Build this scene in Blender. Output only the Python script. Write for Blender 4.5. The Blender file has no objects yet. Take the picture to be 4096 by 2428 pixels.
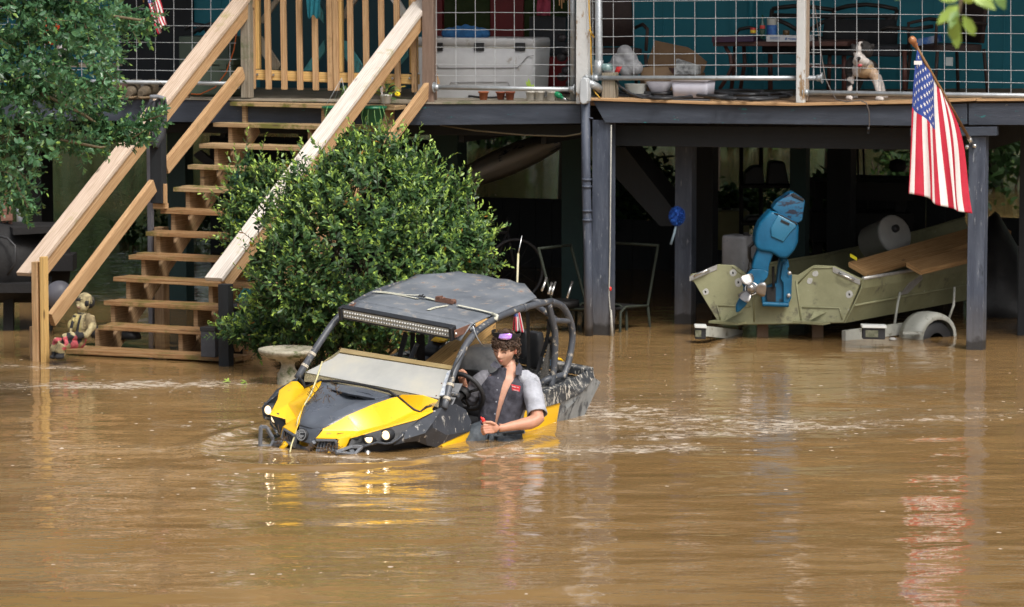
import bpy, math, random
import numpy as np
from math import sin, cos, tan, atan, pi, radians, sqrt, exp, hypot
from mathutils import Vector as V, Matrix, kdtree
random.seed(7); rng = np.random.default_rng(7)
sc = bpy.context.scene
# ------------------------------------------------------------------ camera
FPX = 14000.0; CH = 3.55; YH = -250.0
PT = atan((1214-YH)/FPX)
CAM = V((0, 0, CH)); FW = V((0, cos(PT), -sin(PT))); UP = V((0, sin(PT), cos(PT))); RT = V((1, 0, 0))
cd = bpy.data.cameras.new('camera'); cam = bpy.data.objects.new('camera', cd); sc.collection.objects.link(cam)
cam.location = CAM; cam.rotation_euler = (pi/2-PT, 0, 0)
cd.sensor_width = 36; cd.lens = FPX/4096*36; cd.clip_end = 600; cd.clip_start = 0.5
cd.dof.use_dof = True; cd.dof.focus_distance = 25.0; cd.dof.aperture_fstop = 5.0
sc.camera = cam
# ------------------------------------------------------------------ sky, sun, exposure
SUN_EL, SUN_AZ = radians(52), radians(150)      # soft sun high behind the camera, from its right
w = bpy.data.worlds.new('World'); sc.world = w; w.use_nodes = True
nt = w.node_tree; nt.nodes.clear()
sky = nt.nodes.new('ShaderNodeTexSky'); sky.sky_type = 'NISHITA'; sky.sun_disc = False
sky.sun_elevation = SUN_EL; sky.sun_rotation = SUN_AZ; sky.air_density = 1.0; sky.dust_density = 6.0; sky.ozone_density = 1.0
hs = nt.nodes.new('ShaderNodeHueSaturation'); hs.inputs['Saturation'].default_value = 0.42
bg = nt.nodes.new('ShaderNodeBackground'); bg.inputs['Strength'].default_value = 0.13
wo = nt.nodes.new('ShaderNodeOutputWorld')
nt.links.new(sky.outputs[0], hs.inputs['Color']); nt.links.new(hs.outputs[0], bg.inputs[0]); nt.links.new(bg.outputs[0], wo.inputs[0])
sl = bpy.data.lights.new('sun', 'SUN'); sl.energy = 1.5; sl.angle = radians(14); sl.color = (1, .96, .9)
so = bpy.data.objects.new('sun', sl); sc.collection.objects.link(so)
sd = V((sin(SUN_AZ)*cos(SUN_EL), cos(SUN_AZ)*cos(SUN_EL), sin(SUN_EL)))
so.rotation_euler = sd.to_track_quat('Z', 'Y').to_euler(); so.location = (20, -20, 40)
sc.view_settings.view_transform = 'Standard'; sc.view_settings.look = 'None'
sc.view_settings.exposure = 0.5; sc.view_settings.gamma = 1.0
# ------------------------------------------------------------------ frames of the place
def ray(px, py): return FW + RT*((px-2048)/FPX) + UP*((1214-py)/FPX)
def P(px, py, Z): return CAM + ray(px, py)*Z
def G(px, py, z=0.0):
    r = ray(px, py); return CAM + r*((z-CH)/r.z)
PSI = radians(19)
HU = V((cos(PSI), -sin(PSI), 0)); HV = V((-sin(PSI), -cos(PSI), 0)); H0 = V((0, 31.5, 0))
def HW(u, v, z): return H0 + HU*u + HV*v + V((0, 0, z))
def hp(px, py, v=0.0):                     # point of the house plane at offset v
    r = ray(px, py); return CAM + r*(((H0+HV*v-CAM).dot(HV))/r.dot(HV))
def hz(px, py, z):
    p = G(px, py, z)-H0; return p.dot(HU), p.dot(HV)
DK = 2.053                                 # deck height above the water
def DZ(u): return 2.059+.0088*(u+3.5) if u < .75 else 2.114+.015*(u-.75)
CO = P(1220, 1738, 24.3)
def carR(yaw, pitch, roll):
    F0 = V((-sin(yaw), -cos(yaw), 0)); L0 = V((cos(yaw), -sin(yaw), 0)); U0 = V((0, 0, 1))
    F1 = F0*cos(pitch)-U0*sin(pitch); U1 = U0*cos(pitch)+F0*sin(pitch)
    return F1, L0*cos(roll)-U1*sin(roll), U1*cos(roll)+L0*sin(roll)
CF, CL, CU = carR(radians(33), radians(3.43), radians(5.72))
def C(x, y, z): return CO + CF*x + CL*y + CU*z        # x forward, y driver side, z up
def cy(zx, zy, y):                          # side view measurement -> point of the plane y
    r = ray(1000+.579*zx, 1050+.579*zy); o = CAM-CO
    t = (y-o.dot(CL))/r.dot(CL); q = o+r*t
    return (q.dot(CF), y, q.dot(CU))
# ------------------------------------------------------------------ mesh helpers
def wloc(o):
    l = V((0, 0, 0))
    while o: l += o.location; o = o.parent
    return l
class MB:
    def __init__(s): s.v = []; s.f = []; s.uv = []; s.m = []; s.mi = 0; s.sm = []; s.smooth = False
    def add(s, vs, fs, uvs=None):
        b = len(s.v); s.v += [tuple(p) for p in vs]
        for k, f in enumerate(fs):
            s.f.append([b+i for i in f]); s.uv.append(uvs[k] if uvs else [(vs[i][0]+vs[i][1], vs[i][2]) for i in f]); s.m.append(s.mi); s.sm.append(s.smooth)
        return s
    def box(s, c, ax, ay, az):                # half vectors
        c, A = V(c), [V(ax), V(ay), V(az)]
        L = [a.length for a in A]; k = L.index(max(L)); r = random.random()*9; q = random.random()*9
        vs = []; co = []
        for i in (-1, 1):
            for j in (-1, 1):
                for l in (-1, 1):
                    vs.append(c+A[0]*i+A[1]*j+A[2]*l); co.append((i*L[0], j*L[1], l*L[2]))
        fs = [(0, 1, 3, 2), (4, 6, 7, 5), (0, 4, 5, 1), (2, 3, 7, 6), (0, 2, 6, 4), (1, 5, 7, 3)]
        nax = [0, 0, 1, 1, 2, 2]; uvs = []
        for f, n in zip(fs, nax):
            ot = [a for a in (0, 1, 2) if a != n]
            if k in ot: a = k; b = [x for x in ot if x != k][0]
            else: a, b = ot
            uvs.append([(co[i][a]+r, co[i][b]+q+n*.37) for i in f])
        if A[0].cross(A[1]).dot(A[2]) < 0: fs = [f[::-1] for f in fs]; uvs = [u[::-1] for u in uvs]
        return s.add(vs, fs, uvs)
    def beam(s, p0, p1, w, h, up=(0, 0, 1)):  # w across, h along up
        p0, p1 = V(p0), V(p1); d = p1-p0; side = d.cross(V(up)).normalized(); u = side.cross(d).normalized()
        return s.box((p0+p1)/2, d/2, side*w/2, u*h/2)
    def tube(s, pts, r, n=8, cap=True):
        pts = [V(p) for p in pts]; R = r if isinstance(r, (list, tuple)) else [r]*len(pts)
        vs = []; prev = None
        for i, p in enumerate(pts):
            d = (pts[min(i+1, len(pts)-1)]-pts[max(i-1, 0)]).normalized()
            if prev is None:
                a = V((0, 0, 1)) if abs(d.z) < .9 else V((1, 0, 0)); prev = (a-d*a.dot(d)).normalized()
            else: prev = (prev-d*prev.dot(d)).normalized()
            b = d.cross(prev)
            for k in range(n):
                t = 2*pi*k/n; vs.append(p+prev*cos(t)*R[i]+b*sin(t)*R[i])
        fs = []; uvs = []
        L = 0
        for i in range(len(pts)-1):
            L2 = L+(pts[i+1]-pts[i]).length
            for k in range(n):
                k2 = (k+1) % n; fs.append((i*n+k, i*n+k2, (i+1)*n+k2, (i+1)*n+k))
                c = 2*pi*R[i]/n; uvs.append([(L, k*c), (L, k*c+c), (L2, k*c+c), (L2, k*c)])
            L = L2
        o = s.smooth; s.smooth = True; s.add(vs, fs, uvs); s.smooth = o
        if cap:
            b = len(s.v)-len(vs)
            for ring, rev in ((range(n), True), (range((len(pts)-1)*n, len(pts)*n), False)):
                f = [b+i for i in ring]; f = f[::-1] if rev else f
                s.f.append(f); s.uv.append([(0, 0)]*n); s.m.append(s.mi); s.sm.append(False)
        return s
    def loft(s, rings, n=24, e=2.0, cap=True, arc=None):   # ring: (centre, a, b[, e]); arc: list of (t0,t1) per ring
        vs = []; N = n
        for ri, R in enumerate(rings):
            c, a, b = V(R[0]), V(R[1]), V(R[2]); ee = R[3] if len(R) > 3 else e
            for k in range(N):
                if arc: t0, t1 = arc[ri]; t = t0+(t1-t0)*k/(N-1)
                else: t = 2*pi*k/N
                x, y = cos(t), sin(t)
                x = math.copysign(abs(x)**(2/ee), x); y = math.copysign(abs(y)**(2/ee), y)
                vs.append(c+a*x+b*y)
        fs = []
        for i in range(len(rings)-1):
            for k in range(N if not arc else N-1):
                k2 = (k+1) % N; fs.append((i*N+k, i*N+k2, (i+1)*N+k2, (i+1)*N+k))
        o = s.smooth; s.smooth = True; s.add(vs, fs); s.smooth = o
        if cap and not arc:
            b = len(s.v)-len(vs)
            for ring, rev in ((range(N), True), (range((len(rings)-1)*N, len(rings)*N), False)):
                f = [b+i for i in ring]; s.f.append(f[::-1] if rev else f); s.uv.append([(0, 0)]*N); s.m.append(s.mi); s.sm.append(False)
        return s
    def lathe(s, c, prof, n=24, ax=(0, 0, 1), cap=False):  # prof: (radius, height)
        c, z = V(c), V(ax).normalized(); x = z.orthogonal().normalized(); y = z.cross(x)
        return s.loft([(c+z*h, x*max(r, 1e-4), y*max(r, 1e-4)) for r, h in prof], n, 2, cap)
    def ell(s, c, a, b, cc, n=14, m=10):
        c, a, b, cc = V(c), V(a), V(b), V(cc)
        return s.loft([(c-cc*cos(pi*i/m), a*max(sin(pi*i/m), 1e-3), b*max(sin(pi*i/m), 1e-3)) for i in range(m+1)], n, 2, False)
    def prism(s, poly, t, uvs=None):          # poly extruded by vector t
        t = V(t); A = [V(p) for p in poly]; n = len(A); B = [p+t for p in A]
        s.add(A+B, [list(range(n)), list(range(2*n-1, n-1, -1))]+[((i+1) % n, i, n+i, n+(i+1) % n) for i in range(n)])
        return s
    def quad(s, a, b, c, d): return s.add([a, b, c, d], [(0, 1, 2, 3)], [[(0, 0), (1, 0), (1, 1), (0, 1)]])
    def grid(s, Pt, uvf=None):                # Pt[i][j]
        ni, nj = len(Pt), len(Pt[0]); vs = [p for r in Pt for p in r]
        fs = [(i*nj+j, i*nj+j+1, (i+1)*nj+j+1, (i+1)*nj+j) for i in range(ni-1) for j in range(nj-1)]
        uv = [[(i/(ni-1), j/(nj-1)), (i/(ni-1), (j+1)/(nj-1)), ((i+1)/(ni-1), (j+1)/(nj-1)), ((i+1)/(ni-1), j/(nj-1))] for i in range(ni-1) for j in range(nj-1)]
        o = s.smooth; s.smooth = True; s.add(vs, fs, uv); s.smooth = o
        return s
def tagp(o, label=None, cat=None, group=None, kind=None):
    if label: o['label'] = label
    if cat: o['category'] = cat
    if group: o['group'] = group
    if kind: o['kind'] = kind
    return o
def link_mesh(name, me, mats, parent=None, shift=True):
    o = bpy.data.objects.new(name, me); sc.collection.objects.link(o)
    for m in (mats if isinstance(mats, (list, tuple)) else [mats]): me.materials.append(m)
    if parent is not None:
        o.parent = parent
        if shift: me.transform(Matrix.Translation(-wloc(parent)))
    return o
def centre(o):                              # put a top-level mesh's origin at its base
    me = o.data; n = len(me.vertices); a = np.empty(n*3, 'f'); me.vertices.foreach_get('co', a); a = a.reshape(-1, 3)
    c = V((float(a[:, 0].mean()), float(a[:, 1].mean()), float(a[:, 2].min())))
    me.transform(Matrix.Translation(-c)); o.location = c
    return o
def obj(name, mb, mats, parent=None, bevel=0, solid=0, sub=0, label=None, weld=False):
    me = bpy.data.meshes.new(name); me.from_pydata(mb.v, [], mb.f)
    uvl = me.uv_layers.new(name='UVMap'); flat = [c for f in mb.uv for p in f for c in p]
    uvl.data.foreach_set('uv', flat)
    me.polygons.foreach_set('material_index', mb.m); me.polygons.foreach_set('use_smooth', mb.sm)
    o = link_mesh(name, me, mats, parent)
    if weld: md = o.modifiers.new('w', 'WELD'); md.merge_threshold = .0004
    if solid: md = o.modifiers.new('s', 'SOLIDIFY'); md.thickness = solid; md.offset = 0
    if bevel: md = o.modifiers.new('b', 'BEVEL'); md.width = bevel; md.segments = 2; md.limit_method = 'ANGLE'; md.angle_limit = radians(35); md.harden_normals = True
    if sub: md = o.modifiers.new('u', 'SUBSURF'); md.levels = sub; md.render_levels = sub
    if label: o['label'] = label
    return o
def thing(name, label, cat, loc, group=None):
    o = bpy.data.objects.new(name, None); sc.collection.objects.link(o); o.location = V(loc); o.empty_display_size = .1
    return tagp(o, label, cat, group)
def solo(name, label, cat, mb, mats, group=None, kind=None, **k):
    o = obj(name, mb, mats, None, **k); centre(o); return tagp(o, label, cat, group, kind)
def union(name, prims, mat, parent=None, vox=.008, smooth=3):
    """one continuous surface from overlapping lofts; prims = [(MB, colour)] ; colour kept per vertex from the nearest piece"""
    al = MB(); cols = []
    for mb, c in prims:
        b = len(al.v); al.v += mb.v; al.f += [[b+i for i in f] for f in mb.f]; cols += [c]*len(mb.v)
    me = bpy.data.meshes.new(name); me.from_pydata(al.v, [], al.f)
    o = bpy.data.objects.new('tmp', me); sc.collection.objects.link(o)
    md = o.modifiers.new('r', 'REMESH'); md.mode = 'VOXEL'; md.voxel_size = vox; md.use_smooth_shade = True
    if smooth: ms = o.modifiers.new('s', 'SMOOTH'); ms.iterations = smooth; ms.factor = .5
    dg = bpy.context.evaluated_depsgraph_get(); dg.update()
    new = bpy.data.meshes.new_from_object(o.evaluated_get(dg)); new.name = name
    bpy.data.objects.remove(o)
    kd = kdtree.KDTree(len(al.v))
    for i, p in enumerate(al.v): kd.insert(p, i)
    kd.balance()
    at = new.color_attributes.new('tone', 'FLOAT_COLOR', 'POINT')
    for i, vv in enumerate(new.vertices):
        near = kd.find_n(vv.co, 1); c = [0, 0, 0]; ws = 0
        for _, j, d in near:
            wt = 1/(d+.002); ws += wt
            for q in range(3): c[q] += cols[j][q]*wt
        at.data[i].color = (c[0]/ws, c[1]/ws, c[2]/ws, 1)
    new.polygons.foreach_set('use_smooth', [True]*len(new.polygons)); new.materials.clear()
    return link_mesh(name, new, mat, parent)
def text_mb(s, origin, xd, yd, size, thick=.002):
    """lettering as a mesh: origin = left end of the baseline"""
    cu = bpy.data.curves.new('t', 'FONT'); cu.body = s; cu.size = 1; cu.extrude = .02; cu.resolution_u = 3
    o = bpy.data.objects.new('t', cu); sc.collection.objects.link(o)
    dg = bpy.context.evaluated_depsgraph_get(); dg.update(); me = bpy.data.meshes.new_from_object(o.evaluated_get(dg))
    bpy.data.objects.remove(o)
    mb = MB(); xd, yd = V(xd).normalized(), V(yd).normalized(); zd = xd.cross(yd)
    mb.add([V(origin)+xd*p.co.x*size+yd*p.co.y*size+zd*(p.co.z/.02*thick) for p in me.vertices], [tuple(f.vertices) for f in me.polygons])
    return mb
# ------------------------------------------------------------------ materials
def nodes(name):
    m = bpy.data.materials.new(name); m.use_nodes = True; t = m.node_tree; t.nodes.clear()
    out = t.nodes.new('ShaderNodeOutputMaterial'); b = t.nodes.new('ShaderNodeBsdfPrincipled'); t.links.new(b.outputs[0], out.inputs[0])
    return m, t, b, out
def N(t, typ, **k):
    n = t.nodes.new(typ)
    for a, v in k.items():
        if a in ('ins',):
            for kk, vv in v.items(): n.inputs[kk].default_value = vv
        else: setattr(n, a, v)
    return n
def ramp(t, fac, stops, interp='LINEAR'):
    r = t.nodes.new('ShaderNodeValToRGB'); r.color_ramp.interpolation = interp
    e = r.color_ramp.elements
    while len(e) < len(stops): e.new(.5)
    for i, (p, c) in enumerate(stops): e[i].position = p; e[i].color = (*c, 1)
    t.links.new(fac, r.inputs[0]); return r.outputs[0]
def mixc(t, f, a, b, mode='MIX'):
    n = t.nodes.new('ShaderNodeMix'); n.data_type = 'RGBA'; n.blend_type = mode
    for i, x in ((0, f), (6, a), (7, b)):
        if hasattr(x, 'links') or hasattr(x, 'is_linked'): t.links.new(x, n.inputs[i])
        elif i == 0: n.inputs[0].default_value = x
        else: n.inputs[i].default_value = (*x, 1)
    return n.outputs[2]
def mat(name, cols, scale=4, rough=.6, metal=0, bump=.0, bscale=40, coord='Object', stretch=(1, 1, 1), spec=.5, dirt=None, coat=0, sss=0, wear=None, trans=0, alpha=1, emis=None, rvar=.12, tide=None):
    m, t, b, out = nodes(name)
    tc = N(t, 'ShaderNodeTexCoord'); mp = N(t, 'ShaderNodeMapping'); t.links.new(tc.outputs[coord], mp.inputs[0]); mp.inputs['Scale'].default_value = stretch
    nz = N(t, 'ShaderNodeTexNoise', ins={'Scale': scale, 'Detail': 6, 'Roughness': .65}); t.links.new(mp.outputs[0], nz.inputs['Vector'])
    k = len(cols); col = ramp(t, nz.outputs[0], [(.3+.4*i/max(k-1, 1), c) for i, c in enumerate(cols)]) if k > 1 else None
    cur = col
    if cur is None: rg = N(t, 'ShaderNodeRGB'); rg.outputs[0].default_value = (*cols[0], 1); cur = rg.outputs[0]
    for lay in (dirt, wear):
        if lay:
            c, lo, hi, scl, st = lay; lo, hi = .5+(lo-.5)*.62, .5+(hi-.5)*.62
            m2 = N(t, 'ShaderNodeMapping'); t.links.new(tc.outputs[coord], m2.inputs[0]); m2.inputs['Scale'].default_value = st
            n2 = N(t, 'ShaderNodeTexNoise', ins={'Scale': scl, 'Detail': 8, 'Roughness': .7}); t.links.new(m2.outputs[0], n2.inputs['Vector'])
            mr = N(t, 'ShaderNodeMapRange', ins={'From Min': lo, 'From Max': hi}); t.links.new(n2.outputs[0], mr.inputs[0])
            cur = mixc(t, mr.outputs[0], cur, c)
    if tide:                                 # silt line and soaked foot left by the flood
        sx = N(t, 'ShaderNodeSeparateXYZ'); t.links.new(tc.outputs['Object'], sx.inputs[0]); n3 = N(t, 'ShaderNodeTexNoise', ins={'Scale': 9, 'Detail': 4}); t.links.new(tc.outputs['Object'], n3.inputs['Vector'])
        ma = N(t, 'ShaderNodeMath', operation='MULTIPLY_ADD', ins={1: -.16}); t.links.new(n3.outputs[0], ma.inputs[0]); t.links.new(sx.outputs[2], ma.inputs[2])
        m1 = N(t, 'ShaderNodeMapRange', ins={'From Min': .0, 'From Max': .03, 'To Min': .85, 'To Max': 0}); t.links.new(ma.outputs[0], m1.inputs[0]); m2_ = N(t, 'ShaderNodeMapRange', ins={'From Min': .02, 'From Max': .45, 'To Min': .35, 'To Max': 0}); t.links.new(ma.outputs[0], m2_.inputs[0])
        cur = mixc(t, m2_.outputs[0], cur, (.16, .13, .09)); cur = mixc(t, m1.outputs[0], cur, tide)
    t.links.new(cur, b.inputs['Base Color'])
    rr = N(t, 'ShaderNodeMapRange', ins={'To Min': max(rough-rvar, .02), 'To Max': min(rough+rvar, 1)}); t.links.new(nz.outputs[0], rr.inputs[0]); t.links.new(rr.outputs[0], b.inputs['Roughness'])
    b.inputs['Metallic'].default_value = metal; b.inputs['Specular IOR Level'].default_value = spec
    b.inputs['Coat Weight'].default_value = coat; b.inputs['Coat Roughness'].default_value = .15
    if sss: b.inputs['Subsurface Weight'].default_value = sss; b.inputs['Subsurface Radius'].default_value = (.012, .005, .003); b.inputs['Subsurface Scale'].default_value = 1
    if trans: b.inputs['Transmission Weight'].default_value = trans
    if alpha < 1: b.inputs['Alpha'].default_value = alpha
    if bump:
        nb = N(t, 'ShaderNodeTexNoise', ins={'Scale': bscale, 'Detail': 5}); t.links.new(mp.outputs[0], nb.inputs['Vector'])
        bp = N(t, 'ShaderNodeBump', ins={'Strength': bump, 'Distance': .01}); t.links.new(nb.outputs[0], bp.inputs['Height']); t.links.new(bp.outputs[0], b.inputs['Normal'])
    if emis: b.inputs['Emission Color'].default_value = (*emis[0], 1); b.inputs['Emission Strength'].default_value = emis[1]
    return m
def wood(name, c1, c2, c3, stain=None, rough=.75, amt=(.5, .7)):
    m, t, b, out = nodes(name)
    tc = N(t, 'ShaderNodeTexCoord'); mp = N(t, 'ShaderNodeMapping'); t.links.new(tc.outputs['UV'], mp.inputs[0]); mp.inputs['Scale'].default_value = (1.0, 14, 1)
    n1 = N(t, 'ShaderNodeTexNoise', ins={'Scale': 3.0, 'Detail': 8, 'Roughness': .7, 'Distortion': .6}); t.links.new(mp.outputs[0], n1.inputs['Vector'])
    c = ramp(t, n1.outputs[0], [(.3, c1), (.5, c2), (.72, c3)])
    wv = N(t, 'ShaderNodeTexWave', ins={'Scale': 1.6, 'Distortion': 5, 'Detail': 2, 'Detail Scale': .6}); wv.bands_direction = 'Y'
    m3 = N(t, 'ShaderNodeMapping'); t.links.new(tc.outputs['UV'], m3.inputs[0]); m3.inputs['Scale'].default_value = (.5, 9, 1); t.links.new(m3.outputs[0], wv.inputs['Vector'])
    gr = N(t, 'ShaderNodeMapRange', ins={'From Min': 0, 'From Max': .35, 'To Min': .42, 'To Max': 0}); t.links.new(wv.outputs[1], gr.inputs[0])
    c = mixc(t, gr.outputs[0], c, tuple(x*.55 for x in c1))
    if stain:
        n2 = N(t, 'ShaderNodeTexNoise', ins={'Scale': 2.2, 'Detail': 7, 'Roughness': .75}); t.links.new(tc.outputs['Object'], n2.inputs['Vector'])
        mr = N(t, 'ShaderNodeMapRange', ins={'From Min': .5+(amt[0]-.5)*.6, 'From Max': .5+(amt[1]-.5)*.7}); t.links.new(n2.outputs[0], mr.inputs[0]); c = mixc(t, mr.outputs[0], c, stain)
    kn = N(t, 'ShaderNodeTexVoronoi', ins={'Scale': 1.0, 'Randomness': 1}); mk = N(t, 'ShaderNodeMapping'); t.links.new(tc.outputs['UV'], mk.inputs[0]); mk.inputs['Scale'].default_value = (2.3, 7, 1); t.links.new(mk.outputs[0], kn.inputs['Vector'])
    mr = N(t, 'ShaderNodeMapRange', ins={'From Min': .06, 'From Max': .12, 'To Min': .85, 'To Max': 0}); t.links.new(kn.outputs['Distance'], mr.inputs[0]); c = mixc(t, mr.outputs[0], c, tuple(x*.3 for x in c1))
    t.links.new(c, b.inputs['Base Color']); b.inputs['Roughness'].default_value = rough
    bp = N(t, 'ShaderNodeBump', ins={'Strength': .35, 'Distance': .004}); t.links.new(n1.outputs[0], bp.inputs['Height']); t.links.new(bp.outputs[0], b.inputs['Normal'])
    return m
def vcol(name, rough=.7, noise=.35, nscale=30, sss=0, bump=.3, bscale=120):
    m, t, b, out = nodes(name)
    a = N(t, 'ShaderNodeAttribute'); a.attribute_name = 'tone'
    tc = N(t, 'ShaderNodeTexCoord'); nz = N(t, 'ShaderNodeTexNoise', ins={'Scale': nscale, 'Detail': 6}); t.links.new(tc.outputs['Object'], nz.inputs['Vector'])
    r = ramp(t, nz.outputs[0], [(.3, (1-noise,)*3), (.7, (1+noise*.3,)*3)])
    t.links.new(mixc(t, 1.0, a.outputs['Color'], r, 'MULTIPLY'), b.inputs['Base Color']); b.inputs['Roughness'].default_value = rough
    if sss: b.inputs['Subsurface Weight'].default_value = sss; b.inputs['Subsurface Radius'].default_value = (.010, .004, .002)
    if bump:
        nb = N(t, 'ShaderNodeTexNoise', ins={'Scale': bscale, 'Detail': 4}); t.links.new(tc.outputs['Object'], nb.inputs['Vector'])
        bp = N(t, 'ShaderNodeBump', ins={'Strength': bump, 'Distance': .004}); t.links.new(nb.outputs[0], bp.inputs['Height']); t.links.new(bp.outputs[0], b.inputs['Normal'])
    return m
def leafmat(name, dark, mid, tip, rough=.38):
    m, t, b, out = nodes(name)
    a = N(t, 'ShaderNodeAttribute'); a.attribute_name = 'tone'
    sp = N(t, 'ShaderNodeSeparateColor'); t.links.new(a.outputs['Color'], sp.inputs[0])
    c = ramp(t, sp.outputs[0], [(0, dark), (.55, mid), (1, tip)])
    c = mixc(t, sp.outputs[1], c, (.42, .20, .035))
    t.links.new(c, b.inputs['Base Color']); b.inputs['Roughness'].default_value = rough; b.inputs['Specular IOR Level'].default_value = .55
    tr = N(t, 'ShaderNodeBsdfTranslucent'); t.links.new(c, tr.inputs[0]); mx = N(t, 'ShaderNodeMixShader'); mx.inputs[0].default_value = .28
    t.links.new(b.outputs[0], mx.inputs[1]); t.links.new(tr.outputs[0], mx.inputs[2]); t.links.new(mx.outputs[0], out.inputs[0])
    return m
NAVY = mat('painted_navy_wood', [(.028, .036, .052), (.042, .052, .072), (.06, .073, .098)], 2.2, .6, bump=.25, bscale=22, coord='UV', stretch=(1, 6, 1), dirt=((.02, .16, .17), .70, .76, 5, (1, 3, 1)), wear=((.22, .2, .17), .74, .78, 11, (1, 2, 1)))
NAVYP = mat('painted_navy_post', [(.04, .05, .075), (.062, .076, .108), (.10, .118, .155)], 2.0, .55, bump=.25, bscale=18, coord='UV', stretch=(1, 8, 1), wear=((.25, .27, .3), .66, .76, 7, (1, 5, 1)), dirt=((.03, .04, .055), .60, .8, 3, (1, 1.5, 1)), tide=(.022, .02, .018))
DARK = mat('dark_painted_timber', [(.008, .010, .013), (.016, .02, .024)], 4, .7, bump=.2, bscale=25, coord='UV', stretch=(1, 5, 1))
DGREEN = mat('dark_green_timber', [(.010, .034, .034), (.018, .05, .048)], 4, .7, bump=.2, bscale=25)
TEALP = mat('turquoise_painted_timber', [(.03, .17, .19), (.06, .26, .28)], 7, .65, bump=.2, wear=((.05, .06, .05), .62, .7, 9, (1, 1, .4)))
TEAL = mat('teal_wall_paint', [(.012, .17, .22), (.016, .21, .28)], 1.5, .6, coord='Object')
PINE = wood('new_pine', (.36, .20, .09), (.50, .31, .155), (.60, .41, .23), (.26, .17, .07), amt=(.62, .8))
PALE = wood('sun_bleached_pine', (.40, .29, .20), (.56, .43, .33), (.70, .58, .47), (.34, .30, .12), amt=(.6, .74))
GOLD = wood('yellow_pine', (.50, .29, .09), (.66, .42, .15), (.74, .50, .2), None)
TREADM = wood('wet_tread_wood', (.17, .085, .035), (.32, .18, .08), (.52, .36, .20), (.13, .11, .03), rough=.45, amt=(.50, .66))
GREYW = wood('weathered_grey_wood', (.17, .14, .10), (.27, .235, .18), (.36, .33, .27), (.12, .14, .07), amt=(.55, .7))
WHITEW = mat('chipped_white_paint_wood', [(.52, .53, .52), (.62, .63, .62)], 3, .6, bump=.3, bscale=30, wear=((.30, .20, .11), .60, .66, 6, (1, 1, .5)))
GALV = mat('galvanised_steel', [(.34, .37, .39), (.48, .51, .53)], 18, .42, metal=.55, bump=.1, bscale=80, dirt=((.20, .12, .06), .7, .78, 14, (1, 1, 1)))
WIREM = mat('galvanised_wire', [(.45, .48, .50), (.58, .61, .63)], 20, .45, metal=.4)
BLACKP = mat('black_plastic', [(.010, .011, .013), (.022, .024, .028)], 9, .45, bump=.15, bscale=90)
BLACKM = mat('black_iron', [(.004, .004, .005), (.010, .009, .009)], 7, .75, bump=.3, bscale=40)
RUBBER = mat('black_rubber', [(.012, .012, .013), (.022, .022, .024)], 12, .6)
RUSTY = mat('rusted_steel', [(.12, .055, .035), (.22, .11, .075)], 30, .75, bump=.4, bscale=90)
CHROME = mat('bright_steel', [(.62, .62, .60), (.75, .75, .74)], 20, .22, metal=.9, rvar=.08)
CONC = mat('mossy_concrete', [(.22, .20, .14), (.36, .33, .25), (.44, .41, .33)], 14, .9, bump=.6, bscale=60, dirt=((.10, .12, .05), .55, .68, 6, (1, 1, 1)))
print('A done')
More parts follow.
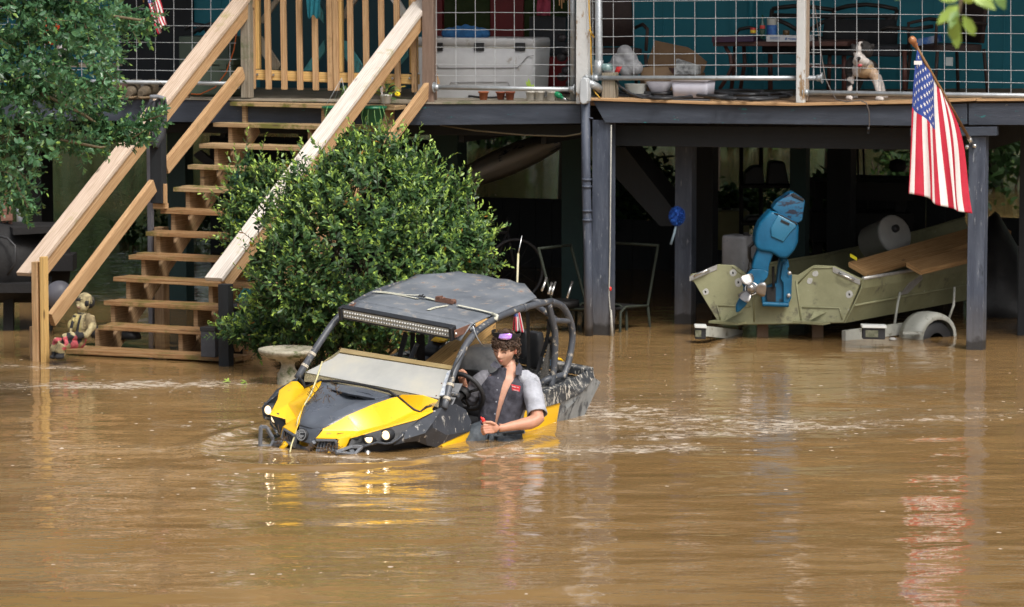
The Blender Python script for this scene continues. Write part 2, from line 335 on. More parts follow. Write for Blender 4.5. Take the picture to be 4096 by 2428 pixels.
# ================================================================== WATER
def water():
    x0, x1, y0, y1 = -8.0, 8.0, 15.0, 36.0; dx, dy = .055, .038
    nx, ny = int((x1-x0)/dx)+1, int((y1-y0)/dy)+1
    X, Y = np.meshgrid(np.linspace(x0, x1, nx), np.linspace(y0, y1, ny), indexing='ij')
    Z = np.zeros_like(X); r = np.random.default_rng(3)
    for k in range(46):                       # ripples of many lengths, crests mostly across the view
        lam = .20*(1.072**k)**1.0; lam = min(lam, 4.5)
        th = r.normal(pi/2+.10, .38); kk = 2*pi/lam
        amp = .0009*lam**.80 if lam < 1.4 else .0012
        Z += amp*np.sin(kk*(X*cos(th)+Y*sin(th))+r.uniform(0, 6.28)+.7*np.sin(.9*X+.5*Y+k))
    calm = np.clip((Y-24.5)/5, 0, 1); Z *= 1-.6*calm
    c = CO+CF*(-.9)                            # bow wave and wake of the vehicle
    A = (X-c.x)*CF.x+(Y-c.y)*CF.y; B = (X-c.x)*CL.x+(Y-c.y)*CL.y
    rr = np.sqrt((A/1.5)**2+(B/.95)**2)
    Z += .016*np.exp(-((rr-1.12)/.16)**2)*np.cos((rr-1.1)*16)
    ed = np.clip(np.minimum.reduce([X-x0, x1-X, Y-y0, y1-Y])/1.2, 0, 1); Z *= ed
    # foam: strength per vertex
    Fm = np.exp(-((rr-1.03)/.10)**2)*.8*(A > -2.6)
    for a, b, wd, s in foamlines:
        pts = [G(*p) for p in (a, b)]; ax, ay = pts[0].x, pts[0].y; bx, by = pts[1].x, pts[1].y
        L2 = (bx-ax)**2+(by-ay)**2; tt = np.clip(((X-ax)*(bx-ax)+(Y-ay)*(by-ay))/L2, 0, 1)
        d = np.hypot(X-ax-tt*(bx-ax), Y-ay-tt*(by-ay)); Fm = np.maximum(Fm, s*np.exp(-(d/wd)**2))
    vs = np.stack([X, Y, Z], -1).reshape(-1, 3)
    idx = np.arange(nx*ny).reshape(nx, ny)
    q = np.stack([idx[:-1, :-1], idx[1:, :-1], idx[1:, 1:], idx[:-1, 1:]], -1).reshape(-1, 4)
    big = [(-150, -20), (x0, -20), (x1, -20), (150, -20)]
    xs = [-150, x0, x1, 150]; ys = [-30, y0, y1, 260]; off = len(vs); ex = []; eq = []
    for i in range(4):
        for j in range(4): ex.append((xs[i], ys[j], 0))
    for i in range(3):
        for j in range(3):
            if (i, j) != (1, 1): eq.append((off+i*4+j, off+(i+1)*4+j, off+(i+1)*4+j+1, off+i*4+j+1))
    vs = np.vstack([vs, np.array(ex)]); q = np.vstack([q, np.array(eq)])
    me = bpy.data.meshes.new('water'); me.vertices.add(len(vs)); me.vertices.foreach_set('co', vs.ravel())
    me.loops.add(len(q)*4); me.loops.foreach_set('vertex_index', q.ravel().astype(np.int32)); me.polygons.add(len(q))
    me.polygons.foreach_set('loop_start', np.arange(0, len(q)*4, 4, dtype=np.int32)); me.polygons.foreach_set('loop_total', np.full(len(q), 4, np.int32))
    me.update(); me.polygons.foreach_set('use_smooth', np.ones(len(q), bool))
    at = me.attributes.new('foam', 'FLOAT', 'POINT'); at.data.foreach_set('value', np.concatenate([Fm.ravel(), np.zeros(16)]))
    m, t, b, out = nodes('muddy_flood_water')
    tc = N(t, 'ShaderNodeTexCoord'); at = N(t, 'ShaderNodeAttribute'); at.attribute_name = 'foam'
    def noise(scale, st, det=4, ro=.55, dist=0):
        mp = N(t, 'ShaderNodeMapping'); t.links.new(tc.outputs['Object'], mp.inputs[0]); mp.inputs['Scale'].default_value = st
        n = N(t, 'ShaderNodeTexNoise', ins={'Scale': scale, 'Detail': det, 'Roughness': ro, 'Distortion': dist}); t.links.new(mp.outputs[0], n.inputs['Vector']); return n.outputs[0]
    mud = ramp(t, noise(.5, (1, 1, 1), 5), [(.3, (.215, .126, .048)), (.5, (.258, .155, .061)), (.7, (.305, .19, .08))])
    churn = N(t, 'ShaderNodeMath', operation='MULTIPLY', ins={1: .55}); t.links.new(at.outputs['Fac'], churn.inputs[0]); cn2 = N(t, 'ShaderNodeMath', operation='MULTIPLY'); t.links.new(churn.outputs[0], cn2.inputs[0]); cm = N(t, 'ShaderNodeMapRange', ins={'From Min': .42, 'From Max': .62}); t.links.new(noise(4, (1, 2, 1), 6, .7, .5), cm.inputs[0]); t.links.new(cm.outputs[0], cn2.inputs[1]); mud = mixc(t, cn2.outputs[0], mud, (.42, .33, .21))
    fn0 = noise(7, (1, 1.5, 1), 8, .8, .8); fl0 = noise(1.3, (.6, 1, 1), 3, .6, .4)
    fa = N(t, 'ShaderNodeMath', operation='MULTIPLY_ADD', ins={1: .32, 2: -.16}); t.links.new(fl0, fa.inputs[0]); fb = N(t, 'ShaderNodeMath', operation='ADD'); t.links.new(fn0, fb.inputs[0]); t.links.new(fa.outputs[0], fb.inputs[1]); fn = fb.outputs[0]
    # foam where mask beats the noise
    th = N(t, 'ShaderNodeMath', operation='MULTIPLY_ADD', ins={1: .27, 2: -.02}); t.links.new(at.outputs['Fac'], th.inputs[0])
    ad = N(t, 'ShaderNodeMath', operation='ADD'); t.links.new(fn, ad.inputs[0]); t.links.new(th.outputs[0], ad.inputs[1])
    fm = N(t, 'ShaderNodeMapRange', ins={'From Min': .71, 'From Max': .84}); t.links.new(ad.outputs[0], fm.inputs[0])
    # bubbles
    vo = N(t, 'ShaderNodeTexVoronoi', ins={'Scale': 13}); t.links.new(tc.outputs['Object'], vo.inputs['Vector'])
    sc3 = N(t, 'ShaderNodeSeparateColor'); t.links.new(vo.outputs['Color'], sc3.inputs[0])
    a2 = N(t, 'ShaderNodeMath', operation='MULTIPLY_ADD', ins={1: .38, 2: 0.006}); t.links.new(at.outputs['Fac'], a2.inputs[0])
    gt = N(t, 'ShaderNodeMath', operation='LESS_THAN'); t.links.new(sc3.outputs[0], gt.inputs[0]); t.links.new(a2.outputs[0], gt.inputs[1])
    rs = N(t, 'ShaderNodeMath', operation='MULTIPLY_ADD', ins={1: .16, 2: .06}); t.links.new(sc3.outputs[1], rs.inputs[0])
    lt = N(t, 'ShaderNodeMath', operation='LESS_THAN'); t.links.new(vo.outputs['Distance'], lt.inputs[0]); t.links.new(rs.outputs[0], lt.inputs[1])
    bb = N(t, 'ShaderNodeMath', operation='MULTIPLY'); t.links.new(gt.outputs[0], bb.inputs[0]); t.links.new(lt.outputs[0], bb.inputs[1])
    mx = N(t, 'ShaderNodeMath', operation='MAXIMUM'); t.links.new(fm.outputs[0], mx.inputs[0]); t.links.new(bb.outputs[0], mx.inputs[1])
    soft = N(t, 'ShaderNodeMath', operation='MULTIPLY', ins={1: .8}); t.links.new(mx.outputs[0], soft.inputs[0])
    c = mixc(t, soft.outputs[0], mud, (.66, .60, .52))
    t.links.new(c, b.inputs['Base Color'])
    b.inputs['IOR'].default_value = 1.45; b.inputs['Specular IOR Level'].default_value = .5
    ro = N(t, 'ShaderNodeMapRange', ins={'To Min': .03, 'To Max': .6}); t.links.new(mx.outputs[0], ro.inputs[0]); t.links.new(ro.outputs[0], b.inputs['Roughness'])
    h1 = noise(5.5, (.8, 1.9, 1), 3, .5, .5); h2 = noise(1.1, (1, 1.6, 1), 3)
    b1 = N(t, 'ShaderNodeBump', ins={'Strength': .6, 'Distance': .0065}); t.links.new(h1, b1.inputs['Height'])
    b2 = N(t, 'ShaderNodeBump', ins={'Strength': .3, 'Distance': .025}); t.links.new(h2, b2.inputs['Height']); t.links.new(b1.outputs[0], b2.inputs['Normal'])
    t.links.new(b2.outputs[0], b.inputs['Normal'])
    o = bpy.data.objects.new('water', me); sc.collection.objects.link(o); me.materials.append(m); o['kind'] = 'structure'; o['label'] = 'brown muddy flood water rippling round the vehicle and under the house'
foamlines = [((2150, 1800), (2750, 1790), .35, 1.0), ((2350, 1650), (3000, 1700), 1.1, .9), ((2450, 1620), (4096, 1640), .9, .5), ((2600, 1750), (3500, 1705), .40, .95), ((3400, 1700), (4096, 1655), .3, .85), ((2500, 1600), (2800, 1570), .3, .6),
             ((2400, 1540), (2900, 1560), .7, .45), ((3000, 1560), (4096, 1600), .8, .35), ((0, 1545), (900, 1535), .5, .9), ((0, 1460), (300, 1475), .3, .7), ((0, 1500), (800, 1590), .9, .35), ((900, 1560), (1100, 1600), .5, .3),
             ((300, 1790), (1050, 1800), .22, .8), ((980, 1770), (1080, 1800), .25, 1.0), ((700, 1700), (900, 1690), .3, .6), ((50, 1850), (1000, 1900), .6, .35), ((600, 1960), (1050, 1965), .25, .5), ((100, 1950), (700, 1990), .5, .3),
             ((1080, 1812), (1500, 1835), .12, 1.0), ((1500, 1840), (2300, 1815), .16, .9), ((2800, 1440), (4000, 1480), .8, .22), ((2600, 1950), (3000, 1960), .3, .3), ((300, 2270), (1400, 2290), .5, .2)]
water()
mb = MB(); mb.box((0, 110, -1.6), (160, 0, 0), (0, 150, 0), (0, 0, .2))
solo('river_bed', 'brown mud under the flood water', None, mb, mat('mud', [(.12, .08, .04), (.16, .11, .06)], .5, .9), kind='structure')
# far bank
mb = MB(); rows = []
for j, yy in enumerate([84, 88, 93, 100, 115, 140, 180]):
    rows.append([V((x, yy+2*sin(x*.13), [-.6, .25, .9, 1.6, 3, 5, 7][j]+.3*sin(x*.3+j))) for x in np.linspace(-90, 90, 40)])
mb.grid(rows)
solo('far_bank', 'far river bank with leaf litter behind the trees', None, mb, mat('bank_earth', [(.05, .045, .02), (.09, .08, .035), (.05, .08, .02)], .6, .95, bump=.5, bscale=3), kind='structure')
# ================================================================== FOLIAGE
def leaf_mesh(name, Pp, D, Nn, L, W, tone, mt, parent=None, brown=None):
    """Pp base points, D leaf directions, Nn rough normals, L/W sizes"""
    n = len(Pp); D = D/np.linalg.norm(D, axis=1, keepdims=True)
    S = np.cross(D, Nn); S /= np.linalg.norm(S, axis=1, keepdims=True)+1e-9; U = np.cross(S, D)
    L = L[:, None]; W = W[:, None]; fold = .22
    v = np.stack([Pp, Pp+D*L*.32+S*W*.46+U*W*fold, Pp+D*L*.72+S*W*.40+U*W*fold*.8, Pp+D*L*1.0-U*L*.06, Pp+D*L*.72-S*W*.40+U*W*fold*.8, Pp+D*L*.32-S*W*.46+U*W*fold, Pp+D*L*.5], 1).reshape(-1, 3)
    b = (np.arange(n)*7)[:, None]
    q = np.concatenate([b+np.array([[0, 1, 2, 6]]), b+np.array([[6, 2, 3, 4]]), b+np.array([[0, 6, 4, 5]])], 0)
    me = bpy.data.meshes.new(name); me.vertices.add(len(v)); me.vertices.foreach_set('co', v.astype(np.float32).ravel())
    me.loops.add(len(q)*4); me.loops.foreach_set('vertex_index', q.ravel().astype(np.int32)); me.polygons.add(len(q))
    me.polygons.foreach_set('loop_start', np.arange(0, len(q)*4, 4, dtype=np.int32)); me.polygons.foreach_set('loop_total', np.full(len(q), 4, np.int32)); me.update()
    at = me.color_attributes.new('tone', 'FLOAT_COLOR', 'POINT'); br = brown if brown is not None else np.zeros(n)
    col = np.stack([np.clip(tone, 0, 1), br, np.zeros(n), np.ones(n)], 1); at.data.foreach_set('color', np.repeat(col, 7, axis=0).astype(np.float32).ravel())
    return link_mesh(name, me, mt, parent)
def shoots(base, dirs, length, nper, L, W, r, tipbias=.75, spread=.9):
    """leaf whorls along shoots"""
    P_, D_, N_, L_, W_, T_ = [], [], [], [], [], []
    n = len(base)
    dirs = dirs/np.linalg.norm(dirs, axis=1, keepdims=True)
    a = np.cross(dirs, r.normal(size=(n, 3))); a /= np.linalg.norm(a, axis=1, keepdims=True); b = np.cross(dirs, a)
    for k in range(nper):
        f = k/(nper-1); ang = k*2.4+r.uniform(0, 6.28, n); side = a*np.cos(ang)[:, None]+b*np.sin(ang)[:, None]
        up = .35+1.0*f**2
        d = side*spread+dirs*up+r.normal(size=(n, 3))*.15
        P_.append(base+dirs*(length*f)[:, None]); D_.append(d); N_.append(dirs+r.normal(size=(n, 3))*.35)
        s = (1-.45*f**3)*r.uniform(.75, 1.15, n); L_.append(L*s); W_.append(W*s); T_.append(np.clip(r.normal(.28, .16, n)+tipbias*f**3*r.uniform(.2, 1.2, n), 0, 1))
    return [np.concatenate(x) for x in (P_, D_, N_, L_, W_, T_)]
LEAF1 = leafmat('bush_leaf', (.024, .066, .030), (.10, .20, .065), (.44, .62, .11), .42)
LEAF2 = leafmat('tree_leaf', (.04, .11, .055), (.11, .25, .11), (.32, .48, .09), .30)
LEAF3 = leafmat('bank_leaf', (.012, .035, .010), (.05, .12, .028), (.16, .28, .04), .6)
BARK = mat('bark', [(.05, .04, .028), (.11, .09, .065)], 20, .9, bump=.6, bscale=60)
TWIG = mat('twig_bark', [(.10, .075, .04), (.18, .14, .08)], 20, .8)
def a3(v): return np.array([v.x, v.y, v.z])
# --- big bush in front of the stairs
def bush():
    r = np.random.default_rng(11); c0 = G(1420, 1440); t = thing('leafy_bush', 'big dense evergreen bush with lime green shoot tips beside the wooden stairs', 'bush', c0)
    Zc = 28.4; S = FPX/Zc
    blobs = [(1440, 1060, 370, 320, 0), (1465, 850, 215, 210, .1), (1270, 890, 130, 160, .05), (1050, 820, 85, 110, -1.8), (1000, 790, 55, 100, -1.8), (1290, 720, 45, 70, -2.5), (1410, 675, 50, 80, .1), (1690, 940, 190, 200, 0), (1600, 760, 80, 130, 0), (1690, 790, 55, 110, 0), (1830, 1010, 110, 110, .1), (1885, 1030, 50, 80, .1), (1190, 1120, 140, 210, .1), (1300, 1280, 270, 130, -.45), (1660, 1130, 220, 200, 0), (1050, 1000, 90, 110, -1.8), (1500, 650, 45, 80, .1), (1600, 1290, 250, 130, -.1), (1150, 1290, 140, 90, -.6), (975, 900, 55, 70, -1.8), (1820, 880, 55, 100, 0), (1030, 1340, 100, 50, -.5), (1195, 705, 26, 40, .1), (1085, 850, 22, 34, -.2), (1030, 905, 18, 26, -.3), (1150, 760, 40, 60, -2.1), (1130, 950, 90, 90, -1.9), (1340, 680, 30, 50, .1)]
    Ps, Ds = [], []; area = []
    C3 = [a3(P(x, y, Zc-d)) for x, y, rx, ry, d in blobs]; RX = [b[2]/S for b in blobs]; RY = [b[3]/S for b in blobs]
    for i, bl in enumerate(blobs):
        nn = int(560*RX[i]*RY[i]/.3)+(90 if bl[2] > 60 else 30 if bl[2] > 30 else 3)
        u = r.normal(size=(nn, 3)); u /= np.linalg.norm(u, axis=1, keepdims=True); u = u[(u[:, 1] < .55)]; thin = .22 if bl[4] < -.5 else 1
        rad = np.array([RX[i], min(RX[i], .55)*thin, RY[i]]); k = r.uniform(.62, .97, len(u))[:, None]
        p = C3[i]+u*rad*k; keep = np.ones(len(p), bool)
        for j in range(len(blobs)):
            if j != i:
                q = (p-C3[j])/np.array([RX[j], min(RX[j], .55), RY[j]]); keep &= (np.linalg.norm(q, axis=1) > .62)
        keep &= p[:, 2] > .02
        Ps.append(p[keep]); d = u[keep]*.9+np.array([0, -.1, .95])+r.normal(size=(keep.sum(), 3))*.35; Ds.append(d)
    B = np.concatenate(Ps); Dd = np.concatenate(Ds); ln = r.uniform(.09, .30, len(B))*np.where((r.uniform(size=len(B)) < .28) & (B[:, 2] > .7), 1.45, 1)
    sh = shoots(B, Dd, ln, 15, .066, .027, r, .95)
    brown = (r.uniform(size=len(sh[0])) < .006)*1.0
    leaf_mesh('foliage', sh[0], sh[1], sh[2], sh[3], sh[4], sh[5], LEAF1, t, brown)
    mb = MB()
    for i in range(0, len(B), 3):
        d = V(Dd[i]).normalized(); mb.tube([V(B[i])-d*.06, V(B[i])+d*ln[i]*.95], [.004, .002], 4, False)
    for i in range(34):
        j = r.integers(len(B)); e = V(B[j]); s = c0+V((r.uniform(-.35, .35), r.uniform(-.2, .2), -.1)); m_ = s.lerp(e, .5)+V((r.uniform(-.1, .1), r.uniform(-.1, .1), .12))
        mb.tube([s, m_, e], [.014, .01, .004], 5, False)
    obj('branch', mb, BARK, t)
bush()
# --- overhanging tree, left
def near_tree():
    r = np.random.default_rng(5); Zt = 25.5; S = FPX/Zt
    base = P(-700, 1500, Zt+.3); base.z = -.3
    t = thing('overhanging_tree', 'small-leaved tree whose green branches hang over the left of the picture', 'tree', base)
    poly = [(-900, -900), (420, -900), (500, -300), (400, -60), (480, 40), (560, 100), (540, 150), (470, 130), (430, 250), (450, 340), (470, 420), (410, 400), (330, 420), (300, 480), (420, 560), (330, 620), (230, 600), (160, 660), (110, 800), (-900, 900)]
    def inside(x, y):
        c = False; j = len(poly)-1
        for i in range(len(poly)):
            (xi, yi), (xj, yj) = poly[i], poly[j]
            if (yi > y) != (yj > y) and x < (xj-xi)*(y-yi)/(yj-yi)+xi: c = not c
            j = i
        return c
    tw = []; mb = MB()
    def twig(px, py, dz, dpx, dpy, n=1, L=.16):
        tw.append((a3(P(px, py, Zt-dz)), np.array([dpx, r.normal(0, .5), -dpy]), L))
    for k in range(7600):
        x = r.uniform(-900, 640); y = r.uniform(-900, 880)
        if not inside(x+r.normal(0, 14), y+r.normal(0, 14)): continue
        if sin(x*.021+1)*sin(y*.024+x*.006) > .60: continue
        if r.uniform() < .3 and y > 420: continue
        twig(x, y, r.uniform(-.7, .7), r.uniform(-.2, 1), r.uniform(-.4, .9), 1, r.uniform(.09, .2))
    limbs = [[(-700, 500), (0, 290), (180, 380), (330, 455), (440, 530), (560, 540)], [(-300, 100), (200, 20), (420, 60), (560, 80), (620, 75)], [(-600, 500), (60, 600), (250, 560), (400, 590), (440, 585)], [(-700, 500), (-200, 600), (60, 720), (110, 830)], [(-300, 100), (100, 150), (300, 130), (330, 115)], [(-500, 200), (250, -100), (330, 60), (360, 180)], [(440, 530), (520, 500), (600, 475), (650, 462)], [(330, 455), (430, 430), (470, 400)], [(560, 540), (600, 500)], [(380, 490), (400, 545), (520, 560), (580, 520)],[(100,700),(60,780),(110,850)],[(0,400),(250,330),(400,370),(420,300)],[(470,60),(520,110),(600,120)]]
    for L_ in limbs:
        pts = [P(x, y, Zt+.2*sin(i*1.7)) for i, (x, y) in enumerate(L_)]
        mb.tube(pts, [.016*(1-.8*i/(len(pts)-1))+.003 if L_[0][0] < 0 else .006-.003*i/len(pts) for i in range(len(pts))], 6, False)
        for i in range(len(L_)-1):
            (xa, ya), (xb, yb) = L_[i], L_[i+1]
            if xb < -50: continue
            m = int(hypot(xb-xa, yb-ya)/7)
            for q in range(m):
                f = q/m; twig(xa+(xb-xa)*f+r.normal(0, 14), ya+(yb-ya)*f+r.normal(0, 14), r.uniform(-.08, .08), (xb-xa)/80+r.normal(0, .5), -(ya-yb)/80*1+r.normal(0, .6), 1, r.uniform(.06, .13))
    B = np.array([a[0] for a in tw]); D = np.array([a[1] for a in tw]); ln = np.array([a[2] for a in tw])
    sh = shoots(B, D, ln, 9, .058, .030, r, .5, .8)
    leaf_mesh('foliage', sh[0], sh[1], sh[2], sh[3], sh[4], sh[5]*.9+.1, LEAF2, t)
    for i in range(0, len(B), 4): d = V(D[i]).normalized(); mb.tube([V(B[i]), V(B[i])+d*ln[i]], [.003, .0015], 3, False)
    mb.tube([P(-560, 900, Zt)+V((0, 0, 0)), P(-700, 500, Zt), P(-500, 200, Zt), P(-300, 100, Zt), P(0, -300, Zt)], [.09, .08, .06, .05, .03], 8)
    obj('branch', mb, TWIG, t)
    mb = MB(); mb.tube([base, P(-660, 1200, Zt+.2), P(-560, 900, Zt), P(-640, 300, Zt), P(-560, -400, Zt), P(-500, -900, Zt)], [.16, .13, .11, .09, .06, .03], 10)
    obj('trunk', mb, BARK, t)
near_tree()
# --- twig close to the camera, top right (out of focus)
def near_twig():
    r = np.random.default_rng(9); Z = 11.0
    t = thing('leafy_twig', 'out of focus green twig hanging into the picture at top right', 'twig', P(3900, -500, Z))
    mb = MB(); mb.tube([P(3900, -500, Z), P(3860, -150, Z), P(3840, 20, Z), P(3830, 100, Z)], [.012, .008, .005, .003], 6); obj('stem', mb, TWIG, t)
    sp = [(3840, 20, -60, 50, .10), (3830, 60, -10, 110, .11), (3850, 60, 40, 60, .09), (3820, 90, 10, 90, .09), (3880, -20, 110, 60, .10), (3910, -20, 120, 20, .08), (3840, -10, -90, 10, .07), (3820, -30, -60, -20, .08), (3560, -30, 40, 30, .04), (3960, -60, 40, 60, .10), (3830, 40, -30, 60, .08), (3860, -40, 30, 50, .09)]
    B = np.array([a3(P(x, y, Z+r.uniform(-.1, .1))) for x, y, *_ in sp]); D = np.array([[dx, r.normal(0, 30), -dy] for _, _, dx, dy, _ in sp])
    Ls = np.array([s[4]*.95 for s in sp]); leaf_mesh('foliage', B, D, np.tile([0, -1., .3], (len(sp), 1))+r.normal(0, .3, (len(sp), 3)), Ls, Ls*.42, r.uniform(.6, 1, len(sp)), LEAF1, t)
near_twig()
# --- trees of the far bank and shrubs standing in the flood
def crown(t, c, R, n, L, W, r, mt, lo=.0, name='foliage'):
    k = 14; cs = c+r.normal(size=(k, 3))*np.array([R[0]*.45, R[1]*.45, R[2]*.42]); rs = r.uniform(.28, .5, k)
    ii = r.integers(0, k, n); u = r.normal(size=(n, 3)); u /= np.linalg.norm(u, axis=1, keepdims=True)
    p = cs[ii]+u*np.array(R)*rs[ii][:, None]*r.uniform(.6, 1, n)[:, None]; keep = p[:, 2] > lo
    p = p[keep]; u = u[keep]; D = u+r.normal(size=p.shape)*.6-np.array([0, 0, .3])
    tone = np.clip(.2+.4*(u[:, 2]*.5+.5)*0+r.normal(.15, .2, len(p)), 0, 1)
    leaf_mesh(name, p, D, u+np.array([0, 0, .6]), np.full(len(p), L)*r.uniform(.6, 1.3, len(p)), np.full(len(p), W)*r.uniform(.6, 1.3, len(p)), tone, mt, t)
def far_trees():
    r = np.random.default_rng(21)
    kinds = [('tall spreading', 10, 5), ('slim', 11, 3.2), ('low bushy', 7, 4.5)]
    wh = ['at the far left', 'second from the left', 'third from the left', 'left of the middle', 'near the middle', 'right of the middle', 'third from the right', 'second from the right', 'at the far right']
    for i in range(9):
        x = -26+i*7.0+r.uniform(-1, 1); y = 88+r.uniform(-2, 6); kd, h, R = kinds[i % 3]
        t = thing('bank_tree', '%s green tree on the far river bank behind the house, %s' % (kd, wh[i]), 'tree', (x, y, 0), 'trees on the far bank')
        mb = MB(); mb.tube([(x, y, -.5), (x+.2, y, h*.4), (x-.2, y, h*.9)], [.3, .22, .08], 8)
        for q in range(5): a = r.uniform(0, 6.28); mb.tube([(x, y, h*(.3+.1*q)), (x+cos(a)*R*.5, y+sin(a)*R*.5, h*(.5+.1*q))], [.1, .03], 5)
        obj('trunk', mb, BARK, t)
        crown(t, np.array([x, y, h*.58]), (R, R, h*.5), 5200, .34, .2, r, LEAF3, .5)
    spots = [(2575, 870, 34.5+4, .75, 1.25, 'glossy leafed shrub rising behind the dark ramp under the house', 2600), (1960, 760, 60, 1.6, 2.6, 'dim green shrub beyond the far water between dark posts', 1500), (2890, 830, 41, .65, .42, 'low fern like shrub behind the pale tank', 900), (3540, 900, 46, 1.3, 2.6, 'broad leafed shrub seen behind the workbench', 1800), (4010, 760, 50, 1.2, 2.6, 'dark shrub seen right of the flag post', 1600), (3290, 930, 38, .35, 1.2, 'pale fern like shrub in the gap right of the outboard motor', 700), (690, 1000, 41, .5, .28, 'small bright green plant in the water behind the stair posts', 260), (1110, 560, 66, 1.3, 1.2, 'sunlit green shrub seen between the top stair treads', 900), (2850, 560, 60, 1.6, 1.2, 'hanging green foliage seen above the far water', 700)]
    for px, py, Z, R, h, lab, n in spots:
        c = P(px, py, Z); c.z = max(c.z, h*.4) if py < 800 and h > 1 else max(c.z, .12)
        t = thing('bank_shrub', lab, 'shrub', (c.x, c.y, 0), 'shrubs standing in the flood')
        mb = MB()
        for q in range(5): mb.tube([(c.x+.05*q-.1, c.y, -.3), (c.x+r.uniform(-R, R)*.6, c.y+r.uniform(-.3, .3), c.z+h*.2)], [.02, .008], 5)
        obj('stem', mb, BARK, t)
        crown(t, a3(c), (R, R*.7, h*.62), n, .13 if Z < 50 else .2, .07 if Z < 50 else .11, r, LEAF3, .02)
far_trees()
def far_wood():
    r = np.random.default_rng(77); n = 46000
    x = r.uniform(-75, 75, n); h = 9.5+3.5*np.sin(x*.21)+2*np.sin(x*.53+1); z = r.uniform(0, 1, n)**.8*h; y = 84+z*.25+1.3*np.sin(x*.9+z)+1.0*np.sin(z*1.7+x*.4)+r.normal(0, .5, n)
    D = r.normal(size=(n, 3)); o = leaf_mesh('far_wood', np.stack([x, y, z+.1], 1), D, np.tile([0, -1., .7], (n, 1))+r.normal(0, .4, (n, 3)), r.uniform(.4, .8, n), r.uniform(.25, .45, n), np.clip(r.normal(.22, .2, n), 0, 1), LEAF3)
    tagp(o, 'dense green wood lining the far bank of the flood', 'woods', None, 'stuff')
far_wood()
def shade_canopy():  # unseen crowns added to keep sky light off the far water
    r = np.random.default_rng(99)
    for i, (px, Z, R, h, lab) in enumerate(((125, 58, 5.5, 8, 'unseen shade tree added behind the smoker, farther of the two there'), (715, 62, 6, 8.5, 'shade tree added behind the left handrail, its crown above the picture'), (2290, 56, 6, 8, 'unseen shade tree added behind the dark post next to the main post, farther of the two there'), (3345, 60, 6, 8, 'unseen shade tree added behind the workbench, farther of the two there'), (4300, 56, 5.5, 8, 'shade tree added beyond the right edge post, its crown above the picture'), (-900, 66, 6, 9, 'unseen shade tree added beyond the left edge of the picture'), (130, 45, 5, 7.4, 'unseen shade tree added behind the smoker, nearer of the two there'), (1780, 46, 5, 7.4, 'unseen shade tree added behind the thick green post left of the main post'), (2806, 45, 5, 7.4, 'unseen shade tree added behind the black post left of the boat'), (3350, 47, 5, 7.4, 'unseen shade tree added behind the workbench, nearer of the two there'), (2290, 44, 5, 7.4, 'unseen shade tree added behind the dark post next to the main post, nearer of the two there'), (-1500, 50, 6, 7.8, 'unseen shade tree added left of the picture beside the smoker'), (4600, 47, 5, 7.4, 'unseen shade tree added right of the picture beyond the porch end'))):
        c = P(px, 700, Z); t = thing('shade_tree', lab, 'tree', (c.x, c.y, 0), 'unseen trees added to shade the far water'); mb = MB(); mb.tube([(c.x, c.y, -.5), (c.x+.1, c.y, 3), (c.x, c.y, h)], [.22, .18, .08], 8)
        for q in range(5): a = r.uniform(0, 6.28); mb.tube([(c.x, c.y, 4.2+.4*q), (c.x+cos(a)*R*.6, c.y+sin(a)*R*.6, 6+.6*q)], [.09, .03], 5)
        obj('trunk', mb, BARK, t); crown(t, np.array([c.x, c.y, h]), (R, R*1.5, 2.4), 3600, .5, .32, r, LEAF3, 4.0)
shade_canopy()
print('B done')
# ================================================================== HOUSE ON STILTS
def fp(name, pts, v, thick, mt, parent, bevel=.004, label=None):
    """a flat-sided timber: outline measured on the facade plane at offset v, given its own thickness"""
    q = [hp(x, y, v) for x, y in pts]; mb = MB(); u0 = random.random()*5
    n = len(q); A = q; B = [p-HV*thick for p in q]
    xs = [p.dot(HU) for p in q]; zs = [p.z for p in q]; vert = (max(zs)-min(zs)) > (max(xs)-min(xs))
    def uv(p, k=0): a, b = p.dot(HU), p.z; return ((b, a+u0+k) if vert else (a, b+u0+k))
    mb.add(A+B, [list(range(n))[::-1], list(range(n, 2*n))]+[(i, (i+1) % n, n+(i+1) % n, n+i) for i in range(n)],
           [[uv(p) for p in A][::-1], [uv(p) for p in B]]+[[uv(A[i]), uv(A[(i+1) % n]), uv(B[(i+1) % n], .1), uv(B[i], .1)] for i in range(n)])
    return obj(name, mb, mt, parent, bevel=bevel, label=label)
def post(name, x0, x1, yt, yb, v, mt, parent, depth=None, label=None):
    a, b = hp(x0, yb, v), hp(x1, yb, v); top = hp(x0, yt, v).z; wdt = (b-a).length; c = (a+b)/2; c.z = (a.z+top)/2
    mb = MB(); mb.box(c-HV*(depth or wdt)/2, HU*wdt/2, HV*(depth or wdt)/2, V((0, 0, (top-a.z)/2)))
    return obj(name, mb, mt, parent, bevel=.006, label=label)
house = thing('stilt_house', 'teal house raised on dark timber stilts above the flood with a wire railed porch', 'house', HW(0, 0, 0))
mb = MB()
for i in range(18):
    v = -.075-i*.145; mb.beam(HW(-9, v, DZ(-9)-.019), HW(.71, v, DZ(.71)-.019), .136, .038)
obj('deck_boards', mb, GREYW, house, bevel=.003)
mb = MB()
for i in range(18):
    v = -.075-i*.145; mb.beam(HW(.72, v, DZ(.73)-.019), HW(9, v, DZ(9)-.019), .136, .038)
obj('deck_boards', mb, wood('brown_deck_wood', (.15, .09, .05), (.24, .15, .09), (.33, .23, .14), (.10, .08, .05), amt=(.5, .7)), house, bevel=.003)
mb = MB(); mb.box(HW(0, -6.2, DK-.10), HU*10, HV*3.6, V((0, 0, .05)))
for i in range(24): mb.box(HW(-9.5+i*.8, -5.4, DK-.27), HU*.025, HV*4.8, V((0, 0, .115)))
obj('floor_frame', mb, DARK, house)
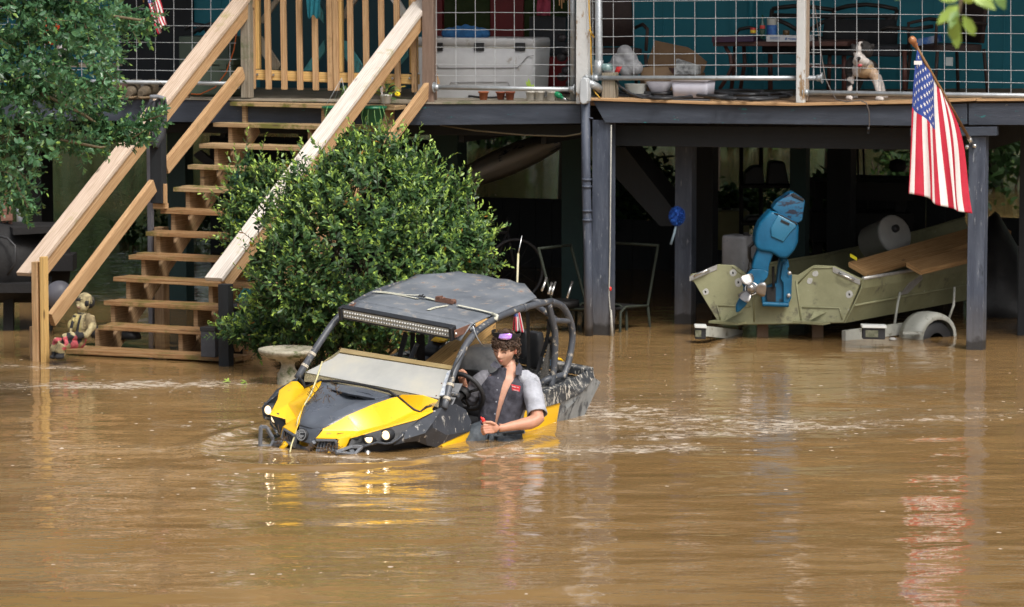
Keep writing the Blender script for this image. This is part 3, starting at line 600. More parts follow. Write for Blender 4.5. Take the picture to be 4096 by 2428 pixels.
mb = MB(); mb.box(HW(0, -2.62, 3.5), HU*10, HV*.08, V((0, 0, 1.5)))
for i in range(60): mb.box(HW(-9.9+i*.33, -2.537, 3.6), HU*.006, HV*.004, V((0, 0, 1.48)))
obj('wall', mb, TEAL, house)
mb = MB(); mb.box(HW(0, -4.2, 4.72), HU*10.2, HV*5.0, V((0, 0, .06))); mb.box(HW(0, .62, 4.60), HU*10.2, HV*.02, V((0, 0, .12)))
obj('porch_roof', mb, mat('roof_board', [(.10, .10, .09), (.16, .16, .14)], 3, .8), house)
fp('front_beam', [(-900, 372), (600, 398), (1735, 418), (2322, 416), (2322, 494), (1735, 501), (600, 487), (-900, 462)], .02, .06, NAVY, house)
fp('front_beam', [(2372, 404), (2800, 417), (3180, 426), (3660, 420), (3868, 414), (3868, 497), (3780, 505), (3100, 497), (2420, 491)], .06, .06, NAVY, house)
fp('front_beam', [(3874, 414), (4700, 405), (4700, 500), (3874, 500)], .06, .06, NAVY, house)
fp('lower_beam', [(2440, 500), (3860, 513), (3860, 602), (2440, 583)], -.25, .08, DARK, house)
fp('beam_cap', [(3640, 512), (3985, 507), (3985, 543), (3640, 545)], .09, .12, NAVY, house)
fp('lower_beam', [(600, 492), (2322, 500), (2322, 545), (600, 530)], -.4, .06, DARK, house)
fp('deck_edge_board', [(2355, 391), (2800, 404), (3180, 412), (3650, 402), (3900, 396), (3900, 404), (3650, 415), (3180, 424), (2800, 417), (2355, 402)], .10, .30, PINE, house)
fp('deck_edge_board', [(-900, 380), (600, 393), (1735, 408), (2322, 406), (2322, 415), (1735, 417), (600, 397), (-900, 384)], .035, .05, GREYW, house)
fp('deck_edge_board', [(3905, 396), (4700, 390), (4700, 402), (3905, 405)], .09, .1, PINE, house)
post('post', 2366, 2437, 480, 1700, .02, NAVYP, house)
post('post', 3858, 3925, 543, 1800, .04, NAVYP, house)
post('post', 2695, 2762, 585, 1700, -1.1, NAVYP, house)
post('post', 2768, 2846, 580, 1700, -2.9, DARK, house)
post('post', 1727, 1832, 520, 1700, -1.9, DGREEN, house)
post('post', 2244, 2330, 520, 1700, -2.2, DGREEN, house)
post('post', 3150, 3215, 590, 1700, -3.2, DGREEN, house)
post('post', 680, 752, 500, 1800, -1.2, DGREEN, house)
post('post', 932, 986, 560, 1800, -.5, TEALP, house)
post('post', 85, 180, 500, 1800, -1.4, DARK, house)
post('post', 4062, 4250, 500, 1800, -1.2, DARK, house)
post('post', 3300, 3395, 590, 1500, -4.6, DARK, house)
fp('ramp_brace', [(2452, 588), (2500, 588), (2700, 845), (2700, 905), (2640, 905), (2452, 700)], -1.3, .5, DARK, house)
fp('cross_brace', [(1600, 620), (1640, 560), (1660, 570), (1500, 700)], -.8, .05, DARK, house)
fp('cross_brace', [(770, 620), (800, 600), (930, 700), (900, 730)], -1.0, .05, DARK, house)
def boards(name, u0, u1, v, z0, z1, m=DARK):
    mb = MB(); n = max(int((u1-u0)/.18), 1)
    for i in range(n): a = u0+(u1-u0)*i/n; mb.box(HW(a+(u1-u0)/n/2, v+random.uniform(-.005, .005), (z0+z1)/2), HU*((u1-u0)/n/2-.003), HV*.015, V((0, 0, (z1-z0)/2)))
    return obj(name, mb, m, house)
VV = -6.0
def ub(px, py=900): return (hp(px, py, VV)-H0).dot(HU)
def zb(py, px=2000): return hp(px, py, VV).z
boards('shade_backing', ub(1690), ub(2342), VV, -.5, zb(790))  # dark boards added to stand in for the deep shade under the house
boards('shade_backing', ub(2440), ub(2760), VV-.1, -.5, zb(868))
boards('shade_backing', ub(3395), ub(3860), VV, -.5, zb(700, 3500))
boards('shade_backing', ub(3930), ub(4400), VV, -.5, zb(870, 4000))
boards('shade_backing', ub(2850), ub(3395), VV+.2, -.5, zb(1000, 3100))
boards('shade_backing', ub(770), ub(1690), VV-.5, -.5, zb(560, 1200))
RED = mat('dark_red_paint', [(.13, .008, .010), (.17, .012, .014)], 5, .5)
GLASS = mat('lawn_reflection_glass', [(.012, .022, .008), (.022, .038, .010), (.034, .05, .016)], 3.2, .22, spec=.25)  # green of the mirrored lawn put into the glass colour
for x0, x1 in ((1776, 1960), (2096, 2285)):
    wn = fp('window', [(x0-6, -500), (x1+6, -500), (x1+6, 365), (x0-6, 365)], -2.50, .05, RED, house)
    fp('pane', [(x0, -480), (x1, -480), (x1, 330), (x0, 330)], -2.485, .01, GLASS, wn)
fp('red_door', [(1962, -600), (2093, -600), (2093, 372), (1962, 372)], -2.46, .06, RED, house)
fp('red_shutter', [(1690, -600), (1768, -600), (1768, 372), (1690, 372)], -2.46, .06, RED, house)
DTEAL = mat('dark_teal_door', [(.006, .05, .065), (.008, .065, .08)], 3, .5)
fp('double_door', [(1040, -600), (1640, -600), (1640, 372), (1040, 372)], -2.47, .06, DTEAL, house)
fp('doorway', [(480, -600), (770, -600), (770, 380), (480, 380)], -2.49, .04, DARK, house)
mb = MB(); mb.tube([hp(3007, -300, -2.4), hp(3000, 300, -2.4)], .03, 8); obj('drain_pipe', mb, TEAL, house)
# conduit with its fitting on the main post
cdt = thing('conduit', 'slate painted conduit with pale grey junction fitting running down the main post', 'pipe', hp(2350, 1350, .1))
mb = MB(); mb.tube([hp(2342, 400, .12), hp(2344, 700, .11), hp(2352, 1000, .10), hp(2357, 1500, .09)], .040, 14); obj('pipe', mb, NAVYP, cdt)
mb = MB()
for y in (718, 746, 843, 880): mb = MB(); mb.tube([hp(2343+.012*(y-400), y-4, .115), hp(2343+.012*(y-400), y+4, .115)], .044, 14); obj('coupling', mb, NAVYP, cdt)
mb = MB(); mb.tube([hp(2332, 468, .13), hp(2372, 474, .13)], .007, 6); obj('clip', mb, NAVYP, cdt)
mb = MB(); o_ = [hp(x, y, .24) for x, y in [(2318, 330), (2322, 316), (2332, 310), (2344, 312), (2350, 326), (2352, 370), (2350, 404), (2342, 416), (2330, 418), (2320, 410), (2317, 395)]]
mb.prism(o_[::-1], -HV*.10); obj('fitting', mb, mat('grey_fitting', [(.42, .45, .47), (.5, .53, .55)], 9, .5), cdt, bevel=.012)
mb = MB(); mb.tube([hp(2350, 330, .17), hp(2385, 345, .10), hp(2400, 358, 0)], .035, 12); obj('elbow', mb, GALV, cdt)
mb = MB(); mb.tube([hp(2322+17, 312, .2), hp(2350, 307, .1), hp(2370, 311, .03)], .022, 10); obj('coupling', mb, GALV, cdt)
# ---------------------------------------------------------------- railings
def railing(label, posts, vx, hy, x0, x1, ytop, pipe, v=0, extra=None):
    t = thing('porch_railing', label, 'railing', hp((x0+x1)/2, pipe[1]+10, v), 'wire mesh railings along the porch')
    mb = MB(); yb = (pipe[1]+pipe[3])/2
    for x in vx: mb.tube([hp(x, -260, v+.01), hp(x+2, yb-3, v+.01)], .0028, 5, False)
    for ya, yb2 in hy:
        pts = [hp(x0+(x1-x0)*i/10, ya+(yb2-ya)*i/10+random.uniform(-1.2, 1.2), v+.016) for i in range(11)]; mb.tube(pts, .0028, 5, False)
    for k in range(1, 5): mb.tube([hp(x0, hy[0][0]-72*k, v+.016), hp(x1, hy[0][1]-72*k, v+.016)], .0028, 5, False)
    obj('wire_mesh', mb, WIREM, t)
    mb = MB(); a, b = hp(pipe[0], pipe[1], v+.03), hp(pipe[2], pipe[3], v+.03); mb.tube([a, b], .021, 12)
    d = (b-a).normalized()
    for e, s in ((a, 1), (b, -1)): mb.tube([e+d*.0, e+d*.05*s], .029, 12); mb.tube([e, e+d*.008*s], .048, 14)
    obj('bottom_pipe', mb, GALV, t)
    for nm, xa, xb, yt, yb, m, dv in posts: post(nm, xa, xb, yt, yb, v+dv, m, t)
    return t
railing('wire mesh railing left of the stairs with boots behind it', [('post', 963, 1000, -300, 392, GREYW, 0), ('post', -200, -160, -300, 392, GREYW, 0)], [30, 104, 178, 252, 325, 397, 470, 545, 620, 694, 767, 842, 918], [(35, 36), (97, 104), (163, 172), (228, 239), (273, 285)], -160, 945, 0, (-160, 318, 955, 335))
railing('wire mesh railing in front of the long white cooler, left of the chipped post', [('post', 1688, 1733, -300, 408, mat('brown_post', [(.15, .10, .075), (.24, .17, .13)], 5, .8, coord='UV', stretch=(1, 9, 1)), .03)], [1744, 1822, 1900, 1978, 2056, 2135, 2214, 2272], [(51, 50), (119, 119), (189, 190), (257, 260), (303, 304)], 1742, 2300, 0, (1735, 349, 2300, 358))
t = railing('wire mesh railing right of the white chipped post, in front of the cardboard box', [('post', 2303, 2350, -300, 416, WHITEW, .06), ('stub_post', 2406, 2458, 290, 394, GREYW, .02), ('post', 3183, 3216, -300, 412, WHITEW, .10)], [2370, 2452, 2533, 2614, 2696, 2778, 2861, 2943, 3026, 3111, 3254, 3280], [(6, 0), (76, 69), (147, 141), (217, 211), (262, 257)], 2366, 3282, 0, (2372, 312, 3290, 312))
mb = MB(); mb.tube([hp(2392, -300, .0), hp(2396, 245, .0), hp(2396, 250, 0)], .033, 14); mb.tube([hp(2396, 240, 0), hp(2393, 300, 0)], .040, 14); obj('upright_pipe', mb, GALV, t)
mb = MB(); mb.tube([hp(2290, -300, -.03), hp(2293, 402, -.03)], .026, 12); obj('upright_pipe', mb, GALV, t)
post('side_board', 3217, 3233, -300, 402, .05, mat('brown_side', [(.25, .19, .14), (.34, .27, .21)], 5, .8, coord='UV', stretch=(1, 8, 1)), t)
railing('wire mesh railing at the right end of the porch, in front of the dog', [('post', 4500, 4560, -300, 400, GREYW, 0)], [3251, 3340, 3426, 3513, 3600, 3688, 3776, 3863, 3952, 4042, 4130, 4218, 4306, 4394], [(55, 66), (127, 137), (198, 213), (269, 288), (317, 338)], 3246, 4480, 0, (3213, 370, 4500, 388), v=.03)
# ---------------------------------------------------------------- gates at the head of the stairs
def z2(x, y): return 900+x/2.65, y/2.65
def gate(label, xs, rail, ups, bolts):
    t = thing('porch_gate', label, 'gate', hp(*z2(sum(xs)/len(xs), 900), -.12), 'wooden gate leaves at the top of the stairs')
    for x in xs:
        a = z2(x-28, 0); b = z2(x+28, 0); s = z2(x-28+16, 945+ (x-287)*.02)
        fp('baluster', [(a[0]-3, -220), (b[0]-3, -220), (b[0]+6, s[1]), (a[0]+6, s[1])], -.10, .035, PINE, t)
    (xa, ya, xb, yb_, h) = rail
    fp('bottom_rail', [z2(xa, ya), z2(xb, yb_), z2(xb, yb_+h), z2(xa, ya+h)], -.137, .04, GOLD, t)
    for xa, xb, yb_ in ups: fp('stile', [z2(xa, -600), z2(xb-10, -600), z2(xb, yb_), z2(xa+16, yb_)], -.142, .06, GOLD, t)
    for x, y in bolts: mb = MB(); c = hp(*z2(x, y), -.13); mb.tube([c, c+HV*.012], .012, 8); obj('bolt', mb, CHROME, t)
gate('left leaf of the wooden baluster gate, with the teal cloth over it', [272, 440, 608, 775, 940, 1098], (300, 738, 1100, 770, 105), [(285, 360, 732)], [(345, 788), (516, 793)])
gate('right leaf of the wooden baluster gate, partly behind the right handrail', [1160, 1315, 1480, 1645, 1810, 1990], (1135, 768, 2050, 790, 105), [(1165, 1240, 765), (1940, 2030, 772)], [(1780, 830), (1858, 832), (1960, 828)])
for nm, pts, m, lab in [('brace_board', [(345, 230), (560, -60), (620, -60), (400, 250)], GREYW, 'grey plank leaning behind the upper left of the gate'), ('brace_board', [(355, 400), (385, 385), (590, 690), (560, 740), (490, 740), (350, 520)], GREYW, 'wet weathered plank leaning behind the lower left of the gate'), ('brace_board', [(820, 752), (1050, 420), (1062, 540), (920, 752)], TEALP, 'half painted plank leaning behind the middle of the gate'), ('brace_board', [(1240, 430), (1290, 440), (1455, 690), (1440, 770), (1370, 770), (1240, 570)], TEALP, 'half painted plank right of the gate centre with turquoise flakes'), ('brace_board', [(1230, 180), (1330, -60), (1440, -60), (1235, 250)], GREYW, 'grey plank at the top right of the gate centre'), ('brace_board', [(1720, -60), (1810, -60), (1925, 130), (1880, 210)], WHITEW, 'white painted plank behind the right gate leaf'), ('brace_board', [(1845, 610), (1930, 520), (1930, 600), (1850, 690)], TEALP, 'greenish plank end beside the handrail at the right gate leaf'), ('brace_board', [(840, -80), (900, -80), (1045, 130), (1045, 250), (1000, 200)], TEALP, 'turquoise stained plank below the hanging teal cloth')]:
    o = fp(nm, [z2(*p) for p in pts], -.30, .035, m, None); centre(o); tagp(o, lab, 'plank', 'planks leaning behind the gate')
# ---------------------------------------------------------------- stairs
SA = hp(919, 407, .10); TD = V((cos(radians(24)), -sin(radians(24)), 0)); RD = V((-sin(radians(25)), -cos(radians(25)), 0)); RUN = .26; RISE = (SA.z-.06)/11
def ST(l, k, dz=0): return SA+TD*l+RD*RUN*k+V((0, 0, -RISE*k+dz))
stair = thing('porch_stairs', 'open wooden stairs with pine handrails going down from the porch into the flood', 'stairs', ST(.8, 11, -.3))
lo = [0, -.03, -.03, 0, 0, .02, .02, 0, 0, .06, .16, 0]
UPT = wood('upper_tread', (.26, .17, .08), (.40, .27, .14), (.50, .36, .21), (.14, .13, .03), amt=(.50, .62))
for k in range(12):
    a, b = ST(lo[k], k), ST(1.64+(.05 if k < 2 else 0), k); mb = MB()
    for d, wd in ((.0, .128), (.138, .128)):
        c0, c1 = a-RD*(d+.0), b-RD*(d+.0)
        mb.box((c0+c1)/2-RD*wd/2-V((0, 0, .02+random.uniform(0, .003))), (c1-c0)/2+V((0, 0, random.uniform(-.006, .006))), RD*wd/2, V((0, 0, .019)))
    obj('tread', mb, TREADM if k > 4 else UPT, stair, bevel=.003)
STRW = wood('stringer_wood', (.20, .12, .06), (.33, .21, .11), (.42, .28, .16), (.14, .10, .04), amt=(.58, .74))
for l in (.10, .92, 1.54):
    pts = []
    for k in range(-1, 12): pts += [ST(l, k+.0, -.042-RISE) + RD*RUN*.02 if False else ST(l, k, 0)-RD*.05-V((0, 0, .04)), ST(l, k, 0)-RD*.05-V((0, 0, .04+RISE))]
    top = []
    for k in range(0, 12):
        p = ST(l, k)-RD*.05-V((0, 0, .041)); top += [p, p-V((0, 0, RISE-.0))]
    # sawtooth: outer corner under each tread, then down to the level of the next tread
    poly = top+[ST(l, 11)-RD*.27-V((0, 0, .55)), ST(l, 0)-RD*.27-V((0, 0, .30)), ST(l, 0)-RD*.27-V((0, 0, .041))]
    mb = MB()
    n = len(poly); th = TD*.038
    for k in range(0, 12):                    # block below each tread, and the sloping beam behind them
        p = ST(l, k)-RD*.05-V((0, 0, .041)); q = p-RD*.235
        mb.prism([p, p-V((0, 0, RISE-.001)), q-V((0, 0, RISE-.001)), q], th)
    mb.beam(ST(l+.019, -.2)-RD*.22-V((0, 0, .27)), ST(l+.019, 12)-RD*.22-V((0, 0, .27)), .045, .15)
    obj('stringer', mb, STRW, stair)
def rail(p0, p1, w, h, m, name='handrail', up=(0, 0, 1)):
    mb = MB(); mb.beam(p0, p1, w, h, up); return obj(name, mb, m, stair, bevel=.004)
def pose(px0, py0, Z0, px1, py1, Z1): return P(px0, py0, Z0), P(px1, py1, Z1)
ZL, ZR, ZT = 29.5, 29.15, 32.3
WPINE = wood('whitened_pine', (.50, .43, .36), (.68, .61, .54), (.80, .74, .68), (.40, .36, .18), amt=(.6, .74))
def handrail(a, b, sgn, pm=None):
    d = (b-a).normalized(); side = TD*1.0; up = side.cross(d).normalized(); up = up if up.z > 0 else -up
    mb = MB(); mb.box((a+b)/2, (b-a)/2, side*.082, up*.019); h = obj('handrail', mb, pm or PALE, stair, bevel=.004)
    mb = MB(); c = side*.045*sgn-up*.085; d2 = d*.04; mb.box((a+b)/2+c, (b-a)/2-d2, side*.019, up*.066); obj('rail_board', mb, PINE, stair, bevel=.004)
a, b = pose(100, 1098, ZL, 985, -24, ZT); handrail(a, b, 1)
a, b = pose(855, 1118, ZR, 1705, -12, 31.85); handrail(a, b, 1, WPINE)
def lrail(a, b, sgn=1):
    d = (b-a).normalized(); up = TD.cross(d).normalized(); up = up if up.z > 0 else -up
    mb = MB(); mb.box((a+b)/2, (b-a)/2, TD*.024, up*.062); obj('lower_rail', mb, PINE, stair, bevel=.004)
lrail(P(205, 1280, ZL+.02), P(612, 742, 31.0)); lrail(P(660, 672, 31.15), P(968, 290, ZT)); lrail(P(942, 1385, ZR+.1), P(1745, 310, 31.85))
def sp(name, xa, xb, yt, yb, Z, m, dep=None):
    a, b = P(xa, yb, Z), P(xb, yb, Z); t_ = P(xa, yt, Z).z; w_ = (b-a).length; c = (a+b)/2; c.z = (a.z+t_)/2
    mb = MB(); mb.box(c, TD*w_/2, V((TD.y, -TD.x, 0))*(dep or w_)/2, V((0, 0, (t_-a.z)/2))); obj(name, mb, m, stair, bevel=.004)
sp('bottom_post', 143, 170, 1040, 1700, ZL+.05, PINE, .09); sp('bottom_post', 172, 196, 1020, 1700, ZL+.0, GOLD, .06)
sp('bottom_post', 884, 930, 1130, 1700, ZR+.06, DARK, .09)
sp('middle_post', 608, 662, 470, 812, 31.1, DARK, .09); sp('middle_post', 618, 668, 812, 835, 31.15, PINE, .09)
sp('bracket_board', 655, 668, 735, 815, 31.05, PINE, .03); sp('support_post', 632, 676, 900, 1800, 31.7, STRW, .1); sp('support_post', 603, 622, 560, 1800, 31.7, mat('grey_pipe', [(.13, .13, .15), (.19, .19, .21)], 6, .6), .05)
sp('support_post', 120+8, 140, 1300, 1700, ZL+.3, STRW, .05)
print('C done')
# ================================================================== SIDE BY SIDE VEHICLE
def h1(x, y, yy): return cy((1030+.2426*x-1000)/.579, (1480+.2426*y-1050)/.579, yy)
def h2(x, y, yy): return cy((1450+.2426*x-1000)/.579, (1500+.2426*y-1050)/.579, yy)
def W(p, s=1): return C(p[0], p[1]*s, p[2])
YEL = mat('yellow_plastic', [(.78, .44, .006), (.86, .50, .012)], 2.5, .32, spec=.5, coat=.15, bump=.05, bscale=150, dirt=((.28, .19, .08), .68, .8, 9, (1, 1, 1)), rvar=.08)
CARB = mat('scuffed_black_panel', [(.024, .028, .035), (.05, .057, .07)], 5, .48, bump=.15, bscale=120, dirt=((.42, .40, .36), .66, .72, 26, (1, 1, .35)))
MUDP = mat('mud_splashed_panel', [(.022, .025, .03), (.05, .055, .06)], 6, .6, bump=.2, bscale=80, dirt=((.50, .47, .41), .57, .64, 42, (1, 1, .35)), wear=((.38, .36, .32), .58, .8, 6, (1, 1, 1)))
GREYF = mat('muddy_grey_panel', [(.16, .17, .17), (.27, .28, .28)], 8, .65, bump=.2, bscale=90, dirt=((.06, .065, .07), .55, .66, 16, (1, 1, .4)))
CAGE = mat('cage_tube_paint', [(.05, .056, .068), (.085, .092, .105)], 6, .42, dirt=((.34, .30, .24), .62, .70, 22, (1, 1, 1)), bump=.1, bscale=60)
HOODB = mat('hood_black_plastic', [(.07, .08, .10), (.11, .125, .15)], 3, .30, bump=.12, bscale=160, dirt=((.30, .28, .25), .70, .78, 22, (1, 1, 1)))
ROOFM = mat('weathered_black_roof', [(.10, .112, .13), (.14, .155, .175), (.185, .20, .22)], 3, .5, bump=.25, bscale=25, dirt=((.33, .30, .26), .58, .80, 9, (1, 1, 1)), wear=((.24, .11, .07), .72, .76, 9, (1, 1, 1)))
GRILL = mat('grey_grille_plastic', [(.10, .11, .125), (.16, .17, .19)], 6, .5, dirt=((.25, .22, .17), .62, .75, 15, (1, 1, 1)))
DARKIN = mat('dark_interior', [(.006, .006, .007), (.014, .014, .015)], 8, .8)
utv = thing('off_road_buggy', 'yellow and black open sided buggy with headlights on, wading nose first through the brown flood', 'vehicle', C(-1.3, 0, -.5))
def facets(name, pts, faces, m, solid=.008, bevel=.006, s=1, parent=utv, label=None):
    mb = MB(); mb.smooth = name in ('hood_side', 'lower_door', 'rear_side_panel'); mb.add([W(p, s) for p in pts], [f if s > 0 else f[::-1] for f in faces]); o = obj(name, mb, m, parent, solid=solid, bevel=.016 if mb.smooth else bevel, label=label)
    if mb.smooth:
        for md in o.modifiers:
            if md.type == 'BEVEL': md.harden_normals = False; md.segments = 3; md.angle_limit = radians(8)
    return o
b = [h1(1065, 975, .10), h1(1240, 890, .14), h1(1480, 750, .19), h1(1900, 570, .25), h2(450, 390, .30), h2(575, 358, .33)]
k = [h2(850, 590, .47), h2(950, 622, .50), h2(1145, 565, .585)]
c = [h1(1075, 992, .105), h1(1680, 1015, .27), h2(370, 830, .42), h2(850, 655, .53)]
e = [h1(960, 1130, .09), h1(1320, 1135, .235), h1(1335, 1330, .25), h1(1430, 1330, .265), h1(1520, 1130, .275), h1(1720, 1080, .33), h2(0, 985, .40), h2(580, 820, .52), h2(905, 735, .60), h2(1170, 600, .62)]
u = [h2(650, 325, .37), h2(1000, 330, .52), h2(1245, 415, .60)]
pts = b+k+c+e+u                                # 0-5 b, 6-8 k, 9-12 c, 13-22 e, 23-25 u
fc = [(9, 0, 1, 10), (1, 2, 10), (2, 3, 11, 10), (3, 4, 11), (4, 5, 6, 11), (11, 6, 7, 12), (12, 7, 8, 22), (13, 9, 10, 14), (14, 10, 17, 16, 15), (10, 11, 19, 18, 17), (11, 12, 20, 19), (12, 22, 21, 20), (5, 23, 24, 6), (6, 24, 7), (24, 25, 8, 7)]
for s in (1, -1): facets('hood_side', pts, [f[::-1] for f in (fc if s > 0 else fc[:-3])], YEL, s=s)
# black centre of the hood with the scoop
mb = MB(); rows = []
lift = [0.0, .006, .0, -.022, -.045, -.060]
for i, p in enumerate(b):
    x, y, z = p; rows.append([C(x+.012*(1-abs(t)), y*t*.985, z-.006+lift[i]*(1-abs(t)**1.5)+(.020 if abs(abs(t)-.62) < .05 and 0 < i < 4 else 0)) for t in (-1, -.8, -.62, -.3, 0, .3, .62, .8, 1)])
rows.append([C(-.70, .34*t, .165+.035*t*t) for t in (-1, -.8, -.62, -.3, 0, .3, .62, .8, 1)])
mb.grid(rows); o = obj('hood_centre', mb, HOODB, utv, solid=.008)
sc_ = [C(-.55, -.19, .158), C(-.49, 0, .172), C(-.55, .19, .160), C(-.69, .23, .180), C(-.69, 0, .190), C(-.69, -.23, .180)]
mb = MB(); up_ = CU*.034-CF*.01
top = [p+up_*(1 if i_ < 3 else .6) for i_, p in enumerate(sc_)]; mb.add([V(p) for p in top], [(0, 1, 4, 5), (1, 2, 3, 4)]); mb.add(sc_[:3]+top[:3], [(0, 1, 4, 3), (1, 2, 5, 4)][:0])
mb.add([top[0], top[5], sc_[5], sc_[0]], [(0, 1, 2, 3)]); mb.add([top[2], top[3], sc_[3], sc_[2]], [(0, 1, 2, 3)]); obj('hood_scoop', mb, HOODB, utv, solid=.008, bevel=.003)
def toward(p, k): return p+(CAM-p).normalized()*k
slot = [toward(W(h1(x, y, yy)), .035) for x, y, yy in ((1285, 368, -.19), (1620, 398, 0), (2020, 522, .19), (1905, 560, .17), (1628, 478, 0), (1315, 446, -.185))]
mb = MB(); mb.prism(slot[::-1], -CF*.03); obj('scoop_opening', mb, DARKIN, utv); mb = MB(); mb.beam(slot[1], slot[4], .006, .012, CF); obj('scoop_divider', mb, HOODB, utv)
lip = [toward(W(h1(x, y, yy)), .038) for x, y, yy in ((1285, 360, -.19), (1620, 392, 0), (2030, 516, .19), (2010, 470, .19), (1830, 375, .1), (1640, 345, 0), (1420, 330, -.12))]
mb = MB(); mb.prism(lip[::-1], -CU*.02); obj('scoop_lip', mb, HOODB, utv, bevel=.004)
mb = MB(); mb.tube([W(b[5]), C(-.69, .22, .226), C(-.70, 0, .232), C(-.69, -.22, .226), W(b[5], -1)], .010, 8)
for s in (1, -1): mb.tube([W(p, s)+CU*.008 for p in (b[5], k[0], k[1], h2(1060, 540, .54), h2(1190, 535, .59))], .010, 8)
obj('rubber_seal', mb, RUBBER, utv)
# nose panel and emblem
mb = MB(); q = [h1(700, 905, -.10), h1(1062, 975, .10), h1(945, 1175, .078), h1(870, 1215, .04), h1(690, 1165, -.07), h1(672, 1080, -.09)]
mb.prism([W(p)+CF*.01 for p in q], -CF*.04); obj('nose_panel', mb, HOODB, utv, bevel=.006)
ec = C(.022, -.008, 0); en = (CF*.9+CU*.22-CL*.05).normalized(); ex = CU.cross(en).normalized(); ey = en.cross(ex)
mb = MB(); mb.lathe(ec, [(.047, -.012), (.047, .006), (.043, .010), (.001, .010)], 30, en); em = obj('emblem', mb, BLACKP, utv)
SILV = mat('silver_print', [(.55, .56, .56)], 5, .3, metal=.5)
mb = MB()
def arc(r0, r1, a0, a1, n=22, z=.0115):
    v_ = []; 
    for i in range(n+1):
        a = radians(a0+(a1-a0)*i/n); d = ex*cos(a)+ey*sin(a); v_ += [ec+en*z+d*r0, ec+en*z+d*r1]
    mb.add(v_, [(2*i, 2*i+1, 2*i+3, 2*i+2) for i in range(n)])
arc(.036, .040, 0, 360, 36); arc(.015, .022, 60, 300)
for i in range(9): a = 40+i*29; arc(.026, .034, a, a+16, 3)
obj('emblem_ring', mb, SILV, em); tm = text_mb('BRP', ec+en*.0135-ex*.010-ey*.014, ex, ey, .020); obj('emblem_lettering', tm, SILV, em)
# grilles
for s in (1, -1):
    g = [W(p, s) for p in (e[0], e[1], e[2], h1(960, 1330, .10))]; mb = MB()
    fr = [g[0]-CU*.012, g[1]-CU*.012-CL*s*.012, g[2]-CL*s*.012, g[3]]
    for i in range(3): mb.beam(fr[i], fr[i+1], .016, .022, CF)
    obj('grille_frame', mb, GRILL, utv, bevel=.004)
    mb = MB()
    for i in range(6): f = .1+i*.15; p0 = fr[0].lerp(fr[1], f)-CF*.03; p1 = fr[3].lerp(fr[2], f-.12)-CF*.02-CU*.02; mb.beam(p0, p1, .006, .03, CF)
    obj('grille_slats', mb, GRILL, utv)
    mb = MB(); mb.prism([fr[0]-CF*.045, fr[1]-CF*.045, fr[2]-CF*.045-CU*.1, fr[3]-CF*.045-CU*.1], -CF*.02); obj('grille_back', mb, DARKIN, utv)
mb = MB(); up3 = [W(h1(650, 1230, -.11)), W(h1(740, 1290, -.07)), W(h1(860, 1300, .03)), W(h1(950, 1180, .09))]
for i in range(3): mb.beam(up3[i]+CF*.01, up3[i+1]+CF*.01, .03, .03, CF)
obj('bumper_lip', mb, GRILL, utv, bevel=.006)
# headlights
LAMP = mat('lit_headlight', [(1, .85, .6)], 5, .3, emis=((1, .72, .42), 1.25)); BULB = mat('headlight_glow_core', [(1, .9, .7)], 5, .3, emis=((1, .84, .56), 26.0))
for s in (1, -1):
    hp_ = [e[4], e[5], e[6], e[7], e[8], h2(690, 945, .60), h2(600, 1050, .585), h2(480, 1120, .55), h2(380, 1135, .52), h2(250, 1110, .46), h2(100, 1150, .42), h2(0, 1185, .38), h1(1440, 1300, .29)]
    mb = MB(); ps = [W(p, s)-CF*.02 for p in hp_]; ps = ps if s > 0 else ps[::-1]; mb.prism(ps[::-1], -CF*.03); hs_ = obj('headlight_housing', mb, BLACKP, utv, bevel=.006)
    mb = MB(); mb.tube([W(p, s)+CF*.002 for p in (hp_[5], hp_[6], hp_[7], hp_[8], hp_[9], hp_[10], hp_[11], hp_[12])], .010, 8); obj('housing_trim', mb, CARB, utv)
    for px, yy in (((968, 1185), .505), ((850, 1207), .402)):
        q = cy(px[0], px[1], yy) if s > 0 else None
        base = W(cy(968, 1185, .505) if yy > .45 else cy(850, 1207, .402), s); nrm = (CF*.93+CL*s*.05+CU*.05).normalized(); base = base+nrm*.055
        mb = MB(); mb.lathe(base, [(.044, -.05), (.044, .006), (.037, .012), (.033, .004), (.033, -.02)], 24, nrm); hl = obj('headlight', mb, BLACKP, utv)
        mb = MB(); mb.lathe(base, [(.032, .002), (.028, .009), (.016, .013), (.001, .014)], 24, nrm); obj('lens', mb, LAMP, hl)
        mb = MB(); mb.ell(base+nrm*.013, ex*.0075, ey*.0075, nrm*.004, 10, 6); obj('bulb', mb, BULB, hl)
# bumper loops
def loop(pts_, m=GRILL, r=.011):
    mb = MB()
    for i in range(len(pts_)): mb.beam(W(pts_[i])+CU*.025+CF*.03, W(pts_[(i+1) % len(pts_)])+CU*.025+CF*.03, r*2, r*2.2, CF)
    return obj('bumper_bracket', mb, m, utv, bevel=.004)
loop([h1(95, 975, -.38), h1(185, 985, -.38), h1(310, 1200, -.33), h1(270, 1300, -.33), h1(85, 1300, -.38)])
loop([h1(1330, 1400, .30), h1(1590, 1308, .33), h1(1765, 1308, .38), h1(1640, 1440, .36)])
mb = MB(); mb.beam(W(h1(300, 1220, -.30)), W(h1(440, 1200, -.20)), .04, .05, CF); mb.beam(W(h1(1560, 1330, .34)), W(h1(1440, 1400, .26)), .03, .04, CF); obj('bumper_arm', mb, GRILL, utv, bevel=.006)
mb = MB(); mb.tube([W(h1(470, 1200, -.16)), W(h1(370, 1340, -.2))], .022, 8); obj('yellow_skid', mb, YEL, utv)
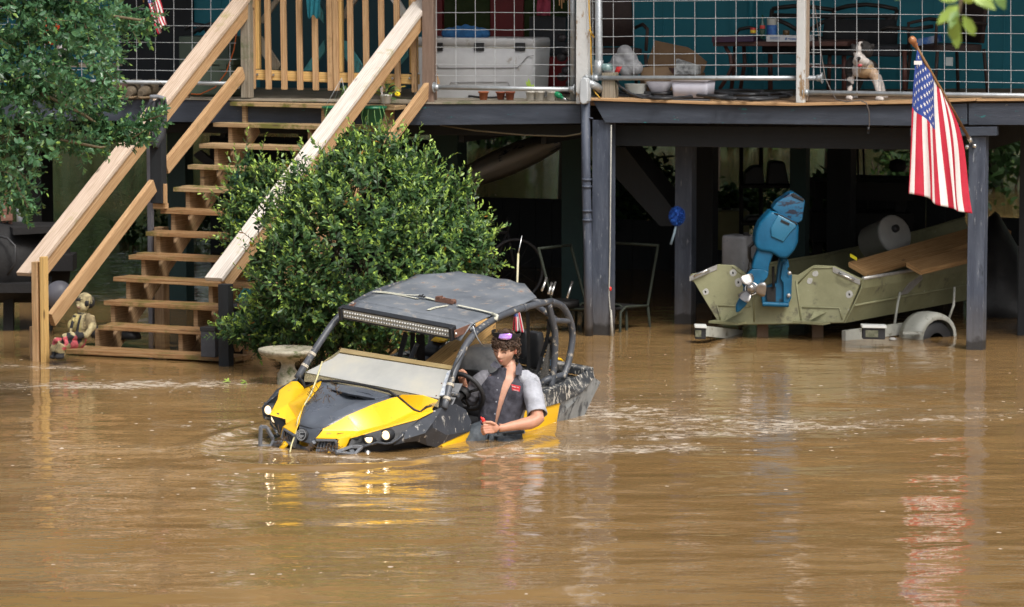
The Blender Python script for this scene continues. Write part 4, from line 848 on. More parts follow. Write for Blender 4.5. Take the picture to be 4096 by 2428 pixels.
mb = MB(); mb.tube([W(h1(870, 1360, .02)), W(h1(1000, 1335, .09)), W(h1(1160, 1330, .17)), W(h1(1200, 1370, .2))], .014, 8); obj('yellow_skid', mb, YEL, utv)
mb = MB(); mb.lathe(W(h1(1810, 1365, .40)), [(.001, .02), (.02, .015), (.024, 0), (.02, -.02)], 14, CF); obj('fog_lamp', mb, CHROME, utv)
# front fenders
f_ = [h2(1170, 600, .60), h2(1320, 515, .625), h2(1150, 780, .675), h2(1020, 960, .675), h2(690, 1060, .62), h2(690, 940, .595), h2(905, 735, .59), h2(1530, 478, .64), h2(1700, 570, .66), h2(1790, 770, .67), h2(1768, 925, .67), h2(1380, 990, .70), h2(1150, 865, .69), h2(1300, 1130, .68), h2(1210, 1195, .66), h2(1060, 1160, .65), h2(880, 1090, .63), h2(690, 1110, .60), h2(500, 1165, .55)]
ff = [(0, 1, 2, 3, 4, 5, 6), (1, 7, 8, 9, 10, 11, 12, 2), (12, 11, 10, 13, 14, 15, 3, 2), (3, 15, 16, 17, 4), (5, 4, 17, 18)]
for s in (1, -1): facets('front_fender', f_, [x[::-1] for x in ff], CARB, s=s, solid=.010, bevel=.008)
dr = [h2(1300, 1134, .675), h2(1766, 930, .665), h2(1670, 1262, .65), h2(1640, 1420, .64), h2(1420, 1480, .63), h2(1350, 1300, .64), h2(1212, 1199, .655), h2(1330, 1200, .69)]
for s in (1, -1): facets('lower_door', dr, [(0, 7, 2, 1), (0, 6, 5, 7), (7, 5, 4, 3, 2)], YEL, s=s)
ar = [h1(1425, 1320, .26), h2(0, 1190, .38), h2(250, 1115, .46), h2(480, 1165, .52), h2(690, 1112, .55), h2(880, 1092, .58), h2(1060, 1160, .60), h2(1210, 1195, .62), h2(1350, 1300, .64), h2(1380, 1700, .60), h1(1425, 1700, .26)]
for s in (1, -1): facets('wheel_well', [(p[0]-.03, p[1], p[2]) for p in ar], [tuple(range(11))], DARKIN, s=s, bevel=0, solid=.01)
mb = MB()
for s in (1, -1):
    for x in (-.42, -2.35): mb.lathe(C(x, s*.52, -.48), [(.12, -.11), (.27, -.12), (.31, -.09), (.31, .09), (.27, .12), (.12, .11)], 26, CL)
# wheels are separate parts
for s in (1, -1):
    for x in (-.42, -2.35):
        m1 = MB(); m1.lathe(C(x, s*.52, -.50), [(.12, -.11), (.27, -.12), (.31, -.09), (.31, .09), (.27, .12), (.12, .11)], 26, CL); wl = obj('wheel', m1, RUBBER, utv)
        m2 = MB(); m2.lathe(C(x, s*.56, -.50), [(.02, .02), (.14, .0), (.15, .06)], 20, CL); obj('rim', m2, BLACKM, wl)
# dash, floor, seats
mb = MB(); mb.loft([(C(-.98, y, .04+(.04 if abs(y) < .3 else 0)), CF*.17, CU*.13, 3) for y in (-.55, -.3, 0, .3, .55)], 16); obj('dashboard', mb, BLACKP, utv)
mb = MB(); mb.prism([C(-.9, .30, .05), C(-.9, .57, .05), C(-1.12, .55, .26), C(-1.12, .36, .24)], CU*.006-CF*.006); obj('dash_plate', mb, mat('grey_plate', [(.30, .31, .33), (.42, .43, .45)], 8, .4, metal=.3), utv)
mb = MB(); mb.box(C(-1.5, 0, -.45), CF*.9, CL*.62, CU*.05); obj('floor_pan', mb, BLACKP, utv)
for y in (-.30, .33):
    mb = MB(); mb.loft([(C(-1.62, y, -.27), CF*.26, CL*.23, 4), (C(-1.62, y, -.20), CF*.27, CL*.24, 4), (C(-1.64, y, -.16), CF*.22, CL*.2, 4)], 20); mb.loft([(C(-1.88-.1*i/4, y, -.2+.36*i/4), CF*.06, CL*(.23-.012*i*i), 4) for i in range(5)], 20)
    obj('seat', mb, mat('seat_vinyl', [(.012, .012, .014), (.03, .031, .034)], 12, .6, bump=.2), utv)
for (zx, zy, yy, wx, hz_, nm) in ((1966, 600, .22, .052, .135, 'headrest'), (1880, 560, .12, .060, .105, 'headrest')):
    q = W(cy(zx, zy, yy)); mb = MB(); mb.loft([(q+CU*hz_*t, CL*wx*1.2*(1-.25*abs(t)**4), CF*.05*(1-.3*abs(t)**4), 5) for t in (-1, -.95, -.6, 0, .6, .95, 1)], 18); obj(nm, mb, BLACKP, utv, bevel=.004)
# roll cage
def tube(name, pts_, r=.025, m=CAGE, n=12):
    P2 = [W(p) if not isinstance(p, V) else p for p in pts_]; out = []
    for i in range(len(P2)-1):
        p0 = P2[max(i-1, 0)]; p1 = P2[i]; p2 = P2[i+1]; p3 = P2[min(i+2, len(P2)-1)]
        for t in (0, .25, .5, .75): out.append(.5*((2*p1)+(p2-p0)*t+(2*p0-5*p1+4*p2-p3)*t*t+(3*p1-p0-3*p2+p3)*t**3))
    out.append(P2[-1]); mb = MB(); mb.tube(out, r, n); return obj(name, mb, m, utv)
def fl(pts_): return [(x, -y, z) for x, y, z in pts_]
Lp = [cy(1340, 1010, .64), cy(1395, 800, .60), cy(1480, 590, .57), cy(1570, 470, .555), cy(1700, 385, .55), cy(1880, 315, .55), cy(2080, 268, .55), cy(2160, 305, .55), cy(2213, 405, .55), cy(2228, 520, .55), cy(2200, 690, .56), cy(2160, 800, .57)]
for pp in (Lp, fl(Lp)):
    tube('front_pillar', pp[:4]); tube('roof_rail', pp[3:7]); tube('rear_hoop', pp[6:])
tube('sleeve', [Lp[5], tuple(a+(b_-a)*.12 for a, b_ in zip(Lp[5], Lp[6]))], .031)
Hp = [cy(2060, 285, .55), cy(2088, 400, .55), cy(2108, 500, .55), cy(2102, 700, .55), cy(2080, 870, .56)]
for pp in (Hp, fl(Hp)): tube('middle_hoop', pp)
tube('cross_tube', [cy(1985, 300, .28), cy(2120, 400, .50)], .022); tube('cross_tube', [Hp[1], Lp[8]], .020); tube('cross_tube', [cy(2108, 520, .55), cy(2060, 530, .35)], .018)
tube('cross_tube', [cy(2010, 835, .5), cy(2060, 805, .54), cy(2170, 775, .56)], .024); tube('cross_tube', [Hp[0], (Hp[0][0], -Hp[0][1], Hp[0][2])], .022); tube('cross_tube', [Lp[3], (Lp[3][0], -Lp[3][1], Lp[3][2])], .02)
tube('cross_tube', [(-1.05, .57, .20), (-1.05, -.57, .20)], .02)
tube('cross_tube', [(Hp[0][0], -.5, .6), (-2.3, -.46, .05)], .02); tube('cross_tube', [cy(1080, 500, -.25), cy(1030, 670, -.3)], .016); tube('cross_tube', [cy(1155, 560, -.1), cy(1100, 690, -.15)], .018)
for z, r_ in ((h2(1460, 190, .615), .028), (h2(1365, 390, .625), .029), (cy(465, 665, -.585), .028), (cy(400, 735, -.605), .028)):
    i = 0; s = 1 if z[1] > 0 else -1; d = (W(Lp[1], s)-W(Lp[0], s)).normalized(); mb = MB(); q = W(z); 
    a_, b_ = W(Lp[0], s), W(Lp[1], s); q = a_+(b_-a_)*((q-a_).dot(d)/(b_-a_).length); mb.tube([q-d*.005, q+d*.005], .0285, 14); mb.tube([q+d*.005, q+d*.016], .0275, 12); obj('clamp', mb, mat('pale_clamp', [(.5, .45, .36)], 5, .6), utv)
# roof
xs_ = [-1.150, -1.20, -1.245, -1.27, -1.295, -1.33, -1.45, -1.6, -1.75, -1.9, -2.084, -2.19, -2.287]; hw_ = [.50, .507, .512, .516, .518, .519, .52, .524, .527, .530, .533, .41, .29]; zz_ = [.575, .622, .660, .676, .684, .687, .696, .710, .724, .738, .754, .772, .786]
def rpt(i, j): x, h_, z = xs_[i], hw_[i], zz_[i]; return C(x+(.006*sin(j*1.3) if i > 10 else 0), h_*(j/9-1), z+.004*sin(j*.9+i*.7)*(i > 4)-.008*abs(j/9-1)**10-(.005*sin(j*7.7+i*3) if j in (0, 18) else 0))
mb = MB(); mb.grid([[rpt(i, j) for j in range(19)] for i in range(4)]); mb.grid([[rpt(i, j) for j in range(19)] for i in range(3, 13)])
obj('roof', mb, ROOFM, utv, solid=.008)
# light bar
B0, B1 = C(-1.065, -.478, .628), C(-1.075, .478, .630); bd = (B1-B0).normalized(); bf = (CF-bd*CF.dot(bd)).normalized(); bf = (bf*.97-CU*.22).normalized(); bu = bf.cross(bd).normalized(); bu = bu if bu.z > 0 else -bu
mb = MB(); mb.box((B0+B1)/2-bf*.02, (B1-B0)/2, bf*.028, bu*.044); mb.box((B0+B1)/2+bu*.040, (B1-B0)/2, bf*.014, bu*.006); mb.box((B0+B1)/2-bu*.040, (B1-B0)/2, bf*.014, bu*.006); lb = obj('light_bar', mb, BLACKP, utv, bevel=.003)
for q in (B0, B1): mb = MB(); mb.box(q, bd*.012, bf*.034, bu*.050); obj('end_cap', mb, BLACKP, lb, bevel=.004)
mb = MB(); mb.box((B0+B1)/2+bf*.009, (B1-B0)/2-bd*.014, bf*.002, bu*.032); obj('reflector_strip', mb, mat('led_backing', [(.40, .40, .37), (.52, .52, .48)], 9, .35, metal=.2), lb)
LED = mat('led_dome', [(.50, .51, .50), (.80, .80, .78)], 60, .18, spec=.9); LEDR = mat('led_socket', [(.30, .30, .28), (.42, .42, .39)], 40, .4)
mb = MB(); mr_ = MB(); L_ = (B1-B0).length-.04
for r_ in (-1, 1):
    for i in range(40):
        q = B0+bd*(.02+L_*(i+.5)/40)+bu*.0145*r_+bf*.011
        mr_.lathe(q, [(.0112, 0), (.0112, .004), (.009, .004), (.0085, .001)], 8, bf)
        mb.ell(q+bf*.003, bd*.0078, bu*.0078, bf*.007, 7, 5)
obj('led_domes', mb, LED, lb)['kind'] = 'stuff'; obj('led_sockets', mr_, LEDR, lb)['kind'] = 'stuff'
for s in (1, -1):
    mb = MB(); q0 = (B1 if s > 0 else B0)+bd*s*.018; mb.prism([q0-bu*.03+bf*.01, q0+bu*.03+bf*.01, q0+bu*.045-CF*.25+CU*.0, q0-bu*.005-CF*.27], bd*s*.006)
    br = obj('bar_bracket', mb, RUSTY, utv, bevel=.002)
    for dx in (0.0, .20, .24): mb = MB(); q = q0+bd*s*.008-CF*dx+bu*(.0 if dx < .1 else (.03 if dx > .22 else .005)); mb.lathe(q, [(.011, 0), (.011, .006), (.005, .010), (.001, .011)], 8, bd*s); obj('bolt', mb, CHROME, br)
# windscreen (half height): clear sheet with a milky film panel on it
CLEAR = mat('clear_acrylic', [(.35, .30, .18)], 5, .12, alpha=.42, dirt=((.30, .27, .2), .6, .75, 8, (1, 1, 1)))
MILK = mat('milky_film', [(.40, .41, .39), (.50, .50, .47), (.60, .57, .47)], 2, .18, spec=.7, alpha=.82, bump=.06, bscale=12)
AMBER = mat('amber_dust_strip', [(.30, .22, .10), (.40, .31, .16)], 6, .4)
def wp(zx, zy, y): return W(cy(zx, zy, y))
tL, tR, mL, mR = wp(1392, 744, .535), wp(622, 622, -.52), wp(1308, 946, .575), wp(380, 762, -.60)
dn = (mL-tL)
rowsW = []
def wpt(px, py):                                # point of the windscreen plane
    n_ = (tL-mR).cross(mL-tR).normalized(); o = (tL+tR+mL+mR)/4; r = ray(1000+.579*px, 1050+.579*py); t = (o-CAM).dot(n_)/r.dot(n_); return CAM+r*t
def sheet(name, pts_, m, off=0, th=.004): 
    n_ = (tL-mR).cross(mL-tR).normalized(); n_ = n_ if n_.dot(CF) > 0 else -n_
    mb = MB(); mb.prism([wpt(*p)+n_*off for p in pts_], -n_*th); return obj(name, mb, m, utv)
sheet('windscreen', [(630, 598), (1400, 722), (1392, 760), (1308, 946), (1300, 1000), (1180, 960), (600, 830), (372, 822), (380, 760), (440, 730), (500, 690)], CLEAR)
sheet('windscreen_film', [(617, 632), (1396, 752), (1306, 945), (900, 862), (378, 762), (450, 728), (520, 690), (570, 668)], MILK, .006, .003)
sheet('windscreen_edge', [(632, 597), (1402, 720), (1398, 748), (622, 626)], AMBER, .010, .008)
sheet('paper_sticker', [(1365, 765), (1390, 750), (1345, 925), (1312, 930)], mat('peeled_sticker', [(.16, .22, .34), (.5, .53, .56), (.62, .64, .66)], 34, .6, stretch=(1, 1, .3)), .013, .002)
mb = MB()
for q in ((1378, 758), (1332, 832), (1296, 918), (405, 745)): p_ = wpt(*q); mb.ell(p_+CF*.015, CL*.006, CU*.006, CF*.005, 8, 5)
obj('screen_rivets', mb, RUSTY, utv)['kind'] = 'stuff'
mb = MB(); mb.beam(wpt(520, 700)-CF*.03, wpt(512, 790)-CF*.03, .01, .02); mb.beam(wpt(470, 720)-CF*.02, wpt(540, 665)-CF*.02, .006, .02); obj('screen_stay', mb, AMBER, utv)
# steering wheel
sc0 = W(cy(1488, 890, .52)); sn = (-CF*.9+CU*.42).normalized(); s1 = CL; s2 = sn.cross(s1)
mb = MB(); mb.tube([sc0+s1*.150*cos(a)+s2*.150*sin(a) for a in np.linspace(0, 2*pi, 37)], .0165, 10, False)
for a in (radians(200), radians(340), radians(90)): mb.tube([sc0-sn*.03, sc0+s1*.14*cos(a)+s2*.14*sin(a)], .010, 6)
mb.lathe(sc0-sn*.03, [(.001, .03), (.05, .025), (.055, 0), (.04, -.02)], 18, sn); obj('steering_wheel', mb, RUBBER, utv)
mb = MB(); mb.tube([sc0-sn*.04, sc0-sn*.4], .02, 8); obj('steering_column', mb, BLACKM, utv)
# rear body
ry = [cy(2140, 968, .735), cy(2118, 1095, .73), cy(2085, 1212, .72), cy(2060, 1400, .70), cy(1700, 1400, .70), cy(1760, 1200, .72), cy(1850, 1035, .735), cy(2000, 1160, .755)]
for s in (1, -1): facets('rear_side_panel', ry, [(6, 0, 1, 7), (7, 1, 2), (7, 2, 3, 4), (6, 7, 4, 5)], YEL, s=s)
bs = [cy(2003, 1010, .745), cy(2012, 878, .70), cy(2110, 848, .68), cy(2235, 795, .66), cy(2345, 737, .63), cy(2372, 760, .64), cy(2378, 795, .66), cy(2292, 900, .72), cy(2140, 970, .745), cy(2150, 850, .735), cy(2030, 900, .735)]
for s in (1, -1): facets('cargo_box_side', bs, [(0, 10, 9, 8), (10, 1, 2, 9), (9, 2, 3), (9, 3, 4, 5, 6, 7), (8, 9, 7)], MUDP, s=s, solid=.012)
fl_ = [cy(2142, 968, .73), cy(2292, 898, .71), cy(2376, 792, .65), cy(2421, 824, .64), cy(2262, 1150, .68), cy(2180, 1195, .68), cy(2088, 1199, .70), cy(2112, 1098, .715), cy(2200, 1010, .74), cy(2060, 1350, .68), cy(2240, 1350, .62)]
for s in (1, -1): facets('rear_flare', fl_, [(0, 8, 7), (0, 1, 8), (1, 2, 8), (7, 8, 5, 6), (8, 2, 3, 4, 5), (6, 5, 10, 9)], GREYF if s > 0 else GREYF, s=s)
x0_, x1_ = bs[1][0], bs[4][0]
mb = MB(); mb.grid([[C(x0_+(x1_-x0_)*i/4, .66*(j/4-1), bs[1][2]-.06+(bs[4][2]-bs[1][2])*i/4-.02) for j in range(9)] for i in range(5)]); obj('cargo_bed', mb, MUDP, utv, solid=.02)
mb = MB(); mb.beam(C(x1_, .64, bs[4][2]-.02), C(x1_, -.64, bs[4][2]-.02), .06, .10, CF); obj('tailgate', mb, MUDP, utv, bevel=.01)
mb = MB(); mb.box(C(-1.95, 0, -.1), CF*.02, CL*.6, CU*.25); obj('firewall', mb, BLACKP, utv)
# shock, harness, mirror, details
mb = MB(); a_, b_ = W(cy(2062, 520, .42)), W(cy(2068, 700, .42)); mb.tube([a_, b_], .016, 8); d_ = b_-a_
mb.tube([a_+d_*t+CL*.030*cos(t*50)+CF*.030*sin(t*50) for t in np.linspace(.05, .8, 90)], .0065, 5); obj('shock_absorber', mb, BLACKM, utv)
BELT = mat('harness_webbing', [(.014, .015, .018), (.03, .032, .036)], 40, .7, bump=.3, bscale=200)
def strap(name, pts_, w_, m, parent=utv, th=.003, up=None):
    mb = MB()
    for i in range(len(pts_)-1): mb.beam(pts_[i], pts_[i+1], w_, th, up or -RT.cross(UP))
    return obj(name, mb, m, parent)
strap('harness', [wp(1917, 340, .50), wp(1922, 480, .47), wp(1924, 620, .42), wp(1926, 730, .38)], .026, BELT)
strap('harness', [wp(2064, 392, .52), wp(2062, 480, .50), wp(2040, 570, .46), wp(2015, 650, .42), wp(1985, 760, .40)], .026, BELT)
strap('harness', [wp(2075, 640, .50), wp(2095, 560, .54)], .028, BELT)
for a, b_ in (((1075, 485), (1030, 660)), ((1125, 490), (1120, 640)), ((1190, 490), (1195, 690)), ((1160, 500), (1175, 690))): strap('harness', [wp(a[0], a[1], -.15), wp(b_[0], b_[1], -.2)], .034, BELT)
mb = MB(); q = [wp(2060, 560, .50), wp(2000, 800, .45), wp(2040, 830, .5), wp(2075, 640, .5)]; mb.prism(q, CL*.01); obj('side_net', mb, mat('mesh_net', [(.03, .03, .032), (.16, .15, .13)], 120, .8), utv)
mb = MB(); q = wp(2072, 690, .5); mb.box(q, CL*.012, CU*.022, CF*.01); obj('buckle', mb, mat('blue_buckle', [(.18, .32, .5)], 5, .4), utv)
mb = MB(); mb.tube([wp(2122, 665, .1), wp(2145, 668, .1), wp(2166, 690, .1)], .010, 6); obj('yellow_trim', mb, YEL, utv); mb = MB(); mb.loft([(wp(2142, 790, .1), CL*.06, CF*.06, 4), (wp(2142, 690, .1), CL*.055, CF*.05, 4)], 14); obj('air_box', mb, BLACKP, utv)
mb = MB(); mb.loft([(wp(1245, 640, -.42), CL*.09, CF*.05, 4), (wp(1290, 560, -.42), CL*.06, CF*.05, 4), (wp(1315, 528, -.42), CL*.04, CF*.04, 4)], 14); obj('passenger_bolster', mb, BLACKP, utv)
mb = MB(); mb.loft([(wp(1305, 540, -.40), CL*.055, CF*.05, 4), (wp(1318, 522, -.40), CL*.05, CF*.04, 4)], 14); obj('yellow_trim', mb, YEL, utv)
mb = MB(); mb.tube([wp(1540, 440, .57), wp(1555, 490, .58), wp(1575, 530, .60), wp(1605, 575, .61)], .005, 6); mb.tube([wp(1575, 530, .60), wp(1590, 560, .6), wp(1618, 578, .6)], .003, 5); obj('cable', mb, GALV, utv)
mb = MB(); mb.tube([wp(1500, 575, .585), wp(1440, 680, .60), wp(1400, 740, .61), wp(1395, 790, .62)], .005, 6); obj('cable', mb, RUBBER, utv)
# things on and in the vehicle
def croof(zx, zy):
    z = .70
    for _ in range(4):
        r = ray(1000+.579*zx, 1050+.579*zy); o = CAM-CO; t = (z-o.dot(CU))/r.dot(CU); q = o+r*t; x = q.dot(CF); z = float(np.interp(-x, [-v for v in xs_], zz_))+.010
    return CO+q
def z6(x, y): return ((1330+.2875*x-1000)/.579, (1080+.2875*y-1050)/.579)
SM = mat('strap_webbing', [(.42, .42, .33), (.60, .59, .50)], 20, .8, bump=.2, bscale=200, dirt=((.2, .17, .1), .62, .75, 12, (1, 1, 1)))
st = thing('ratchet_strap', 'dirty cream ratchet strap tied across the black buggy roof', 'strap', croof(*z6(1600, 470)))
for i, seq in enumerate(([(560, 300), (800, 325), (1000, 360), (1190, 395)], [(600, 296), (820, 318), (1020, 350), (1200, 352)], [(1290, 385), (1440, 425)], [(1740, 500), (2000, 555), (2230, 612)])):
    strap('webbing', [croof(*z6(*q))+CU*(.002*i) for q in seq], .030 if i in (2, 3) else .018, SM, st, .003, CU)
strap('loose_end', [croof(*z6(*q))+CU*.004 for q in ((1600, 500), (1420, 530), (1340, 560), (1230, 665))], .026, SM, st, .003, CU)
mb = MB(); qe = [croof(*z6(2230, 612)), wp(*z6(2290, 640), .575), wp(*z6(2285, 695), .58), wp(*z6(2250, 670), .56)]; mb.tube(qe, .014, 8); obj('rail_loop', mb, SM, st)
mb = MB(); a_, b_ = croof(*z6(1450, 425))+CU*.012, croof(*z6(1700, 475))+CU*.015; d_ = (b_-a_); n2 = d_.cross(CU).normalized()
for s in (1, -1): mb.beam(a_+n2*.018*s, b_+n2*.018*s, .004, .030, CU)
mb.tube([b_-d_*.12-n2*.022+CU*.004, b_-d_*.12+n2*.022+CU*.004], .015, 10); mb.tube([a_+d_*.35-n2*.02+CU*.015, a_+d_*.35+n2*.02+CU*.015], .006, 6)
mb.loft([(a_+CU*.012, n2*.022, CU*.010, 4), (a_+d_*.25+CU*.02, n2*.022, CU*.009, 4)], 12); obj('ratchet', mb, RUSTY, st, bevel=.001)
mb = MB(); q = croof(*z6(1240, 385)); mb.tube([q+CU*.01+d_*.2*t+n2*.022*sin(t*9) for t in np.linspace(-1, 1, 14)], .004, 5); mb.tube([q+CU*.02-n2*.02, q+CU*.012+n2*.025], .004, 5); obj('hook', mb, BLACKM, st)
mb = MB(); cb = [(515, 690), (480, 800), (440, 905), (395, 985), (350, 1080), (335, 1180), (305, 1260), (293, 1316)]
mb.tube([W(cy(x, y, -.33+.30*i/7))+CF*.03+CU*.01 for i, (x, y) in enumerate(cb)], .006, 6)
solo('cord', 'pale yellow cord hanging from the windscreen down over the buggy hood', 'rope', mb, mat('cord', [(.50, .44, .2), (.66, .6, .36)], 60, .8))
LUM = wood('amber_lumber', (.42, .22, .06), (.60, .36, .13), (.68, .45, .20), None)
mb = MB(); p0, p1 = P(1000+.579*1225, 1050+.579*760, 25.15), P(1000+.579*1640, 1050+.579*425, 26.6); mb.beam(p0, p1, .135, .085, (0, -.2, 1))
solo('timber_post', 'thick amber timber lying through the buggy cabin behind the windscreen', 'lumber', mb, LUM, bevel=.004)
mb = MB(); q = P(1000+.579*1590, 1050+.579*660, 26.0)
mb.loft([(q+V((0, 0, -.22)), RT*.17, V((0, .15, 0)), 4), (q+V((0, 0, .02)), RT*.20, V((0, .17, 0)), 4), (q+V((0, 0, .075)), RT*.19, V((0, .16, 0)), 4), (q+V((0, 0, .095)), RT*.12, V((0, .1, 0)), 3)], 24)
solo('storage_tub', 'clouded grey plastic tub behind the driver in the buggy', 'tub', mb, mat('clouded_plastic', [(.16, .17, .18), (.34, .35, .36), (.46, .47, .48)], 7, .35, alpha=.85))
def usflag(t, cf, fold, hoistn=26, flyn=44, stars=True, sub='canton'):
    """cf(s,t): s across the hoist 0..1, t along the fly 0..1"""
    FR = mat('flag_red', [(.40, .010, .030), (.50, .016, .045)], 12, .75, bump=.2, bscale=300); FWt = mat('flag_white', [(.66, .64, .62), (.76, .74, .72)], 8, .75, bump=.2, bscale=300); FB = mat('flag_blue', [(.018, .045, .22), (.03, .07, .30)], 12, .75, bump=.2, bscale=300)
    mb = MB(); NS = 13*3; NT = flyn
    vs = [cf(i/NS, j/NT) for i in range(NS+1) for j in range(NT+1)]; fs = []; ms = []
    for i in range(NS):
        for j in range(NT):
            fs.append((i*(NT+1)+j, i*(NT+1)+j+1, (i+1)*(NT+1)+j+1, (i+1)*(NT+1)+j)); st_ = i//3
            ms.append(2 if (st_ < 7 and (j+.5)/NT < .40) else (0 if st_ % 2 == 0 else 1))
    mb.smooth = True; mb.add(vs, fs); mb.m = ms; o = obj('cloth', mb, [FR, FWt, FB], t, solid=.003)
    if stars:
        ms_ = MB()
        for r_ in range(9):
            for c_ in range(6 if r_ % 2 == 0 else 5):
                s0 = (7/13)*(r_+1)/10; t0 = .40*((c_*2+1+(r_ % 2))/12)
                c0 = cf(s0, t0); ds = (cf(s0+.01, t0)-c0)/.01; dt = (cf(s0, t0+.01)-c0)/.01; n_ = ds.cross(dt).normalized(); n_ = n_ if n_.y < 0 else -n_
                pv = [c0+n_*.004]
                for q in range(10): a = q*pi/5; R_ = .0175 if q % 2 == 0 else .007; pv.append(c0+n_*.004+dt*cos(a)*R_+ds*sin(a)*R_*dt.length/max(ds.length, .2)*1.0)
                ms_.add(pv, [(0, q+1, (q+1) % 10+1) for q in range(10)])
        obj('stars', ms_, FWt, o)['kind'] = 'stuff'
    return o
an = thing('whip_antenna', 'pale whip mast with a bent silver tip behind the buggy roof', 'antenna', P(2068, 1330, 26.3))
mb = MB(); mb.tube([P(2068, 1420, 26.3), P(2068, 1150, 26.3), P(2073, 1014, 26.3)], .008, 8); obj('mast', mb, mat('mast_yellow', [(.5, .46, .25), (.6, .57, .42)], 30, .5), an)
mb = MB(); mb.tube([P(2073, 1014, 26.3), P(2078, 990, 26.3), P(2088, 942, 26.3)], [.005, .004, .003], 6); obj('tip', mb, CHROME, an)
ft = thing('small_flag', 'small furled stars and stripes flag behind the driver of the buggy', 'flag', P(2075, 1330, 26.2))
def cfc(s, t): 
    a = P(2060+s*14, 1225+s*4, 26.25); b_ = P(2050+s*48, 1330+s*4-8*sin(s*3), 26.25); return a.lerp(b_, t)+V((.006*sin(s*16), .025*sin(s*14)*(.3+t), 0))
usflag(ft, cfc, .02, flyn=20)
print('D done')
# ================================================================== THE DRIVER
ZM = 25.05
def q5(x, y, d=0.0): return P(1750+.4447*x, 1200+.4447*y, ZM-d)      # measured point, d metres nearer the camera than the trunk
MS = .4447*ZM/FPX                                                    # metres per measured pixel at that distance
man = thing('person', 'curly haired man in an open charcoal work shirt sitting at the wheel of the buggy', 'person', q5(560, 1400))
X_, D_ = RT, V((0, -1, 0)); Z_ = V((0, 0, 1))
def ring(x, y, hw, hd, d=0, rot=0, e=2.2):
    a = (X_*cos(rot)+Z_*sin(rot)); return (q5(x, y, d), a*hw*MS, D_*hd*MS, e)
SK = (.56, .30, .205); SKD = (.54, .27, .175)
trunk = [ring(648, 530, 50, 52, -.045), ring(650, 600, 56, 56, -.03), ring(646, 640, 66, 62, -.01), ring(634, 668, 120, 76, 0, -.10), ring(624, 700, 190, 95, 0, -.12), ring(622, 735, 205, 104, 0, -.10), ring(612, 790, 212, 118), ring(600, 880, 205, 125), ring(585, 980, 185, 118), ring(570, 1080, 172, 110), ring(560, 1170, 180, 112), ring(555, 1300, 200, 120), ring(555, 1420, 200, 120)]
def limb(pts_, n=16, e=2):
    """pts: (point, radius m)"""
    mb = MB(); mb.tube([p for p, r in pts_], [r for p, r in pts_], n); return mb
def dens(pts_, k=4):
    o = []
    for i in range(len(pts_)-1):
        (p0, r0), (p1, r1) = pts_[i], pts_[i+1]
        for j in range(k): t = j/k; s = t*t*(3-2*t); o.append((p0.lerp(p1, t), r0+(r1-r0)*s))
    o.append(pts_[-1]); return o
Lsh = q5(826, 735, .02); Lel = q5(905, 1085, .20); Lwr = q5(590, 1150, .30); Lhd = q5(470, 1150, .32)
Rsh = q5(392, 730, -.02); Rel = q5(285, 900, -.10); Rwr = q5(240, 770, -.06); Rhd = q5(216, 690, 0)
larm = dens([(Lsh, .062), (Lsh.lerp(Lel, .45), .052), (Lel+Z_*.01, .046), (Lel.lerp(Lwr, .25)-Z_*.004, .047), (Lel.lerp(Lwr, .7), .035), (Lwr, .028), (Lwr.lerp(Lhd, .3), .030)])
rarm = dens([(Rsh, .060), (Rsh.lerp(Rel, .5), .050), (Rel, .042), (Rel.lerp(Rwr, .4), .038), (Rwr, .026), (Rhd, .027)])
def finger(pts_, r0, r1): n = len(pts_); mb = MB(); mb.tube(pts_, [r0+(r1-r0)*i/(n-1) for i in range(n)], 8); mb.ell(pts_[-1], X_*r1, D_*r1, Z_*r1, 8, 6); return mb
mbT = MB(); mbT.loft(trunk, 40)
pr = [(mbT, SK), (limb(larm), SKD), (limb(rarm), SKD)]
# left hand: a fist round the red handle, thumb on top
hc = q5(478, 1150, .33)
mbp = MB(); mbp.ell(hc+X_*.012, X_*.048, D_*.026, Z_*.040, 14, 10); pr.append((mbp, SKD))
for i, (yy, ln) in enumerate(((1120, 0), (1143, 4), (1166, 2), (1186, -8))):
    k0 = q5(470, yy+4, .355); k1 = q5(418-ln, yy+8, .368); k2 = q5(400-ln, yy+18, .345); k3 = q5(425, yy+22, .315)
    pr.append((finger([q5(505, yy+2, .34), k0, k1, k2, k3], .0105, .0085), (.56, .27, .18)))
pr.append((finger([q5(520, 1118, .35), q5(480, 1100, .365), q5(440, 1098, .368), q5(415, 1106, .36)], .0115, .0095), (.58, .29, .19)))
# right hand on the wheel rim
for i, (xx, yy) in enumerate(((196, 640), (212, 632), (228, 640), (243, 655))):
    pr.append((finger([q5(214+i*6, 695, .06), q5(xx, yy+22, .09), q5(xx+2, yy, .10), q5(xx+10, yy-6, .07), q5(xx+18, yy+10, .05)], .0095, .0078), SKD))
pr.append((finger([q5(225, 705, .07), q5(250, 690, .09), q5(262, 680, .09)], .0105, .009), SKD))
mbp = MB(); mbp.ell(q5(222, 690, .06), X_*.026, D_*.02, Z_*.034, 12, 8); pr.append((mbp, SKD))
# legs (inside the trousers, they leave the water line)
lthigh = [(q5(620, 1260, .02), .088), (q5(600, 1400, .18), .080), (q5(590, 1560, .25), .06)]; rthigh = [(q5(470, 1210, .02), .088), (q5(345, 1250, .12), .078), (q5(290, 1420, .16), .062)]
pr += [(limb(dens(lthigh)), SK), (limb(dens(rthigh)), SK)]
